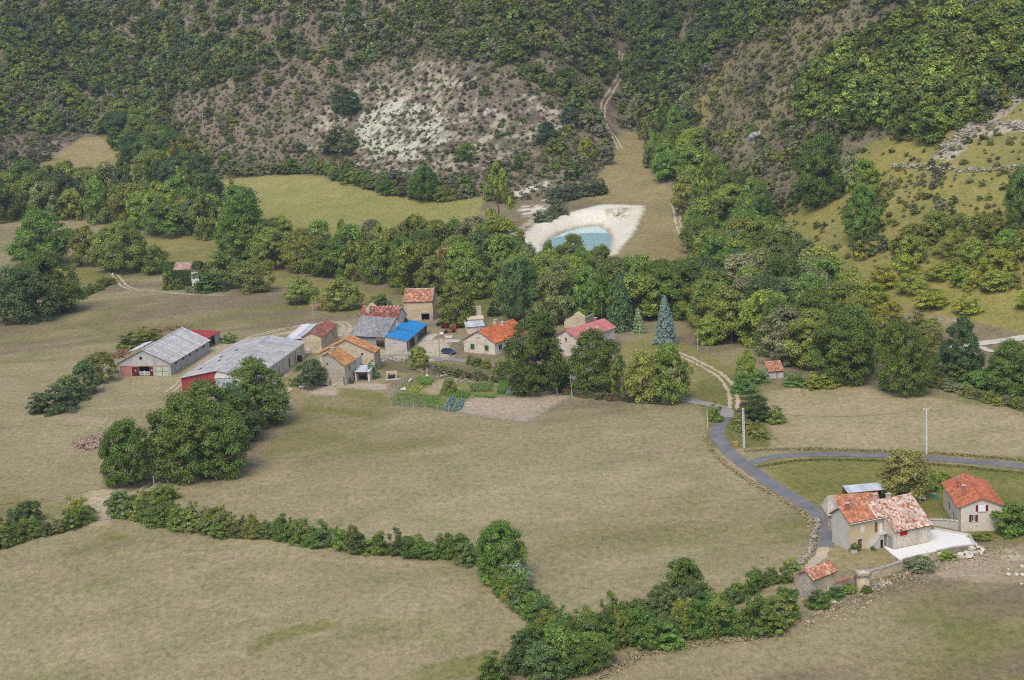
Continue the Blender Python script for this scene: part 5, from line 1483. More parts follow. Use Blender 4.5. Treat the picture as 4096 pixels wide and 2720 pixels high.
# walls of the near property
def stone_wall(name, label, px, h, th, mat, coping=None, zoom=1, n_sub=None, cat='wall', irregular=0.0, seed=3):
    pts = [Q(zoom, *q) for q in px] if zoom else [P(*q) for q in px]
    ln = smooth_line(pts, 1.0)
    d = np.gradient(ln, axis=0)
    d /= np.linalg.norm(d, axis=1)[:, None]
    nr = np.stack([-d[:, 1], d[:, 0]], 1)
    hs = np.interp(np.linspace(0, 1, len(ln)), np.linspace(0, 1, len(h)), h) if hasattr(h, '__len__') else np.full(len(ln), h)
    hs = hs * (1 + irregular * np.random.default_rng(seed).normal(size=len(ln)))
    o0 = ln[0]
    root = thing(name, label, cat, (o0[0], o0[1], float(gz(*o0))))
    z0 = float(gz(*o0))
    vs, fs = [], []
    for k in range(len(ln)):
        a, b = ln[k] + nr[k] * th / 2 - o0, ln[k] - nr[k] * th / 2 - o0
        g = float(gz(*ln[k])) - z0
        vs += [(a[0], a[1], g - .5), (b[0], b[1], g - .5), (b[0], b[1], g + hs[k]), (a[0], a[1], g + hs[k])]
    for k in range(len(ln) - 1):
        i, j = 4 * k, 4 * k + 4
        fs += [(i, j, j + 1, i + 1), (i + 1, j + 1, j + 2, i + 2), (i + 2, j + 2, j + 3, i + 3), (i + 3, j + 3, j, i)]
    fs += [(0, 1, 2, 3), (len(vs) - 1, len(vs) - 2, len(vs) - 3, len(vs) - 4)]
    MB().add(vs, fs).build('wall_body', mat, root)
    if coping:
        R = random.Random(seed)
        s = 0
        for k in range(len(ln) - 1):
            c = (ln[k] + ln[k + 1]) / 2 - o0
            m = MB().box(-.48, .48, -th / 2 - .1, th / 2 + .1, .004, .12)
            o = m.build('coping_stone', coping, root)
            o.location = (c[0], c[1], float(gz(*(c + o0))) - z0 + max(hs[k], hs[k + 1]))
            o.rotation_euler = (R.uniform(-.04, .04), 0, math.atan2(d[k][1], d[k][0]))
    return root
stone_wall('garden_wall', 'long ochre stone wall with grey coping right of the round turret', [(900,1232),(1000,1205),(1120,1165),(1240,1120),(1320,1095)], [1.5, 1.5, 1.45, 1.2, .7], .5, OCHRE_STONE, GREY_STONE, seed=4)
stone_wall('retaining_wall', 'rough stone retaining wall under the white terrace', [(1310,1100),(1400,1075),(1470,1055),(1530,1035)], [.9, 1.3, 1.3, .9], .7, OCHRE_STONE, None, irregular=.12, seed=5)
tw = stone_wall('tile_topped_wall', 'low stone wall topped with red tiles between hut and turret', [(540,1372),(610,1345),(690,1318),(790,1285)], [1.9, 1.6, 1.6, 1.9], .5, GREY_STONE, None, seed=6)
base = Q(1, 540, 1372)
for k in range(13):
    q = Q(1, 575 + k * 16, 1362 - k * 5.5)
    if k in (9, 10):
        continue
    o = MB().tube([(0, -.35, 0), (0, .35, .05)], [.16, .14], 6).build('wall_tile', surface('loose_tile', (.50, .17, .10), (.38, .12, .08), .5), tw)
    o.location = (q[0] - base[0], q[1] - base[1], q[2] - base[2] + 1.75)
    o.rotation_euler = (0, 0, -.6)
stone_wall('garden_wall', 'plain grey rendered wall between the two near houses', [(1480,712),(1560,722),(1650,738),(1745,762)], [.9, 1.1, 1.3, 1.5], .35, RENDER_W, CONCRETE, seed=7)
stone_wall('low_wall', 'short ruined stone wall left of the small stone hut', [(120,1420),(160,1385),(190,1350)], [.5, .9, 1.2], .6, GREY_STONE, None, irregular=.2, seed=8)

# white terrace with kerb
te_px = [(1015,905),(1130,952),(1465,880),(1475,765),(1510,762),(1840,820),(1890,910),(1700,930),(1530,965),(1340,1000),(1185,1048),(1100,985)]
te = [Q(1, *q) for q in te_px]
z_t = max(p[2] for p in te) + .12
o0 = te[0]
tr = thing('concrete_terrace', 'bright white concrete terrace in front of the near house', 'terrace', (o0[0], o0[1], z_t))
MB().prism([(p[0] - o0[0], p[1] - o0[1], 0) for p in te], (0, 0, -.6)).build('slab', LIMEWHITE, tr)
for i, j in ((3, 4), (4, 5), (5, 6), (6, 7), (7, 8)):
    a, b = te[i] - o0, te[j] - o0
    f = Frame(a[:2], b[:2])
    m = MB()
    if i >= 4:
        f.box(m, .02, f.len - .02, -.14, .14, .004, .32 if i < 6 else .16)
        m.build('kerb', CONCRETE, tr)

# dry stone wall beside the field
def boulders(name, label, cat, group, spots, mat, rmin, rmax, seed):
    R = random.Random(seed)
    for k, q in enumerate(spots):
        r = R.uniform(rmin, rmax)
        o = MB().rock((0, 0, 0), r, seed * 100 + k, .7).build(name, mat)
        o.location = (q[0], q[1], q[2] + r * .3)
        tag(o, label, cat, group)
PALE_ROCK = surface('pale_limestone', (.62, .58, .50), (.46, .43, .37), .5, .3, (.3, .28, .24))
def rubble_line(name, label, px, zoom, w, h, n, r, seed, mat=None, cat='wall'):
    pts = [Q(zoom, *q) for q in px] if zoom else [P(*q) for q in px]
    ln = smooth_line(pts, .3)
    R = random.Random(seed)
    root = thing(name, label, cat, (ln[0][0], ln[0][1], float(gz(*ln[0]))))
    mb = MB()
    for k in range(n):
        q = ln[R.randrange(len(ln))]
        x, y = q[0] + R.gauss(0, w), q[1] + R.gauss(0, w)
        z = float(gz(x, y)) + R.random() * h
        g = .7 + .6 * R.random()
        mb.rock((x - ln[0][0], y - ln[0][1], z - float(gz(*ln[0]))), r * R.uniform(.6, 1.5), seed * 1000 + k, .7, (g, g * .98, g * .95))
    mb.build('stones', mat or STONES, root, 'stuff')
    return root
STONES = surface('loose_stones', (.40, .37, .31), (.28, .26, .22), .5, .2, (.2, .18, .15), tone=True)
rubble_line('dry_stone_wall', 'tumbled dry stone wall along the road verge left of the near house', [(395,670),(400,720),(372,800),(355,900),(330,985),(260,1060),(150,1150),(60,1205),(10,1240)], 1, .22, .45, 420, .17, 9)
rng_b = random.Random(4)
spots = [Q(1, x, y) for x, y in [(1560,985),(1590,1005),(1640,1010),(1690,1000),(1730,1020),(1780,1025),(1830,1020),(1860,1000),(1900,985),(1935,970),(1960,985),(1970,950),(1940,930),(1915,915),(1890,940),(1860,955),(1820,990),(1760,1000),(1885,895),(1870,870)]]
for k, q in enumerate(spots):
    r = rng_b.uniform(.3, .6)
    o = MB().rock((0, 0, 0), r, 900 + k, .75).build('boulder', PALE_ROCK)
    o.location = (q[0], q[1], q[2] + r * .35)
    tag(o, f'white boulder, {ordinal(k + 1)} along the terrace edge from its left end', 'boulder', 'white boulders piled along the terrace edge')
for (x, y, r), lab in zip([(2210,1190,.55), (2210,1135,.3), (2290,1185,.4), (2340,1110,.4), (2350,1190,.45), (2330,1275,.3)],
    ['largest cream boulder lying below the terrace', 'small white rock above the cream boulder', 'white rock right of the cream boulder', 'pale rock near the right edge above the white rock', 'grey rock at the right edge below the terrace', 'small pale rock at the right edge, lowest of them']):
    q = Q(1, x, y)
    o = MB().rock((0, 0, 0), r, int(x), .7).build('boulder', PALE_ROCK); o.location = (q[0], q[1], q[2] + r * .3)
    tag(o, lab, 'boulder')
q = Q(1, 985, 1280)
rubble_line('stone_pile', 'scatter of fallen stones at the foot of the wall right of the turret', [(930,1270),(985,1280),(1030,1275)], 1, .5, .2, 40, .2, 10, cat='stones')
rubble_line('stone_pile', 'scatter of pale stones on the slope below the terrace', [(1300,1160),(1370,1150),(1450,1120),(1560,1080)], 1, .8, .1, 60, .16, 11, cat='stones')
# trough, slab, old implement, bench and bins by the near houses
q = Q(1, 748, 972)
t = thing('stone_trough', 'pale stone trough at the front corner of the near house', 'trough', q, .2)
MB().box(-.5, .5, -.25, .25, 0, .12).box(-.5, -.4, -.25, .25, .121, .42).box(.4, .5, -.25, .25, .121, .42).box(-.399, .399, -.25, -.16, .121, .42).box(-.399, .399, .16, .25, .121, .42).build('basin', CONCRETE, t)
MB().box(-.395, .395, -.155, .155, .121, .36).build('soil', surface('soil', (.16, .12, .08)), t)
q = Q(1, 540, 1448)
t = thing('stone_slab', 'flat pale stone slab lying below the small hut', 'stone', q, .3)
MB().prism([(-.7, -.3, .05), (.5, -.45, .05), (.75, .2, .05), (-.4, .4, .05)], (0, 0, .18)).build('slab', PALE_ROCK, t)
q = Q(1, 500, 1408)
t = thing('garden_implement', 'old white wooden frame leaning on the wall of the small hut', 'implement', q, -.5)
for a, b in (((-.25, 0, 0), (0, .35, 1.9)), ((.35, 0, 0), (0, .35, 1.9)), ((-.4, .18, 1.1), (.5, .18, 1.25)), ((-.3, .1, .55), (.4, .1, .7))):
    MB().tube([a, b], .06, 5).build('bar', surface('bleached_wood', (.62, .60, .56), (.48, .46, .43), .5), t)
q = Q(1, 1395, 482)
t = thing('garden_bench', 'small cream garden bench behind the mottled roof house', 'bench', q, .1)
MB().box(-.7, .7, -.2, .2, .38, .46).build('seat', WHITEP, t)
MB().box(-.7, .7, .2, .26, .45, .9).build('backrest', RENDER_O, t)
for x in (-.55, .5):
    MB().box(x, x + .08, -.15, .15, 0, .38).build('leg', WHITEP, t)
q = Q(1, 1512, 465)
t = thing('garden_bin', 'green plastic bin between the two near houses', 'bin', q, .2)
MB().prism([(-.3, -.3, 0), (.3, -.3, 0), (.36, -.36, .9), (-.36, -.36, .9)], (0, .62, 0)).build('body', surface('green_plastic', (.08, .30, .22)), t)
MB().box(-.4, .4, -.42, .34, .905, .98).build('lid', surface('green_plastic_lid', (.14, .40, .30)), t)

# ------------------------------------------------------------------ farm buildings and village houses
# grey barn
ba = placed('grey_barn', 'long grey barn with a weathered corrugated roof and coloured gable doors', 'barn', -102.0, 419.1, -11.3)
W, L, He, Hr = 14.54, 27.5, 3.3, 6.8
F = gable_walls(ba, W, L, He, Hr, {'front': surface('stained_cement', (.50, .49, .47), (.38, .375, .37), 1.6, .75, (.15, .15, .15), stretch=(1, 1, .5)), 'right': BLOCK, 'back': BLOCK, 'left': BLOCK},
                front=[(.7, 3.75, 0, 2.5), (5.85, 8.75, -.2, 2.5), (10.6, 13.7, 0, 2.45)], right=[(3.0 + 4.9 * k, 4.5 + 4.9 * k, 2.15, 2.75) for k in range(5)])
f = F['front']
panel(ba, f, 'brick_infill', .7, 3.75, 0, 2.5, BRICK_RED, .06, .15)
panel(ba, f, 'sliding_door', 3.9, 5.8, -.05, 2.4, WOOD_RED, -.09, -.02, boards=4)
panel(ba, f, 'sliding_door', 8.8, 9.7, -.05, 2.4, WOOD_RED, -.09, -.02, boards=2)
for s in (4.8, 9.2):
    panel(ba, f, 'notice', s, s + .35, 1.3, 1.65, WHITEP, -.115, -.093)
panel(ba, f, 'double_door', 10.6, 12.13, 0, 2.45, MINT, .05, .12, handle=True)
panel(ba, f, 'double_door', 12.17, 13.7, 0, 2.45, MINT, .05, .12)
for a, b, c, d in ((10.62, 13.68, 1.15, 1.25), (12.08, 12.22, .05, 2.4)):
    panel(ba, f, 'door_bar', a, b, c, d, WOOD, .01, .045)
for k in range(5):
    panel(ba, f, 'gate_rail', 5.86, 8.74, .2 + .22 * k, .3 + .22 * k, WHITEP, .02, .07)
panel(ba, f, 'gate_post', 7.2, 7.32, .1, 1.4, WHITEP, -.03, .018)
panel(ba, f, 'lintel_band', .3, 14.2, 2.52, 2.68, surface('orange_brick_band', (.52, .20, .13), (.44, .17, .11), .6), -.05, -.004)
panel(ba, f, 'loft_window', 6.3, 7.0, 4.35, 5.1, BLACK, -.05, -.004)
panel(ba, f, 'loft_hatch', 7.05, 8.1, 4.2, 5.05, CONCRETE, -.05, -.004)
fr = F['right']
panel(ba, fr, 'eave_band', .5, 27, 2.83, 2.98, surface('orange_brick_band', (.5, .2, .13)), -.04, -.004)
for k in range(5):
    panel(ba, fr, 'vent', 3.0 + 4.9 * k, 4.5 + 4.9 * k, 2.15, 2.75, surface('brown_vent', (.22, .10, .07)), .12, .2)
gable_roof(ba, W, L, He, Hr, .45, .35, cover='sheet', mat=FIBRE_W, sheets=24, joints=3, seed=31, th=.08)
MB().prism([(W / 2 - .35, -.3, Hr + .10), (W / 2, -.3, Hr + .32), (W / 2 + .35, -.3, Hr + .10)], (0, L + .6, 0)).build('ridge_cap', FIBRE_W, ba)

# red lean-to behind the barn, with stone wall
rl = placed('red_lean_to', 'red sheet roofed lean-to with an open front behind the grey barn', 'shed', -91.99, 449.26, -13.6)
slope(rl, (8.6, 0, 2.75), (8.6, 10.0, 2.75), (0, 10.0, 3.35), (0, 0, 3.35), 'sheet', mat=RED_SHEET, sheets=10, th=.06)
MB().box(3.6, 5.0, 1.2, 3.4, 3.32, 3.36).build('skylight', surface('blue_skylight', (.16, .42, .66), rough=.4), rl)
MB().box(0, 8.3, 9.6, 9.9, -.5, 2.7).build('back_wall', GREY_STONE, rl)
MB().box(8.1, 8.4, 6.0, 9.59, -.5, 2.66).build('side_wall', RENDER_W, rl)
for y in (.3, 3.0, 5.8):
    MB().box(8.2, 8.4, y, y + .2, -.4, 2.66).build('post', WOOD, rl)
MB().box(5.5, 8.0, 2.5, 2.9, -.4, 1.1).build('low_wall', GREY_STONE, rl)
rubble_line('scrap_pile', 'dark scrap heap inside the red lean-to', [(1200,700),(1230,690)], 2, .9, .9, 40, .35, 41, surface('scrap', (.14, .12, .11), (.08, .07, .07), .5), 'scrap')
wl = placed('white_lean_to', 'thin pale sheet roof strip along the left side of the grey barn', 'shed', -101.9, 437.0, -11.3)
slope(wl, (-1.2, 0, 2.5), (-1.2, 11.0, 2.5), (1.6, 11.0, 3.1), (1.6, 0, 3.1), 'sheet', mat=TIN, sheets=6, th=.06)
for y in (.3, 5.3, 10.4):
    MB().box(-1.1, -.95, y, y + .15, -.4, 2.4).build('post', WOOD, wl)

# long hangar
ha = placed('long_hangar', 'long hangar with a wide grey roof, red gable end and cream side wall', 'hangar', -80.9, 394.8, -11.3)
W, L, He, Hr = 18.4, 40.0, 4.05, 5.75
F = gable_walls(ha, W, L, He, Hr, {'front': RED_SHEET, 'right': RENDER_C, 'back': BLOCK, 'left': BLOCK}, front=[(8.6, 13.6, 0, 3.9)], right=[(7.0, 8.4, .1, 2.4), (18.5, 19.9, .1, 2.4), (31, 32.4, .1, 2.4), (26.6, 27.9, .1, 2.4)], gables=(True, True))
f = F['front']
for k in range(8):
    panel(ha, f, 'glazed_panel', 8.62 + k * .62, 9.2 + k * .62, .1, 3.9, surface('pale_glazing', (.48, .54, .58), (.38, .43, .47), 1.0, rough=.4), .05, .1)
MB().prism([f.pt(8.4, -.03, 3.95), f.pt(18.2, -.03, 4.1), f.pt(9.2, -.03, 5.6)], (0, .025, 0)).build('gable_panel', WHITE_SHEET, ha)
panel(ha, f, 'wall_panel', 13.65, 18.3, 0, 3.94, WHITE_SHEET, -.03, -.004)
for k in range(14):
    panel(ha, f, 'cladding_rib', .3 + k * .6, .36 + k * .6, -.1, 3.95, RED_SHEET, -.03, -.004)
fr = F['right']
for s, mt in ((7.0, WOOD), (18.5, METAL), (26.6, surface('brown_door', (.26, .22, .18))), (31, surface('yellow_door', (.55, .38, .12)))):
    panel(ha, fr, 'door', s, s + 1.3 + .1 * (s != 26.6), .1, 2.4, mt, .08, .14, handle=True)
for k in range(8):
    panel(ha, fr, 'wall_joint', 2.4 + 5 * k, 2.5 + 5 * k, 0, 4.0, surface('joint', (.20, .13, .10)), -.05, -.004)
MB().tube([(W + .5, -.2, He - .1), (W + .5, L + .2, He - .1)], .07, 6).build('gutter', WHITEP, ha)
gable_roof(ha, W, L, He, Hr, .45, .4, cover='sheet', mat=FIBRE, sheets=34, joints=3, seed=33, th=.08)
MB().prism([(W / 2 - .3, -.4, Hr + .1), (W / 2, -.4, Hr + .26), (W / 2 + .3, -.4, Hr + .1)], (0, L + .8, 0)).build('ridge_cap', FIBRE, ha)
for k, (x, y) in enumerate(((3.2, 9), (4.4, 14), (3.0, 19), (6.2, 17), (5.0, 25), (2.2, 6.5), (6.8, 11))):
    zz = He + (Hr - He) * x / (W / 2) + .22
    MB().prism([(x - .3, y, zz - .06), (x + .3, y, zz + .05), (x + .3, y + 1.6, zz + .05), (x - .3, y + 1.6, zz - .06)], (0, 0, .02)).build('skylight', GLASS if k % 3 else WHITE_SHEET, ha)
MB().box(W + .01, W + 2.2, 4, 34, -.6, .02).build('loading_dock', GREY_STONE, ha)
q = Q(2, 2090, 905)
t = thing('water_tank', 'black plastic water tank at the end of the hangar wall', 'tank', q)
MB().lathe([(.6, 0), (.65, .1), (.65, 1.5), (.5, 1.65), (.2, 1.72)], 14).build('tank_body', BLACK, t, smooth=True)
MB().lathe([(.2, 1.721), (.2, 1.8)], 10).build('lid', METAL, t)
q = Q(3, 415, 985)
t = thing('water_tank', 'white plastic tank in a cage beside the dark red roofed stone house', 'tank', q)
MB().box(-.55, .55, -.55, .55, .12, 1.15).build('tank_body', WHITE_SHEET, t)
for k in range(4):
    for s in (-1, 1):
        MB().box(-.6 + .39 * k, -.56 + .39 * k, s * .6 - .02, s * .6 + .02, 0, 1.2).build('cage_bar', METAL, t)
MB().box(-.62, .62, -.62, .62, 0, .11).build('pallet', WOOD, t)

# stone house with the dark red roof
sh = placed('stone_house', 'narrow ochre stone house with a dark red tile roof behind the hangar', 'house', -55.9, 434.8, -10.5)
W, L, He, Hr = 5.3, 15.3, 4.25, 5.5
F = gable_walls(sh, W, L, He, Hr, OCHRE_STONE, right=[(10.5, 11.1, 2.6, 3.5), (3.2, 3.7, 2.9, 3.5)])
for s in ((10.5, 11.1, 2.6, 3.5), (3.2, 3.7, 2.9, 3.5)):
    panel(sh, F['right'], 'window_opening', *s, BLACK, .15, .2)  # black panel paints the dark inside
gable_roof(sh, W, L, He, Hr, .3, .25, cover='tile', pal=T_RED, seed=35)
MB().tube([(W - .05, -.07, -.2), (W - .05, -.07, He)], .05, 6).build('drain_pipe', METAL, sh)
gl = placed('white_roof_shed', 'low shed with white and tin sheets leaning on the dark red roofed house', 'shed', -61.11, 443.34, -7.5)
slope(gl, (0, 0, 2.9), (2.6, 0, 2.9), (2.6, 16.8, 2.9), (0, 16.8, 2.9), 'sheet', mat=WHITE_SHEET, sheets=3, th=.06)
slope(gl, (2.62, 0, 2.9), (4.5, 0, 2.9), (4.5, 16.8, 2.9), (2.62, 16.8, 2.9), 'sheet', mat=TIN, sheets=2, th=.06)
slope(gl, (0, -2.2, 2.7), (6.0, -2.2, 2.7), (6.0, -.02, 2.92), (0, -.02, 2.92), 'sheet', mat=TIN, sheets=5, th=.06)
MB().box(0.1, .3, 0, 16.6, -.4, 2.8).build('side_wall', BLOCK, gl)
MB().box(.35, 4.4, 16.3, 16.6, -.4, 2.8).build('back_wall', BLOCK, gl)
MB().box(4.2, 6.0, -2.1, -1.9, -.4, 2.6).build('front_wall', surface('rust_red_board', (.34, .12, .10)), gl)
MB().box(0.1, .3, -2.1, -.01, -.4, 2.6).build('side_wall', BLOCK, gl)

# orange farmhouse: tall rear part
h2 = placed('stone_farmhouse', 'tall ochre stone farmhouse with ochre-orange tiles, rear half of the pair', 'house', -48.9, 411.5, -9.9)
W, L, He, Hr = 14.2, 5.34, 4.7, 8.05
F = gable_walls(h2, W, L, He, Hr, OCHRE_STONE, front=[(10.9, 11.4, 4.0, 4.65), (8.0, 11.2, .4, 1.9), (12.9, 13.5, .6, 1.6)])
panel(h2, F['front'], 'window_opening', 10.9, 11.4, 4.0, 4.65, BLACK, .15, .2)  # black panel for the unlit interior
panel(h2, F['front'], 'window_opening', 8.0, 11.2, .4, 1.9, BLACK, .2, .26)  # same black panel, painted dark behind the opening
panel(h2, F['front'], 'door', 12.9, 13.5, .6, 1.6, WOOD_RED, .1, .15)
gable_roof(h2, W, L, He, Hr, .35, .3, cover='tile', pal=T_OCHRE, seed=37, cols=.34, rows=.46, rise=.09)
ridge(h2, (W / 2, -.3, Hr + .2), (W / 2, L + .3, Hr + .2), T_OCHRE)
MB().prism([(W - .6, L + .01, -.6), (W + .05, L + .01, -.6), (W + .05, L + .01, He + .2), (W - .6, L + .01, He + .2)], (0, .8, 0)).build('buttress', GREY_STONE, h2)
# front half
h1 = placed('stone_farmhouse', 'stone farmhouse with ochre-orange mono slope, front half of the pair', 'house', -46.47, 396.76, -19.4)
W, L, He, Hr, A, He0 = 5.72, 6.2, 5.0, 7.9, 1.6, 7.2
fF, fR, fB, fL = Frame((0, 0), (W, 0)), Frame((W, 0), (W, L)), Frame((W, L), (0, L)), Frame((0, L), (0, 0))
mb = MB(); wall_run(mb, fF, -.8, He); mb.prism([fF.pt(0, 0, He), fF.pt(W, 0, He), fF.pt(A, 0, Hr), fF.pt(0, 0, He0)], (0, .3, 0)); mb.build('wall', GREY_STONE, h1)['label'] = 'rough grey stone gable wall'
mb = MB(); wall_run(mb, fR, -.8, He, [(2.6, 3.3, 3.0, 4.2), (2.4, 3.3, .6, 1.5)], .3, .3, L - .3); mb.build('wall', RENDER, h1)
mb = MB(); wall_run(mb, fB, -.8, He); mb.prism([fB.pt(W, 0, He), fB.pt(0, 0, He), fB.pt(W - A, 0, Hr), fB.pt(W, 0, He0)], (0, -.3, 0)); mb.build('wall', GREY_STONE, h1)
mb = MB(); wall_run(mb, fL, -.8, He0, (), .3, .3, L - .3); mb.build('wall', GREY_STONE, h1)
panel(h1, fR, 'shutter', 2.6, 3.3, 3.0, 4.2, WOOD_RED, .04, .09)
window(h1, fR, 2.4, 3.3, .6, 1.5, WOOD, (1, 1))
panel(h1, fF, 'window_opening', 1.0, 1.35, 5.0, 5.6, BLACK, -.02, -.004)  # no hole here: interior dark painted as a black panel
panel(h1, fF, 'plank', 5.2, 5.5, -.1, 2.1, WOOD, -.12, -.02)
kk = (Hr - He) / (W - A)
slope(h1, (W + .3, -.3, He - kk * .3 + .02), (W + .3, L + .3, He - kk * .3 + .02), (A, L + .3, Hr + .02), (A, -.3, Hr + .02), 'tile', T_OCHRE, seed=39, cols=.34, rows=.46, rise=.09)
slope(h1, (-.3, L + .3, He0 - .1), (-.3, -.3, He0 - .1), (A, -.3, Hr + .02), (A, L + .3, Hr + .02), 'tile', T_OCHRE, seed=40)
chimney(h1, A - .2, 3.4, Hr - .5, Hr + .55, .9, .7, GREY_STONE)
MB().box(W - .2, W + .012, L + .302, L + 4, 2.5, 5.2).build('wall_stub', RENDER_W, h1)
# tin roofed garage beside the front half
a = Q(3, 1010, 1335)
ga = thing('garage', 'small open garage with a pale blue tin roof beside the orange farmhouse', 'garage', (a[0], a[1], a[2]), math.radians(-12))
slope(ga, (-.2, -.4, 2.35), (3.9, -.4, 2.35), (3.9, 4.6, 2.95), (-.2, 4.6, 2.95), 'sheet', mat=TIN, sheets=5, th=.06)
MB().box(0, .3, 0, 4.3, -.4, 2.3).build('side_wall', WHITEP, ga)
MB().box(3.2, 3.75, 0, 4.3, -.4, 2.3).build('side_wall', RENDER_C, ga)
MB().box(.31, 3.19, 4.0, 4.3, -.4, 2.3).build('back_wall', BLOCK, ga)
MB().box(.31, 3.19, .02, .2, 1.95, 2.25).build('lintel', WOOD, ga)
rubble_line('scrap_pile', 'junk heaped inside the tin roofed garage', [(1060,1300),(1110,1295)], 3, .6, .6, 30, .28, 42, surface('scrap', (.2, .18, .16)), 'scrap')
a = Q(3, 1400, 1310)
wh = thing('stone_washhouse', 'square stone washhouse ruin with an open basin beside the garden', 'washhouse', (a[0], a[1], a[2]), math.radians(4))
for bx in ((0, 2.6, 2.2, 2.6, -.4, 1.5), (0, .4, .3, 2.19, -.4, 1.4), (2.2, 2.6, .3, 2.19, -.4, 1.5)):
    MB().box(*bx).build('wall', OCHRE_STONE, wh)
MB().box(.41, 2.19, .4, 2.19, .9, 1.0).build('slab', surface('mossy_slab', (.20, .18, .09), (.28, .26, .2), .5), wh)
for bx in ((-.3, 3.4, -.9, -.75, -.3, .25), (-.3, -.15, -.749, .2, -.3, .25), (3.25, 3.4, -.749, .2, -.3, .25), (1.9, 2.05, -.749, .2, -.3, .25)):
    MB().box(*bx).build('basin_kerb', CONCRETE, wh)
MB().box(-.14, 3.24, -.74, .2, -.3, .08).build('basin_water', GLASS, wh)

# slate barn, tiled house above it, blue roofed shed
j1 = placed('tiled_house', 'long stone house with worn red tiles and chimney above the grey slate barn', 'house', -41.74, 452.97, -30.4)
Lx, Wy, He, Hr = 12.5, 4.3, 5.9, 8.1
fF, fR, fB, fL = Frame((0, 0), (Lx, 0)), Frame((Lx, 0), (Lx, Wy)), Frame((Lx, Wy), (0, Wy)), Frame((0, Wy), (0, 0))
for f, gb in ((fF, 0), (fB, 0)):
    mb = MB(); wall_run(mb, f, -.8, He); mb.build('wall', OCHRE_STONE, j1)
for f in (fR, fL):
    mb = MB(); wall_run(mb, f, -.8, He, [(1.7, 2.1, 4.9, 5.7)] if f is fR else (), .3, .3, Wy - .3)
    mb.prism([f.pt(0, 0, He), f.pt(Wy, 0, He), f.pt(Wy / 2, 0, Hr)], (f.n[0] * .3, f.n[1] * .3, 0)); mb.build('wall', RENDER if f is fR else OCHRE_STONE, j1)
panel(j1, fR, 'shutter', 1.7, 2.1, 4.9, 5.7, CONCRETE, .05, .1)
slope(j1, (-.3, -.3, He - .28), (Lx + .15, -.3, He - .28), (Lx + .15, Wy / 2, Hr + .02), (-.3, Wy / 2, Hr + .02), 'tile', T_RED + [(.45,.26,.19)], seed=43, cols=.36, rise=.09)
slope(j1, (Lx + .15, Wy + .3, He - .28), (-.3, Wy + .3, He - .28), (-.3, Wy / 2, Hr + .02), (Lx + .15, Wy / 2, Hr + .02), 'tile', T_RED, seed=44)
ridge(j1, (-.3, Wy / 2, Hr + .2), (Lx + .15, Wy / 2, Hr + .2), T_OLD)
chimney(j1, 2.3, .9, He, Hr + .15, 1.2, .8, CHIM, cap=False)
MB().prism([(Lx + .32, 2.3, -.3), (Lx + .32, 4.4, -.3), (Lx + .32, 4.3, 4.6), (Lx + .32, 3.2, 5.6), (Lx + .32, 2.5, 3.0)], (.1, 0, 0)).build('ivy', surface('ivy_leaf', (.05, .09, .02), (.03, .055, .015), .4), j1)
j2 = placed('slate_barn', 'barn with a wide grey slate roof and dark open doors, mid farm', 'barn', -43.35, 439.49, -28.3)
Lx, Wy, zl, zh = 11.0, 5.82, 3.3, 7.25
fF = Frame((0, 0), (Lx, 0))
mb = MB(); wall_run(mb, fF, -.6, zl, [(1.9, 10.6, -.2, 2.9)]); mb.build('wall', BLOCK, j2)
for f in (Frame((Lx, 0), (Lx, Wy)), Frame((0, Wy), (0, 0))):
    mb = MB(); f.box(mb, .3, Wy - .01, 0, .3, -.6, zl)
    mb.prism([f.pt(0 if f.u[1] > 0 else Wy, 0, zl), f.pt(Wy if f.u[1] > 0 else 0, 0, zl), f.pt(Wy if f.u[1] > 0 else 0, 0, zh)], (f.n[0] * .3, f.n[1] * .3, 0)); mb.build('wall', CONCRETE, j2)
for k in range(5):
    panel(j2, fF, 'folding_door', 1.95 + k * 1.2, 3.1 + k * 1.2, -.1, 2.88, surface('grey_blue_door', (.30, .34, .38), (.24, .27, .30), 1.0, .3, (.18, .19, .2)), .08, .14, boards=2)
slope(j2, (-.2, -.4, zl - .25), (Lx + .2, -.4, zl - .25), (Lx + .2, Wy, zh + .02), (-.2, Wy, zh + .02), 'tile', T_SLATE, seed=45, cols=.45, rows=.42, rise=.02)
MB().tube([(-.2, -.48, zl - .3), (Lx + .2, -.48, zl - .3)], .06, 6).build('gutter', BLACK, j2)
j3 = placed('blue_roof_shed', 'white shed under a bright blue sheet roof', 'shed', -33.59, 431.34, -11.9)
W, L, zl, zr = 5.85, 22.0, 4.05, 2.7
fF, fR = Frame((0, 0), (W, 0)), Frame((W, 0), (W, L))
mb = MB(); wall_run(mb, fF, -.6, zr, [(2.0, 3.4, .9, 2.1)], .3, 0, W); mb.prism([fF.pt(0, 0, zr), fF.pt(W, 0, zr), fF.pt(0, 0, zl)], (0, .3, 0)); mb.build('wall', BLOCK, j3)
panel(j3, fF, 'blocked_window', 2.0, 3.4, .9, 2.1, CONCRETE, .06, .12, boards=4)
mb = MB(); wall_run(mb, fR, -.6, zr, [(1.2, 4.0, -.1, 2.3), (5.0, 7.6, -.1, 2.4), (8.2, 11.6, -.1, 2.3), (13.0, 21.0, -.1, 2.4)], .25, .3, L - .3); mb.build('wall', WOOD, j3)
panel(j3, fR, 'sliding_door', 1.25, 2.9, -.1, 2.25, METAL, .05, .1, boards=3)
panel(j3, fR, 'sliding_door', 5.05, 6.3, -.1, 2.35, WOOD_RED, .05, .1, boards=2)
panel(j3, fR, 'sliding_door', 8.25, 11.55, -.1, 2.25, METAL, .05, .1, boards=6)
MB().box(.02, W - .3, L - .3, L, -.6, zr - .05).build('back_wall', BLOCK, j3)
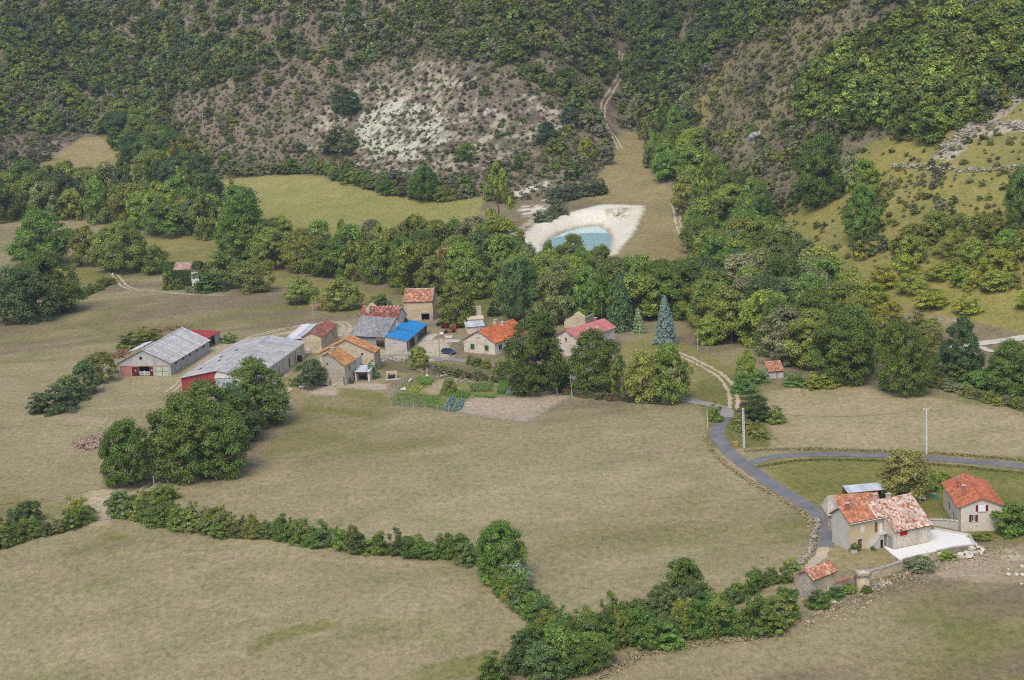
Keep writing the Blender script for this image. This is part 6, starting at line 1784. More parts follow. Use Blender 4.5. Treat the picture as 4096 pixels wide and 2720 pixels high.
MB().box(0, .25, .31, L - .31, -.6, zl - .25).build('side_wall', BLOCK, j3)
slope(j3, (W + .35, -.3, zr - .02), (W + .35, L + .3, zr - .02), (-.2, L + .3, zl + .08), (-.2, -.3, zl + .08), 'sheet', mat=BLUE_SHEET, sheets=20, th=.06, seed=46)
MB().box(-.32, -.21, -.3, L + .3, zl - .1, zl + .2).build('flashing', WHITEP, j3)
MB().box(W + .2, W + 3.2, 13.0, 21.5, -.4, .04).build('concrete_apron', CONCRETE, j3)

# tall stone barn at the back and the ruin beside it
k1 = placed('stone_barn', 'tall ochre stone barn with orange tiles and an arched doorway at the back', 'barn', -30.67, 473.29, -7.6)
Lx, Wy, He, Hr = 8.34, 8.8, 5.65, 8.4
fF, fR, fB, fL = Frame((0, 0), (Lx, 0)), Frame((Lx, 0), (Lx, Wy)), Frame((Lx, Wy), (0, Wy)), Frame((0, Wy), (0, 0))
mb = MB(); wall_run(mb, fF, -.8, He, [(4.9, 7.3, -.2, 2.0)]); mb.build('wall', OCHRE_STONE, k1)
mb = MB(); wall_run(mb, fB, -.8, He); mb.build('wall', OCHRE_STONE, k1)
for f in (fR, fL):
    mb = MB(); wall_run(mb, f, -.8, He, [(2.2, 2.7, 2.2, 3.2)] if f is fR else (), .4, .3, Wy - .3); mb.prism([f.pt(0, 0, He), f.pt(Wy, 0, He), f.pt(Wy / 2, 0, Hr)], (f.n[0] * .3, f.n[1] * .3, 0)); mb.build('wall', OCHRE_STONE, k1)
m = MB()
for k in range(8):
    t0, t1 = math.pi * k / 8, math.pi * (k + 1) / 8
    fF.box(m, 6.1 - 1.35 * math.cos(t0), 6.1 - 1.35 * math.cos(t1), -.06, -.003, 2.0 + .5 * min(math.sin(t0), math.sin(t1)), 2.25 + .5 * max(math.sin(t0), math.sin(t1)))
m.build('arch', CONCRETE, k1)
for s in (4.65, 7.32):
    panel(k1, fF, 'door_jamb', s, s + .22, -.1, 2.0, CONCRETE, -.05, -.003)
panel(k1, fF, 'gate_frame', 7.7, 8.3, .1, 1.7, METAL, -.5, -.45)
slope(k1, (-.2, -.35, He - .2), (Lx + .15, -.35, He - .2), (Lx + .15, Wy / 2, Hr + .02), (-.2, Wy / 2, Hr + .02), 'tile', T_OLD + T_ORANGE + [(.66,.46,.36)], seed=47, cols=.34, rows=.45, rise=.09)
slope(k1, (Lx + .15, Wy + .3, He - .2), (-.2, Wy + .3, He - .2), (-.2, Wy / 2, Hr + .02), (Lx + .15, Wy / 2, Hr + .02), 'tile', T_OLD, seed=48)
ridge(k1, (-.2, Wy / 2, Hr + .2), (Lx + .15, Wy / 2, Hr + .2), [(.6, .55, .5)])
for x in (0.0, Lx - .2):
    for k in range(11):
        MB().box(x - .25, x + .3, -.28 + k * .42, .12 + k * .42, He - .02 + k * .262, He + .2 + k * .262).build('verge_stone', GREY_STONE, k1)
k2 = placed('stone_ruin', 'ruined stone outbuilding with a red and white sheet roof left of the tall barn', 'ruin', -43.0, 473.0, -9)
mb = MB(); mb.prism([(0, 0, -.5), (6.2, 0, -.5), (6.2, 0, 3.4), (5.0, 0, 4.4), (3.3, 0, 6.0), (2.6, 0, 5.8), (1.5, 0, 4.6), (0, 0, 3.0)], (0, .5, 0)); mb.build('gable_wall', OCHRE_STONE, k2)
MB().box(2.7, 3.4, -.03, -.004, 3.6, 4.7).build('window_opening', BLACK, k2)  # black sheet on the wall face, painted dark instead of a hole
mb = MB(); mb.prism([(6.3, -2.5, -.5), (12.6, -2.5, -.5), (12.6, -2.5, 3.0), (10.8, -2.5, 3.8), (6.3, -2.5, 2.9)], (0, .5, 0)); mb.build('wall', OCHRE_STONE, k2)
slope(k2, (6.2, -2.2, 3.1), (10.6, -2.2, 3.1), (10.6, 1.6, 4.6), (6.2, 1.6, 4.6), 'sheet', mat=surface('rusty_sheet', (.42, .10, .06), (.33, .08, .05), 1.0, .2, (.6, .55, .5), objcol=True), sheets=5, th=.06)
for k in range(5):
    a = lerp4((6.2, -2.2, 3.2), (10.6, -2.2, 3.2), (10.6, 1.6, 4.7), (6.2, 1.6, 4.7), k / 4, 0)
    b = lerp4((6.2, -2.2, 3.2), (10.6, -2.2, 3.2), (10.6, 1.6, 4.7), (6.2, 1.6, 4.7), k / 4, 1)
    MB().tube([tuple(a + [0, 0, .06]), tuple(b + [0, 0, .06])], .1, 4).build('roof_batten', WHITEP, k2)
MB().tube([(11.8, -2.9, 0), (10.6, -2.7, 3.0)], .12, 5).build('leaning_beam', WOOD, k2)
MB().tube([(12.4, -2.9, 0), (10.9, -2.7, 3.0)], .1, 5).build('leaning_beam', WOOD, k2)

# bungalow
bu = placed('bungalow', 'white stone bungalow with a bright orange roof and green shutters', 'house', -12.7, 425.9, -36.4)
W, L, He, Hr = 10.17, 15.1, 3.2, 5.9
F = gable_walls(bu, W, L, He, Hr, WHITE_STONE, front=[(2.2, 3.5, .9, 2.3), (6.8, 8.1, .9, 2.3)], right=[(1.6, 3.1, .9, 2.3), (5.0, 6.0, .1, 2.2)])
for fr, s0, s1 in ((F['front'], 2.2, 3.5), (F['front'], 6.8, 8.1), (F['right'], 1.6, 3.1)):
    panel(bu, fr, 'shutter', s0, (s0 + s1) / 2 - .01, .9, 2.3, GREENP, .0, .05)
    panel(bu, fr, 'shutter', (s0 + s1) / 2 + .01, s1, .9, 2.3, GREENP, .0, .05)
    mb = MB(); fr.box(mb, s0 - .1, s1 + .1, -.08, .06, .78, .898); mb.build('sill', CONCRETE, bu)
panel(bu, F['right'], 'door', 5.0, 6.0, .1, 2.2, WOOD, handle=True)
for k in range(3):
    panel(bu, F['front'], 'vent_slot', 4.7 + .35 * k, 4.85 + .35 * k, 3.9, 4.4, BLACK, -.015, -.004)
gable_roof(bu, W, L, He, Hr, .45, .35, cover='tile', pal=T_BUNG, seed=51, cols=.42, rows=.42, rise=.05)
ridge(bu, (W / 2, -.35, Hr + .2), (W / 2, L + .35, Hr + .2), T_BUNG)
chimney(bu, 3.9, 9.0, Hr - 1.0, Hr + 1.0, .8, .6, CHIM)
chimney(bu, 6.0, 9.6, Hr - .6, Hr + .6, .8, .6, CHIM)
chimney(bu, W / 2, .6, Hr - .3, Hr + .5, .5, .4, CHIM)
for k in range(6):
    MB().box(W + .02, W + 1.6 - .25 * k, 4.6, 6.4, -.3 + .19 * k, -.11 + .19 * k).build('step', CONCRETE, bu)
MB().tube([(W + 1.7, 4.6, 0), (W + 1.7, 4.6, 2.4)], .06, 6).build('porch_post', WOOD, bu)
MB().prism([(W + .02, 4.3, 2.75), (W + 2.0, 4.3, 2.4), (W + 2.0, 6.6, 2.4), (W + .02, 6.6, 2.75)], (0, 0, .08)).build('porch_roof', WHITE_SHEET, bu)

# pink roofed house
pk = placed('pink_roof_house', 'two-storey stone house with a faded pink roof', 'house', 11.2, 416.8, -40.3)
W, L, He, Hr = 7.06, 15.8, 4.8, 6.7
F = gable_walls(pk, W, L, He, Hr, {'front': WHITE_STONE, 'right': RENDER_C, 'back': RENDER_C, 'left': WHITE_STONE}, front=[(2.9, 3.7, 3.6, 4.75)], right=[(11.8, 14.4, 1.6, 4.2), (3.0, 4.2, 2.8, 4.0)])
window(pk, F['front'], 2.9, 3.7, 3.6, 4.75, WHITEP, (1, 1))
window(pk, F['right'], 3.0, 4.2, 2.8, 4.0, WHITEP, (1, 1))
panel(pk, F['right'], 'garage_door', 11.8, 14.4, 1.6, 4.2, CONCRETE, .1, .15, boards=4)
gable_roof(pk, W, L, He, Hr, .5, .4, cover='sheet', mat=PINK_SHEET, sheets=14, joints=2, seed=53, th=.08)
for x, y in ((5.2, 6.5), (5.6, 9.8)):
    zz = Hr - (Hr - He) / (W / 2) * (x - W / 2) + .2
    MB().prism([(x - .35, y, zz + .19), (x + .35, y, zz - .19), (x + .35, y + 1.1, zz - .19), (x - .35, y + 1.1, zz + .19)], (0, 0, .03)).build('skylight', surface('dull_skylight', (.50, .40, .38), rough=.4), pk)
chimney(pk, W / 2 - .6, 13.3, Hr - .4, Hr + .5, .7, .6, CHIM_R)
MB().tube([(4.6, 1.2, Hr - .8), (4.6, 1.2, Hr + .2)], .12, 6).build('flue_pipe', METAL, pk)
MB().tube([(W / 2, L - .5, Hr), (W / 2, L - .5, Hr + 3.6)], .04, 5).build('antenna_mast', METAL, pk)
MB().box(W + .1, W + 2.2, 11.2, 14.6, 1.4, 1.55).build('balcony', CONCRETE, pk)
for k in range(8):
    MB().box(W + 2.1, W + 2.16, 11.2 + .45 * k, 11.25 + .45 * k, 1.56, 2.5).build('railing_bar', METAL, pk)
MB().box(W + 2.09, W + 2.17, 11.2, 14.6, 2.51, 2.58).build('railing', METAL, pk)
for k in range(7):
    MB().box(W + 2.25 + .3 * k, W + 2.56 + .3 * k, 11.3, 12.6, -.3, 1.5 - .2 * k).build('step', CONCRETE, pk)
# ruin behind the pink house
q = Q(5, 1400, 500)
ru = thing('stone_ruin', 'roofless stone gable behind the left end of the pink roof', 'ruin', (q[0] + .5, q[1] + 6, q[2]), math.radians(-30))
MB().prism([(0, 0, -.5), (6.5, 0, -.5), (6.5, 0, 3.6), (5.6, 0, 4.0), (4.4, 0, 4.9), (3.8, 0, 4.5), (2.4, 0, 3.3), (0, 0, 1.8)], (0, .6, 0)).build('gable_wall', OCHRE_STONE, ru)
MB().box(0, .6, .61, 6, -.5, 2.4).build('side_wall', GREY_STONE, ru)
MB().box(5.9, 6.5, .61, 6, -.5, 3.2).build('side_wall', GREY_STONE, ru)
# tin shed with oven chimney
ns = placed('tin_shed', 'small white shed with a grey tin roof left of the bungalow', 'shed', -12.15, 447.6, 8.3)
MB().box(.1, 4.8, .1, .3, -.5, 1.9).build('wall', WHITE_STONE, ns)
MB().box(.1, .3, .31, 5.6, -.5, 1.9).build('wall', WHITE_STONE, ns)
MB().box(4.6, 4.8, .31, 5.6, -.5, 1.9).build('wall', WHITE_STONE, ns)
slope(ns, (-.2, -.2, 1.9), (5.1, -.2, 1.9), (5.1, 6.0, 2.3), (-.2, 6.0, 2.3), 'sheet', mat=TIN, sheets=6, th=.06)
ov = placed('bread_oven', 'cream bread oven with a tall square chimney behind the tin shed', 'oven', -12.0, 455.0, 8)
MB().box(0, 4.4, 0, 2.6, -.4, 2.5).build('wall', RENDER, ov)
MB().prism([(-.1, -.1, 2.5), (4.5, -.1, 2.5), (4.5, 1.3, 3.2), (-.1, 1.3, 3.2)], (0, 0, .12)).build('roof', RENDER, ov)
chimney(ov, 3.4, 1.8, 2.4, 5.6, 1.3, 1.0, RENDER, cap=True)
# garden cabin with a red roof
q = Q(5, 778, 372)
cb = thing('garden_cabin', 'tiny white cabin with a rusty red roof behind the bungalow', 'cabin', q, math.radians(-5))
MB().box(0, 2.2, 0, .15, -.3, 1.8).build('wall', WHITEP, cb)
MB().box(0, .15, .151, 2.4, -.3, 1.8).build('wall', WHITEP, cb)
MB().box(2.05, 2.2, .151, 2.4, -.3, 1.8).build('wall', WHITEP, cb)
MB().box(1.5, 1.95, -.03, -.004, 0, 1.5).build('door', BLACK, cb)
slope(cb, (-.2, -.2, 1.75), (2.4, -.2, 1.75), (2.4, 2.6, 3.0), (-.2, 2.6, 3.0), 'tile', T_RED, seed=55)
# tiny hut in the right pasture
th_ = placed('tiny_hut', 'tiny white hut with an orange-red tile roof at the back of the right pasture', 'hut', *Q(6, 1737, 706)[:2], 5.0)
W, D = 3.5, 3.3
fF = Frame((0, 0), (W, 0))
mb = MB(); wall_run(mb, fF, -.6, 1.55, [(1.75, 2.3, -.1, 1.3)]); mb.build('wall', RENDER_W, th_)
MB().prism([(W - .3, .31, -.6), (W - .3, D, -.6), (W - .3, D, 3.2), (W - .3, .31, 1.6)], (.3, 0, 0)).build('wall', RENDER_W, th_)
MB().prism([(0, .31, -.6), (0, D, -.6), (0, D, 3.2), (0, .31, 1.6)], (.3, 0, 0)).build('wall', RENDER_W, th_)
MB().box(.31, W - .31, D - .3, D, -.6, 3.15).build('wall', RENDER_W, th_)
panel(th_, fF, 'door', 1.75, 2.3, -.1, 1.3, METAL)
slope(th_, (-.2, -.25, 1.55), (W + .2, -.25, 1.55), (W + .2, D + .1, 3.3), (-.2, D + .1, 3.3), 'tile', T_OLD, seed=57)
# ivy covered ruin in the far left hedge
p = Q(7, 1300, 485)
iv = thing('ivy_ruin', 'stone cottage ruin smothered in ivy with broken pink tiles, far left', 'ruin', p, math.radians(-8))
F = gable_walls(iv, 12.0, 8.0, 5.0, 5.0, GREY_STONE, gables=(False, False), th=.5)
MB().prism([(8.9, -.06, -.3), (12.15, -.06, -.3), (12.2, -.06, 3.0), (11.2, -.06, 5.6), (9.9, -.06, 5.9), (9.6, -.06, 3.9), (8.3, -.06, 2.2)], (0, .055, 0)).build('bare_plaster', WHITEP, iv)
MB().box(8.5, 9.5, -.12, -.065, -.2, 1.8).build('doorway', BLACK, iv)  # black sheet paints the dark of the doorway, wall not cut
slope(iv, (-.3, -.3, 5.02), (12.3, -.3, 5.02), (12.3, 4.0, 7.4), (-.3, 4.0, 7.4), 'tile', [(.50, .33, .28), (.38, .24, .2), (.6, .42, .36)], seed=59)
slope(iv, (12.3, 8.3, 5.02), (-.3, 8.3, 5.02), (-.3, 4.0, 7.4), (12.3, 4.0, 7.4), 'tile', [(.50, .33, .28), (.38, .24, .2)], seed=60)
R2 = np.random.default_rng(8)
n = 5200
side = R2.random(n)
pos = np.empty((n, 3)); nr = np.empty((n, 3))
fm = side < .5
pos[fm] = np.stack([R2.random(fm.sum()) * 9.6 - .3, -.1 - .9 * R2.random(fm.sum()) ** 2, R2.random(fm.sum()) * 5.6], 1); nr[fm] = (0, -1, .3)
rm = (side >= .5) & (side < .72)
pos[rm] = np.stack([np.full(rm.sum(), 12.4) + .3 * R2.random(rm.sum()), R2.random(rm.sum()) * 8, R2.random(rm.sum()) * 6.6], 1); nr[rm] = (1, 0, .3)
tm_ = side >= .72
yy = R2.random(tm_.sum()) * 4.2 - .3
pos[tm_] = np.stack([np.where(R2.random(tm_.sum()) < .5, R2.random(tm_.sum()) * 3.4 - .4, 9.4 + R2.random(tm_.sum()) * 3), yy, 5.2 + .56 * (yy + .3) + .2 + .2 * R2.random(tm_.sum())], 1); nr[tm_] = (0, -.4, 1)
me_iv = card_mesh('ivy', pos, nr + .6 * unit(R2, n), .34 * (.7 + .6 * R2.random(n)), R2)
o = bpy.data.objects.new('ivy', me_iv); link(o, iv); o['tint'] = [.085, .125, .032]; o['kind'] = 'stuff'

# ------------------------------------------------------------------ poles and wires
POLEWOOD = surface('pole_wood', (.40, .36, .32), (.30, .27, .24), .5)
POLECON = surface('pole_concrete', (.66, .66, .66), (.54, .54, .55), .6, .2)
def pole(base_px, top_px, label, kind='wood', arm=None, r=.13, lamp=False):
    p = P(*base_px)
    H = (base_px[1] - top_px[1]) / ppm(p) / .98
    t = thing('utility_pole', label, 'pole', p)
    mat = POLEWOOD if kind == 'wood' else POLECON
    if kind == 'wood':
        MB().tube([(0, 0, -.6), (0, 0, H * .5), (0, 0, H)], [r, r * .9, r * .75], 8).build('shaft', mat, t)
    elif kind == 'holes':
        m = MB()
        w = .17
        for s in (-1, 1):
            m.box(s * w - .05, s * w + .05, -.1, .1, -.6, H)
        for k in range(int(H / .5)):
            m.box(-w + .05, w - .05, -.09, .09, k * .5, k * .5 + .26)
        m.box(-w + .05, w - .05, -.09, .09, H - .3, H - .01)
        m.build('shaft', mat, t)
    else:
        MB().prism([(-r, -r, -.6), (r, -r, -.6), (r * .7, -r * .7, H), (-r * .7, -r * .7, H)], (0, r * 1.6, 0)).build('shaft', mat, t)
    if arm:
        a = MB().box(-arm / 2, arm / 2, -.06, .06, H - .25, H - .12).build('crossarm', mat if kind != 'wood' else METAL, t)
        for s in (-1, 0, 1):
            MB().lathe([(.05, H - .119), (.07, H), (.05, H + .12)], 6, (s * arm * .42, 0)).build('insulator', WHITEP, a)
    else:
        MB().box(-.09, .09, -.2, -.1, H - .35, H - .15).build('bracket', METAL, t)
    return np.array([p[0], p[1], p[2] + H - .1])
tops = {}
tops['left'] = pole(zx(8, 1222, 1192), zx(8, 1190, 980), 'leaning wooden pole rising from the short hedge at left')
tops['hang'] = pole(zx(3, 490, 612), zx(3, 463, 305), 'wooden pole behind the white roofed shed')
tops['lane'] = pole(zx(3, 2072, 1112), zx(3, 2040, 765), 'wooden pole beside the lane right of the small olive tree')
tops['gard'] = pole(zx(5, 1494, 1285), zx(5, 1485, 970), 'tall thin pole at the right end of the vegetable garden', r=.09)
tops['gard2'] = pole(zx(5, 1336, 1322), zx(5, 1346, 1120), 'short wooden pole inside the garden fence', r=.08)
tops['road'] = pole(zx(6, 1514, 1322), zx(6, 1515, 965), 'white concrete ladder pole at the road bend', 'holes')
tops['past'] = pole((2136,1046), (2137,940), 'concrete pole with a crossarm in the right pasture', 'con', 1.4, .16)
tops['track'] = pole((2203,800), (2206,737), 'white concrete pole with a top box beside the gravel track', 'con', 1.0, .16)
tops['lawn'] = pole(zx(6, 1102, 492), zx(6, 1090, 262), 'wooden pole at the edge of the lawn right of the blue spruce')
tops['hill1'] = pole((386,238), (384,192), 'far wooden pole with a crossarm on the upper left slope', 'wood', 3.0, .2)
tops['hill2'] = pole((471,312), (468,262), 'far wooden pole with a crossarm on the brown heath', 'wood', 3.6, .2)
tops['mead'] = pole((1083,482), (1083,452), 'small far pole at the end of the upper meadow', 'wood', 2.0, .16)
tops['dam'] = pole((1594,642), (1592,588), 'thin pole with a white T top beside the pond dam', 'con', 2.4, .14)
pole(zx(6, 1187, 1140), zx(6, 1187, 945), 'thin grey post at the field corner inside the road bend', 'con', None, .07)
WIRE = surface('wire', (.05, .05, .055))
def wire(a, b, label, sag=1.2, r=.022):
    a, b = np.array(a), np.array(b)
    o0 = a.copy()
    pts = []
    for k in range(25):
        t = k / 24
        q = a + (b - a) * t - o0
        pts.append((q[0], q[1], q[2] - 4 * sag * t * (1 - t)))
    o = MB().tube(pts, r, 4).build('overhead_wire', WIRE)
    o.location = o0.tolist()
    tag(o, label, 'wire')
far_l = at_y(-60, 1170, 300.0)
wire(tops['left'], far_l, 'overhead wire running to the left edge from the leaning wooden pole', .8)
wire(tops['hang'], tops['lane'], 'overhead wire crossing the slate and blue roofs', .8)
wire(tops['lane'], tops['gard'], 'overhead wire from the lane pole to the garden pole', 1.0)
wire(tops['road'], tops['past'], 'overhead wire from the ladder pole to the pasture pole', 1.6)
wire(tops['gard'], tops['road'], 'overhead wire along the lane to the ladder pole', 1.6)
wire(tops['past'], at_y(2460, 1010, 330.0), 'overhead wire leaving the pasture pole to the right', 1.0)
wire(tops['road'], np.array([57.0, 262.0, 7.2]), 'overhead wire from the ladder pole to the near house', 1.6)

# ------------------------------------------------------------------ vehicles and bins
def car(label, p, rz, paint, L=4.2, W=1.7, H=1.42):
    t = thing('parked_car', label, 'car', p, rz)
    xs = [(-.5, .42, .72, .80), (-.47, .28, .88, .93), (-.30, .22, .92, 1.0), (.0, .22, .92, 1.0), (.20, .22, .90, 1.0), (.36, .24, .80, .98), (.46, .28, .70, .90), (.5, .36, .58, .78)]
    vs, fs = [], []
    for x, z0, z1, w in xs:
        y = W / 2 * w
        vs += [(x * L, -y, z0), (x * L, -y * 1.0, (z0 + z1) / 2), (x * L, -y * .94, z1), (x * L, y * .94, z1), (x * L, y, (z0 + z1) / 2), (x * L, y, z0)]
    for k in range(len(xs) - 1):
        for i in range(6):
            fs.append((k * 6 + i, k * 6 + (i + 1) % 6, k * 6 + 6 + (i + 1) % 6, k * 6 + 6 + i))
    fs += [tuple(range(5, -1, -1)), tuple(range(len(vs) - 6, len(vs)))]
    body = MB().add(vs, fs).build('body', paint, t)
    cab = [(-.46, .90, .80), (-.38, 1.36, .68), (-.30, H, .66), (.02, H, .66), (.10, H - .04, .66), (.24, .90, .80)]
    vs, fs = [], []
    for x, z, w in cab:
        vs += [(x * L, -W / 2 * w, z), (x * L, W / 2 * w, z)]
    n = len(cab)
    m = MB().add(vs, [(2 * k, 2 * k + 1, 2 * k + 3, 2 * k + 2) for k in range(1, n - 2)]); m.build('roof', paint, t)
    g = MB().add(vs, [(0, 1, 3, 2), (2 * n - 4, 2 * n - 3, 2 * n - 1, 2 * n - 2)]); g.build('windscreen', GLASS, t)
    for s in (0, 1):
        MB().add([vs[2 * k + s] for k in range(n)], [tuple(range(n))]).build('side_window', GLASS, t)
        y = (W / 2 * .70) * (-1 if s == 0 else 1)
        for x in (-.14, .08):
            MB().box(x * L - .04, x * L + .04, y - .03 + (-.06 if s == 0 else .06), y + .03 + (-.06 if s == 0 else .06), .9, H - .08).build('pillar', paint, t)
    for sx in (-.31, .32):
        for sy in (-1, 1):
            w = MB().tube([(sx * L, sy * (W / 2 - .16), .31), (sx * L, sy * (W / 2 + .01), .31)], .31, 14).build('wheel', BLACK, t)
            MB().tube([(sx * L, sy * (W / 2 + .012), .31), (sx * L, sy * (W / 2 + .03), .31)], .19, 10).build('rim', METAL, w)
    for sy in (-1, 1):
        MB().box(.475 * L, .487 * L, sy * .5 - .14, sy * .5 + .14, .56, .68).build('headlight', WHITE_SHEET, t)
        MB().box(-.502 * L, -.49 * L, sy * .58 - .1, sy * .58 + .1, .62, .80).build('tail_light', RED, t)
    MB().box(.49 * L, .51 * L, -.7, .7, .36, .50).build('bumper', BLACK, t)
    return t
car('dark blue car parked beside the lane left of the bungalow', Q(5, 125, 735), math.radians(-38), surface('blue_car_paint', (.022, .055, .135), (.018, .045, .11), 3.0, rough=.25, spec=.6, bump=0))
car('dark red old car half hidden under the tree at the left edge', Q(7, 432, 695), math.radians(-8), surface('red_car_paint', (.26, .020, .035), (.2, .018, .03), 3.0, rough=.3, spec=.5, bump=0))
for x, lab, c in ((1414, 'brownish yellow wheelie bin at the road bend, left of the pair', (.42, .26, .12)), (1440, 'yellow wheelie bin at the road bend, right of the pair', (.58, .38, .08))):
    t = thing('wheelie_bin', lab, 'bin', Q(6, x, 1314), .15)
    mt = surface('bin_%d' % x, c, None, .8, rough=.6)
    MB().prism([(-.28, -.3, .08), (.28, -.3, .08), (.34, -.36, .95), (-.34, -.36, .95)], (0, .66, 0)).build('body', mt, t)
    MB().box(-.37, .37, -.42, .36, .955, 1.04).build('lid', mt, t)
    for s in (-1, 1):
        MB().tube([(s * .25, .3, .1), (s * .33, .3, .1)], .1, 8).build('wheel', BLACK, t)
p = Q(8, 135, 1300)
t = thing('farm_implement', 'small red farm implement standing in the field above the left hedge', 'implement', p, .5)
for a, b in (((-1.0, 0, .3), (.9, 0, .4)), ((.2, -.5, .2), (.9, 0, 1.5)), ((.2, .5, .2), (.9, 0, 1.5)), ((-1.0, -.5, .05), (-.6, 0, .5)), ((-1.0, .5, .05), (-.6, 0, .5)), ((.3, -.6, .3), (.3, .6, .3))):
    MB().tube([a, b], .07, 5).build('frame_bar', RED, t)
p = Q(7, 889, 412)
t = thing('marker_post', 'white ball topped post beside the far dirt track', 'post', p)
MB().tube([(0, 0, -.2), (0, 0, .8)], .06, 6).build('shaft', WHITEP, t)
MB().lathe([(.05, .8), (.3, .95), (.36, 1.2), (.25, 1.45), (.05, 1.52)], 10).build('ball', WHITEP, t, smooth=True)

# ------------------------------------------------------------------ heaps, logs, junk
def heap(name, label, cat, px, zoom, W, D, H, n, r, seed, mat, tones=((.7, 1.3),)):
    c = Q(zoom, *px)
    R = random.Random(seed)
    t = thing(name, label, cat, c)
    m = MB()
    for k in range(n):
        a, q = R.random() * 6.283, R.random() ** .6
        x, y = math.cos(a) * q * W / 2, math.sin(a) * q * D / 2
        z = H * (1 - q ** 1.5) * R.uniform(.75, 1.0)
        g = R.uniform(.65, 1.25)
        m.rock((x, y, z), r * R.uniform(.6, 1.5), seed * 500 + k, .6, (g, g * R.uniform(.9, 1.0), g * R.uniform(.8, 1.0)))
    m.build('stones', mat, t, 'stuff')
    return t
heap('rubble_heap', 'flat heap of brown rubble and stones in the left field', 'heap', (760, 720), 8, 11.5, 15, .9, 420, .34, 61, surface('brown_rubble', (.36, .27, .215), (.26, .19, .15), .5, tone=True))
heap('log_pile', 'untidy pile of grey wood and planks behind the white roofed shed', 'heap', (560, 425), 3, 4.0, 6, .7, 50, .3, 62, surface('grey_wood_heap', (.30, .27, .24), (.2, .18, .16), .5, tone=True))
lp = thing('plank_stack', 'stack of orange brown planks beside the pole behind the shed', 'planks', Q(3, 510, 395), .1)
for k in range(5):
    for j in range(3):
        MB().box(-2.0 + .1 * k, 1.8 - .1 * j, -.6 + .4 * j, -.25 + .4 * j, .01 + .16 * k, .15 + .16 * k).build('plank', surface('raw_plank', (.46, .30, .17), (.36, .24, .14), .5), lp)
lg = thing('log_stack', 'long grey logs lying beside the log pile', 'logs', Q(3, 690, 415), .15)
for k in range(8):
    MB().tube([(-2.4 + .2 * k, -.6 + .22 * k, .15 + .1 * (k % 3)), (2.2 - .15 * k, -.9 + .3 * k, .2 + .1 * (k % 2))], .13, 6).build('log', surface('grey_log', (.34, .31, .28), (.24, .22, .2), .4), lg)
ju = thing('old_machine', 'rusty red farm machine frame left of the tin shed', 'machine', Q(5, 140, 505), .2)
for a, b in (((-2.2, 0, .2), (2.0, 0, .3)), ((-2.2, 1.2, .2), (2.0, 1.2, .3)), ((-1.8, 0, .2), (1.2, .6, 2.2)), ((-1.0, 1.2, .3), (1.6, 1.0, 1.9)), ((-2.0, 0, .2), (-2.0, 1.2, .25)), ((1.8, 0, .3), (1.8, 1.2, 1.4)), ((0, 0, .3), (.3, 1.1, 1.6))):
    MB().tube([a, b], .1, 5).build('frame_bar', surface('rust', (.26, .09, .06), (.18, .08, .06), .4), ju)
for x in (-1.2, 1.0):
    MB().tube([(x, -.2, .45), (x, -.02, .45)], .45, 12).build('wheel', BLACK, ju)
MB().box(.6, 1.6, .2, 1.0, .5, 1.2).build('hopper', RED, ju)
jw = thing('white_bath', 'white bath and scrap in front of the rusty machine', 'bath', Q(5, 125, 562), -.1)
MB().prism([(-.9, -.4, .1), (.9, -.4, .1), (1.05, -.5, .75), (-1.05, -.5, .75)], (0, .95, 0)).build('tub', WHITEP, jw)
MB().box(-.85, .85, -.3, .25, .752, .78).build('hollow', METAL, jw)
jb = thing('metal_drum', 'white drum left of the white bath', 'drum', Q(5, 45, 530), .3)
MB().tube([(-.5, 0, .42), (.5, 0, .42)], .42, 12).build('drum_body', WHITEP, jb)
MB().tube([(.501, 0, .42), (.53, 0, .42)], .3, 10).build('drum_end', BLACK, jb)
js = thing('concrete_slab', 'pale concrete slab lying on the grass below the white bath', 'slab', Q(5, 165, 595), -.35)
MB().box(-2.2, 2.2, -1.3, 1.3, .0, .15).build('slab', CONCRETE, js)
for k, (x, y, lab) in enumerate([(30, 395, 'dark tractor wreck under the olive round tree'), (85, 420, 'red scrap tank beside the tractor wreck'), (230, 420, 'red tank at the right end of the scrap yard')]):
    t = thing('scrap_machine', lab, 'machine', Q(5, x, y + 30), .3 * k)
    MB().box(-.9, .9, -.4, .4, .4, 1.0).build('engine_block', BLACK if k == 0 else RED, t)
    MB().box(-.7, .1, -.35, .35, 1.002, 1.5).build('housing', METAL if k == 0 else WOOD_RED, t)
    for sx in (-.7, .7):
        for sy in (-.5, .5):
            MB().tube([(sx, sy - .06, .38), (sx, sy + .06, .38)], .38, 10).build('wheel', BLACK, t)
# yard furniture
t = thing('round_table', 'round white garden table in the chicken yard', 'table', Q(3, 345, 1432), 0)
MB().lathe([(.85, .72), (.9, .74), (.9, .80), (.85, .82)], 16).build('tabletop', WHITE_SHEET, t)
MB().lathe([(.35, 0), (.12, .1), (.10, .6), (.2, .72)], 8).build('pedestal', WHITE_SHEET, t)
for x, y, lab in ((750, 1395, 'small white bench in the chicken yard below the farmhouse gable'), (1270, 1408, 'white plank bench near the garden end of the chicken yard')):
    t = thing('bench', lab, 'bench', Q(3, x, y), .9)
    MB().box(-.7, .7, -.15, .15, .38, .45).build('seat', WHITEP, t)
    for s in (-.55, .47):
        MB().box(s, s + .08, -.13, .13, 0, .38).build('leg', WHITEP, t)
t = thing('hutch', 'grey wooden hutch against the farmhouse gable wall', 'hutch', Q(3, 640, 1385), -.3)
MB().box(-1.0, 1.0, -.5, .5, .3, 1.2).build('box', POLEWOOD, t)
MB().prism([(-1.1, -.65, 1.21), (1.1, -.65, 1.21), (1.1, .6, 1.45), (-1.1, .6, 1.45)], (0, 0, .06)).build('lid', METAL, t)
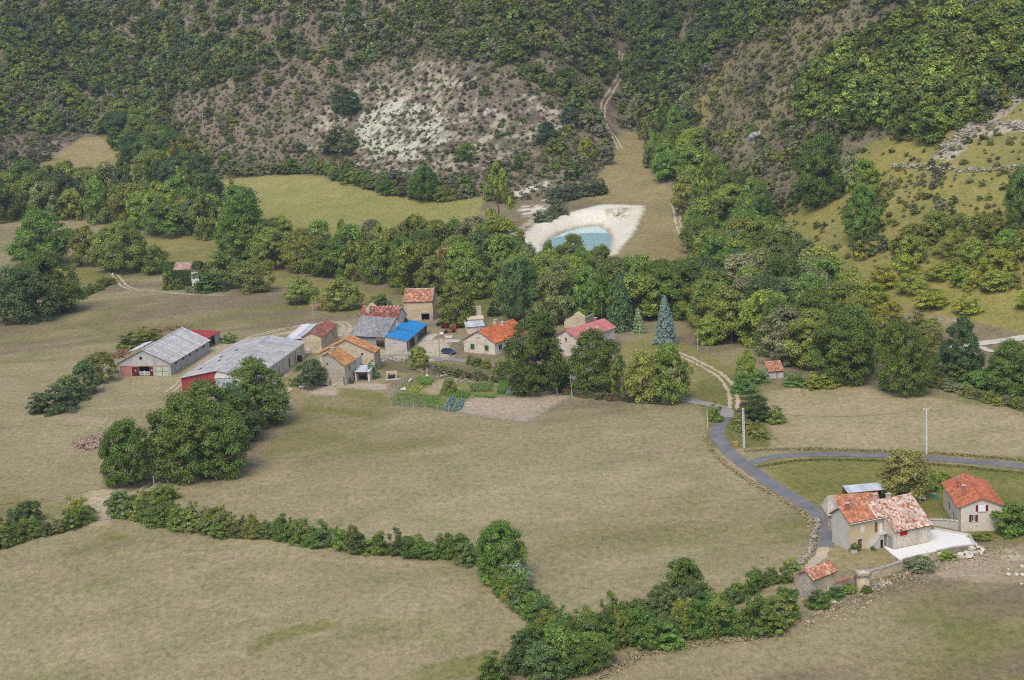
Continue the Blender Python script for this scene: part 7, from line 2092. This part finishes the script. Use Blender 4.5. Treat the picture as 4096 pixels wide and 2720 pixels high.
for s in (-.9, .8):
    MB().box(s, s + .1, -.4, .4, 0, .299).build('leg', POLEWOOD, t)
t = thing('field_gate', 'low wooden pole gate across the gap in the left hedge', 'gate', Q(8, 785, 1340), .05)
for z in (.35, .8):
    MB().tube([(-1.9, 0, z), (1.9, .1, z + .05)], .06, 6).build('rail', DEADWOOD, t)
for s in (-1.9, 1.9):
    MB().tube([(s, 0, -.3), (s, .05, 1.1)], .09, 6).build('post', DEADWOOD, t)

# ------------------------------------------------------------------ vegetable garden
def garden_fence(px, label, h=1.4, step=3.2):
    pts = [Q(4, *q) for q in px]
    o0 = pts[0]
    t = thing('garden_fence', label, 'fence', o0)
    ln = smooth_line(pts, .4)
    seg = np.concatenate([[0], np.cumsum(np.linalg.norm(np.diff(ln, axis=0), axis=1))])
    posts = []
    s = 0
    while s <= seg[-1]:
        q = ln[int(np.searchsorted(seg, s).clip(0, len(ln) - 1))]
        posts.append((q[0] - o0[0], q[1] - o0[1], float(gz(*q)) - o0[2]))
        s += step
    for q in posts:
        MB().tube([(q[0], q[1], q[2] - .2), (q[0], q[1], q[2] + h)], .045, 5).build('post', CONCRETE, t)
    m = MB()
    for a, b in zip(posts[:-1], posts[1:]):
        for k in range(7):
            z = .1 + (h - .15) * k / 6
            m.tube([(a[0], a[1], a[2] + z), (b[0], b[1], b[2] + z)], .009, 3)
        n = 16
        for k in range(n):
            q = np.array(a) + (np.array(b) - np.array(a)) * k / n
            m.tube([(q[0], q[1], q[2] + .05), (q[0], q[1], q[2] + h - .05)], .007, 3)
    m.build('wire_mesh', METAL, t, 'stuff')
garden_fence([(300,345),(215,450),(150,540),(175,582)], 'green-grey wire fence on the left side of the vegetable garden')
garden_fence([(175,582),(470,620),(850,658),(1140,715),(1485,752),(1590,770)], 'wire fence along the field side of the vegetable garden')
garden_fence([(1590,770),(1750,682),(1920,602),(2080,505)], 'wire fence on the right side of the vegetable garden')
def quad_pts(px, n, R):
    c = [Q(4, *q) for q in px]
    u, v = R.random((n, 1)), R.random((n, 1))
    p = (c[0] * (1 - u) + c[1] * u) * (1 - v) + (c[3] * (1 - u) + c[2] * u) * v
    p[:, 2] = gz(p[:, 0], p[:, 1])
    return p, c
def bed(label, px, tint, h, n, leaf=.16, rows=0, seed=1):
    R = np.random.default_rng(seed)
    p, c = quad_pts(px, n, R)
    if rows:
        u = (np.floor(R.random(n) * rows) + .5) / rows + R.normal(size=n) * .12 / rows
        v = R.random(n)
        p = (c[0] * (1 - u)[:, None] + c[1] * u[:, None]) * (1 - v)[:, None] + (c[3] * (1 - u)[:, None] + c[2] * u[:, None]) * v[:, None]
        p[:, 2] = gz(p[:, 0], p[:, 1])
    o0 = p.mean(0)
    q = p - o0
    q[:, 2] += h * R.random(n) ** .8 + .03
    root = thing('vegetable_bed', label, 'vegetable bed', o0, 0, 'beds of the vegetable garden')
    me = card_mesh('leaves', q, np.tile([0, -.2, 1.0], (n, 1)) + .8 * unit(R, n), leaf * (.7 + .6 * R.random(n)), R)
    o = link(bpy.data.objects.new('leaves', me), root)
    o['tint'] = [c_ * 2.6 for c_ in tint]
    o['kind'] = 'stuff'
G1, G2, G3 = (.060, .120, .022), (.075, .135, .025), (.065, .10, .032)
bed('low green vegetable bed in the middle left of the garden', [(700,405),(852,410),(842,492),(660,482)], G1, .4, 1800, rows=6, seed=71)
bed('low green vegetable bed above the cabbages', [(850,440),(1012,455),(972,512),(842,500)], G1, .4, 1600, rows=6, seed=72)
bed('yellow-green lettuce rows at the left of the garden', [(395,380),(520,390),(440,458),(358,440)], (.16, .19, .025), .3, 1200, rows=3, seed=73)
bed('blue-green leek bed at the back of the garden', [(725,338),(805,332),(762,402),(705,395)], (.060, .105, .085), .45, 1000, rows=5, seed=74)
bed('tall dark green plants right of the middle of the garden', [(1300,345),(1425,350),(1355,468),(1278,462)], G1, .9, 1800, seed=75)
bed('grey netted bed between the tall plants and the right bed', [(1388,400),(1488,405),(1448,482),(1365,472)], (.10, .145, .125), .3, 1400, .12, seed=76)
bed('dark green bean rows, rightmost bed of the garden', [(1530,402),(1632,410),(1552,502),(1475,492)], G1, .7, 1600, rows=3, seed=77)
bed('green strip below the yellowish tall plants', [(1050,470),(1262,492),(1255,512),(1045,490)], G2, .4, 800, seed=78)
bed('mixed green weeds in the left front corner of the garden', [(230,450),(420,470),(560,600),(190,585)], (.095, .115, .04), .4, 2400, seed=79)
bed('weedy green plants left of the cabbage rows', [(450,470),(690,490),(720,630),(540,600)], (.085, .12, .03), .5, 2600, seed=80)
bed('bushy green plants at the back left of the garden', [(430,290),(610,310),(590,375),(470,370)], G2, .9, 1600, seed=81)
bed('mixed green plants in the back middle of the garden', [(990,370),(1240,345),(1220,440),(1000,440)], (.07, .105, .03), .6, 2600, seed=82)
bed('sparse yellow-green bed beside the leeks', [(830,385),(985,372),(965,428),(850,428)], (.15, .16, .03), .25, 700, rows=4, seed=83)
bed('young green rows along the back fence of the garden', [(1440,385),(1880,415),(1870,430),(1440,400)], G3, .3, 800, seed=84)
Rc = np.random.default_rng(90)
m_c = card_mesh('cabbage', unit(Rc, 40) * np.array([.2, .2, .14]) + np.array([0, 0, .16]), unit(Rc, 40) * .6 + np.array([0, 0, .8]), .22 * (.7 + .6 * Rc.random(40)), Rc)
for quad, lab in (([(775,508),(850,500),(792,642),(718,632)], 'left double row of blue-green cabbages'), ([(882,525),(952,520),(892,642),(808,650)], 'right double row of blue-green cabbages')):
    c = [Q(4, *q) for q in quad]
    t = thing('cabbage_rows', lab, 'cabbages', c[3], 0, 'beds of the vegetable garden')
    for i in range(3):
        for j in range(15):
            u, v = (i + .5) / 3, (j + .5) / 15
            q = (c[0] * (1 - u) + c[1] * u) * (1 - v) + (c[3] * (1 - u) + c[2] * u) * v
            o = bpy.data.objects.new('cabbage', m_c); link(o, t)
            o.location = (q[0] - c[3][0], q[1] - c[3][1], float(gz(q[0], q[1])) - c[3][2])
            o.rotation_euler = (0, 0, i * 2.1 + j)
            s = .85 + .5 * random.random(); o.scale = (s, s, s)
            o['tint'] = [.22, .36, .33]
ho = thing('garden_hose', 'white garden hose curled on the bare soil', 'hose', Q(4, 975, 570))
MB().tube([(math.cos(k * .42) * (.9 - .01 * k), math.sin(k * .42) * (1.6 - .02 * k), .05) for k in range(14)], .05, 5).build('hose', WHITEP, ho)
for k, (x, y, lab) in enumerate([(540, 290, 'white plastic sack at the back left of the garden'), (375, 340, 'green and white folding chairs piled at the left of the garden'), (300, 425, 'pale stones and boards inside the left garden fence')]):
    t = thing('garden_clutter', lab, 'clutter', Q(4, x, y))
    for j in range(5):
        MB().rock((.35 * math.cos(j * 1.9), .3 * math.sin(j * 1.9), .2 + .1 * j), .28, 950 + 10 * k + j, .8).build('bundle', WHITEP if j % 2 == 0 or k != 1 else GREENP, t)

# ------------------------------------------------------------------ stone walls of the right-hand slope and rocks of the hills
rubble_line('terrace_wall', 'low grey terrace wall running level across the grassy right slope', [(2055,388),(2100,385),(2160,392),(2230,395),(2300,392),(2361,386),(2420,384)], 0, .5, .9, 260, .36, 91)
rubble_line('scree_bank', 'broad bank of loose grey stones below the oak wood, upper right', [(2172,352),(2205,325),(2245,290),(2285,255),(2325,222),(2380,190)], 0, 2.2, .5, 700, .34, 92, cat='stones')
rubble_line('stone_ring', 'ring of old stones on the grass near the right edge', [(2240,300),(2275,285),(2330,288),(2361,300)], 0, .9, .7, 160, .4, 93, cat='stones')
rubble_line('terrace_wall', 'old pale wall line slanting up the brown spur', [(1790,222),(1830,200),(1880,175),(1920,150)], 0, .7, .8, 200, .45, 94)
def outcrop(label, px, W, H, seed, mat=PALE_ROCK):
    p = P(*px)
    t = thing('rock_outcrop', label, 'rock', p)
    R = random.Random(seed)
    for k in range(7):
        MB().rock((R.uniform(-W / 2, W / 2), R.uniform(-1.5, 1.5), R.uniform(0, H)), R.uniform(.8, 1.6), seed * 10 + k, 1.1).build('rock', mat, t)
GREY_ROCK = surface('grey_limestone', (.38, .375, .37), (.26, .26, .265), .8, .3, (.18, .18, .18))
outcrop('grey cliff band near the top edge left of the centre', (835, 48), 14, 3.0, 101, GREY_ROCK)
outcrop('pale flat outcrop on the brown spur beside the slanting wall', (1885, 158), 7, 1.5, 102, GREY_ROCK)
outcrop('white boulders at the head of the pond basin', (1425, 492), 2.5, .8, 103)
outcrop('pale outcrop above the heath pole', (1130, 262), 6, 1.5, 104)
outcrop('pale rock patch beside the spur thicket', (1738, 318), 5, 1.2, 105, GREY_ROCK)
rubble_line('stone_bank', 'grey stone bank above the vegetable garden', [(960,850),(1010,866),(1080,880),(1160,892),(1260,900)], 0, .8, .5, 130, .25, 95, cat='stones')
rubble_line('stone_bank', 'pale rubble on the slope beside the washhouse', [(1350,1060),(1450,1060),(1560,1090),(1650,1060)], 3, .9, .4, 70, .28, 96, cat='stones')

# weeds on the banks and long dry grass on the verges
def grass_strip(name, label, px, w, h, n, tint, seed, zoom=0):
    R = np.random.default_rng(seed)
    ln = smooth_line([Q(zoom, *q) if zoom else P(*q) for q in px], .3)
    k = R.integers(0, len(ln), n)
    p = np.zeros((n, 3))
    p[:, :2] = ln[k] + R.normal(size=(n, 2)) * w
    p[:, 2] = gz(p[:, 0], p[:, 1]) + h * .35 * (.4 + R.random(n))
    o0 = np.array([ln[0][0], ln[0][1], float(gz(*ln[0]))])
    nr = unit(R, n)
    nr[:, 2] = np.abs(nr[:, 2]) + .4
    me = card_mesh(name, p - o0, nr, h * (.6 + .8 * R.random(n)), R, aspect=1.0)
    o = link(bpy.data.objects.new(name, me))
    o.location = o0.tolist()
    o['tint'] = list(tint)
    o['kind'] = 'stuff'
    o['label'] = label
STRAW = (.46, .37, .19)
grass_strip('dry_grass', 'tall dry grass on the field verge along the road', [(1622,1005),(1635,1030),(1660,1060),(1700,1092),(1760,1128),(1830,1168),(1868,1200),(1878,1250),(1850,1305)], .28, .34, 3800, (.44, .37, .21), 111)
grass_strip('dry_grass', 'dry grass on the far verge of the road', [(1720,1040),(1850,1036),(2000,1040),(2150,1045),(2361,1062)], .5, .32, 2400, (.33, .29, .14), 112)
grass_strip('dry_grass', 'green verge below the road', [(1745,1078),(1850,1062),(2000,1062),(2200,1075),(2361,1092)], .4, .28, 2400, (.20, .21, .07), 113)
grass_strip('dry_grass', 'pale grass on the bottom hedge edge', [(1380,1562),(1480,1510),(1600,1488),(1700,1475),(1800,1460)], .6, .32, 2600, (.40, .34, .2), 114)
grass_strip('dry_grass', 'brown grass on the bank behind the barn', [(270,825),(300,795),(345,770),(400,758),(430,755)], 1.0, .6, 2200, (.34, .22, .13), 116)
grass_strip('dry_grass', 'dry grass in front of the near garden wall', [(1840,1440),(1950,1395),(2050,1340),(2200,1290),(2361,1270)], 1.6, .35, 1500, (.50, .42, .28), 117)


# ------------------------------------------------------------------ the air between the camera and the far slopes
hz = MB().box(-3050, 3050, -1550, 4050, -40, 330).mesh('haze')
m_h = bpy.data.materials.new('haze_air')
m_h.use_nodes = True
nt = m_h.node_tree
nt.nodes.remove(nt.nodes['Principled BSDF'])
pv = nt.nodes.new('ShaderNodeVolumePrincipled')
pv.inputs['Color'].default_value = (.80, .88, 1.0, 1)
pv.inputs['Density'].default_value = .00011
pv.inputs['Anisotropy'].default_value = .2
nt.links.new(pv.outputs[0], nt.nodes['Material Output'].inputs['Volume'])
hz.materials.append(m_h)
haze = link(bpy.data.objects.new('haze', hz))
haze['kind'] = 'stuff'
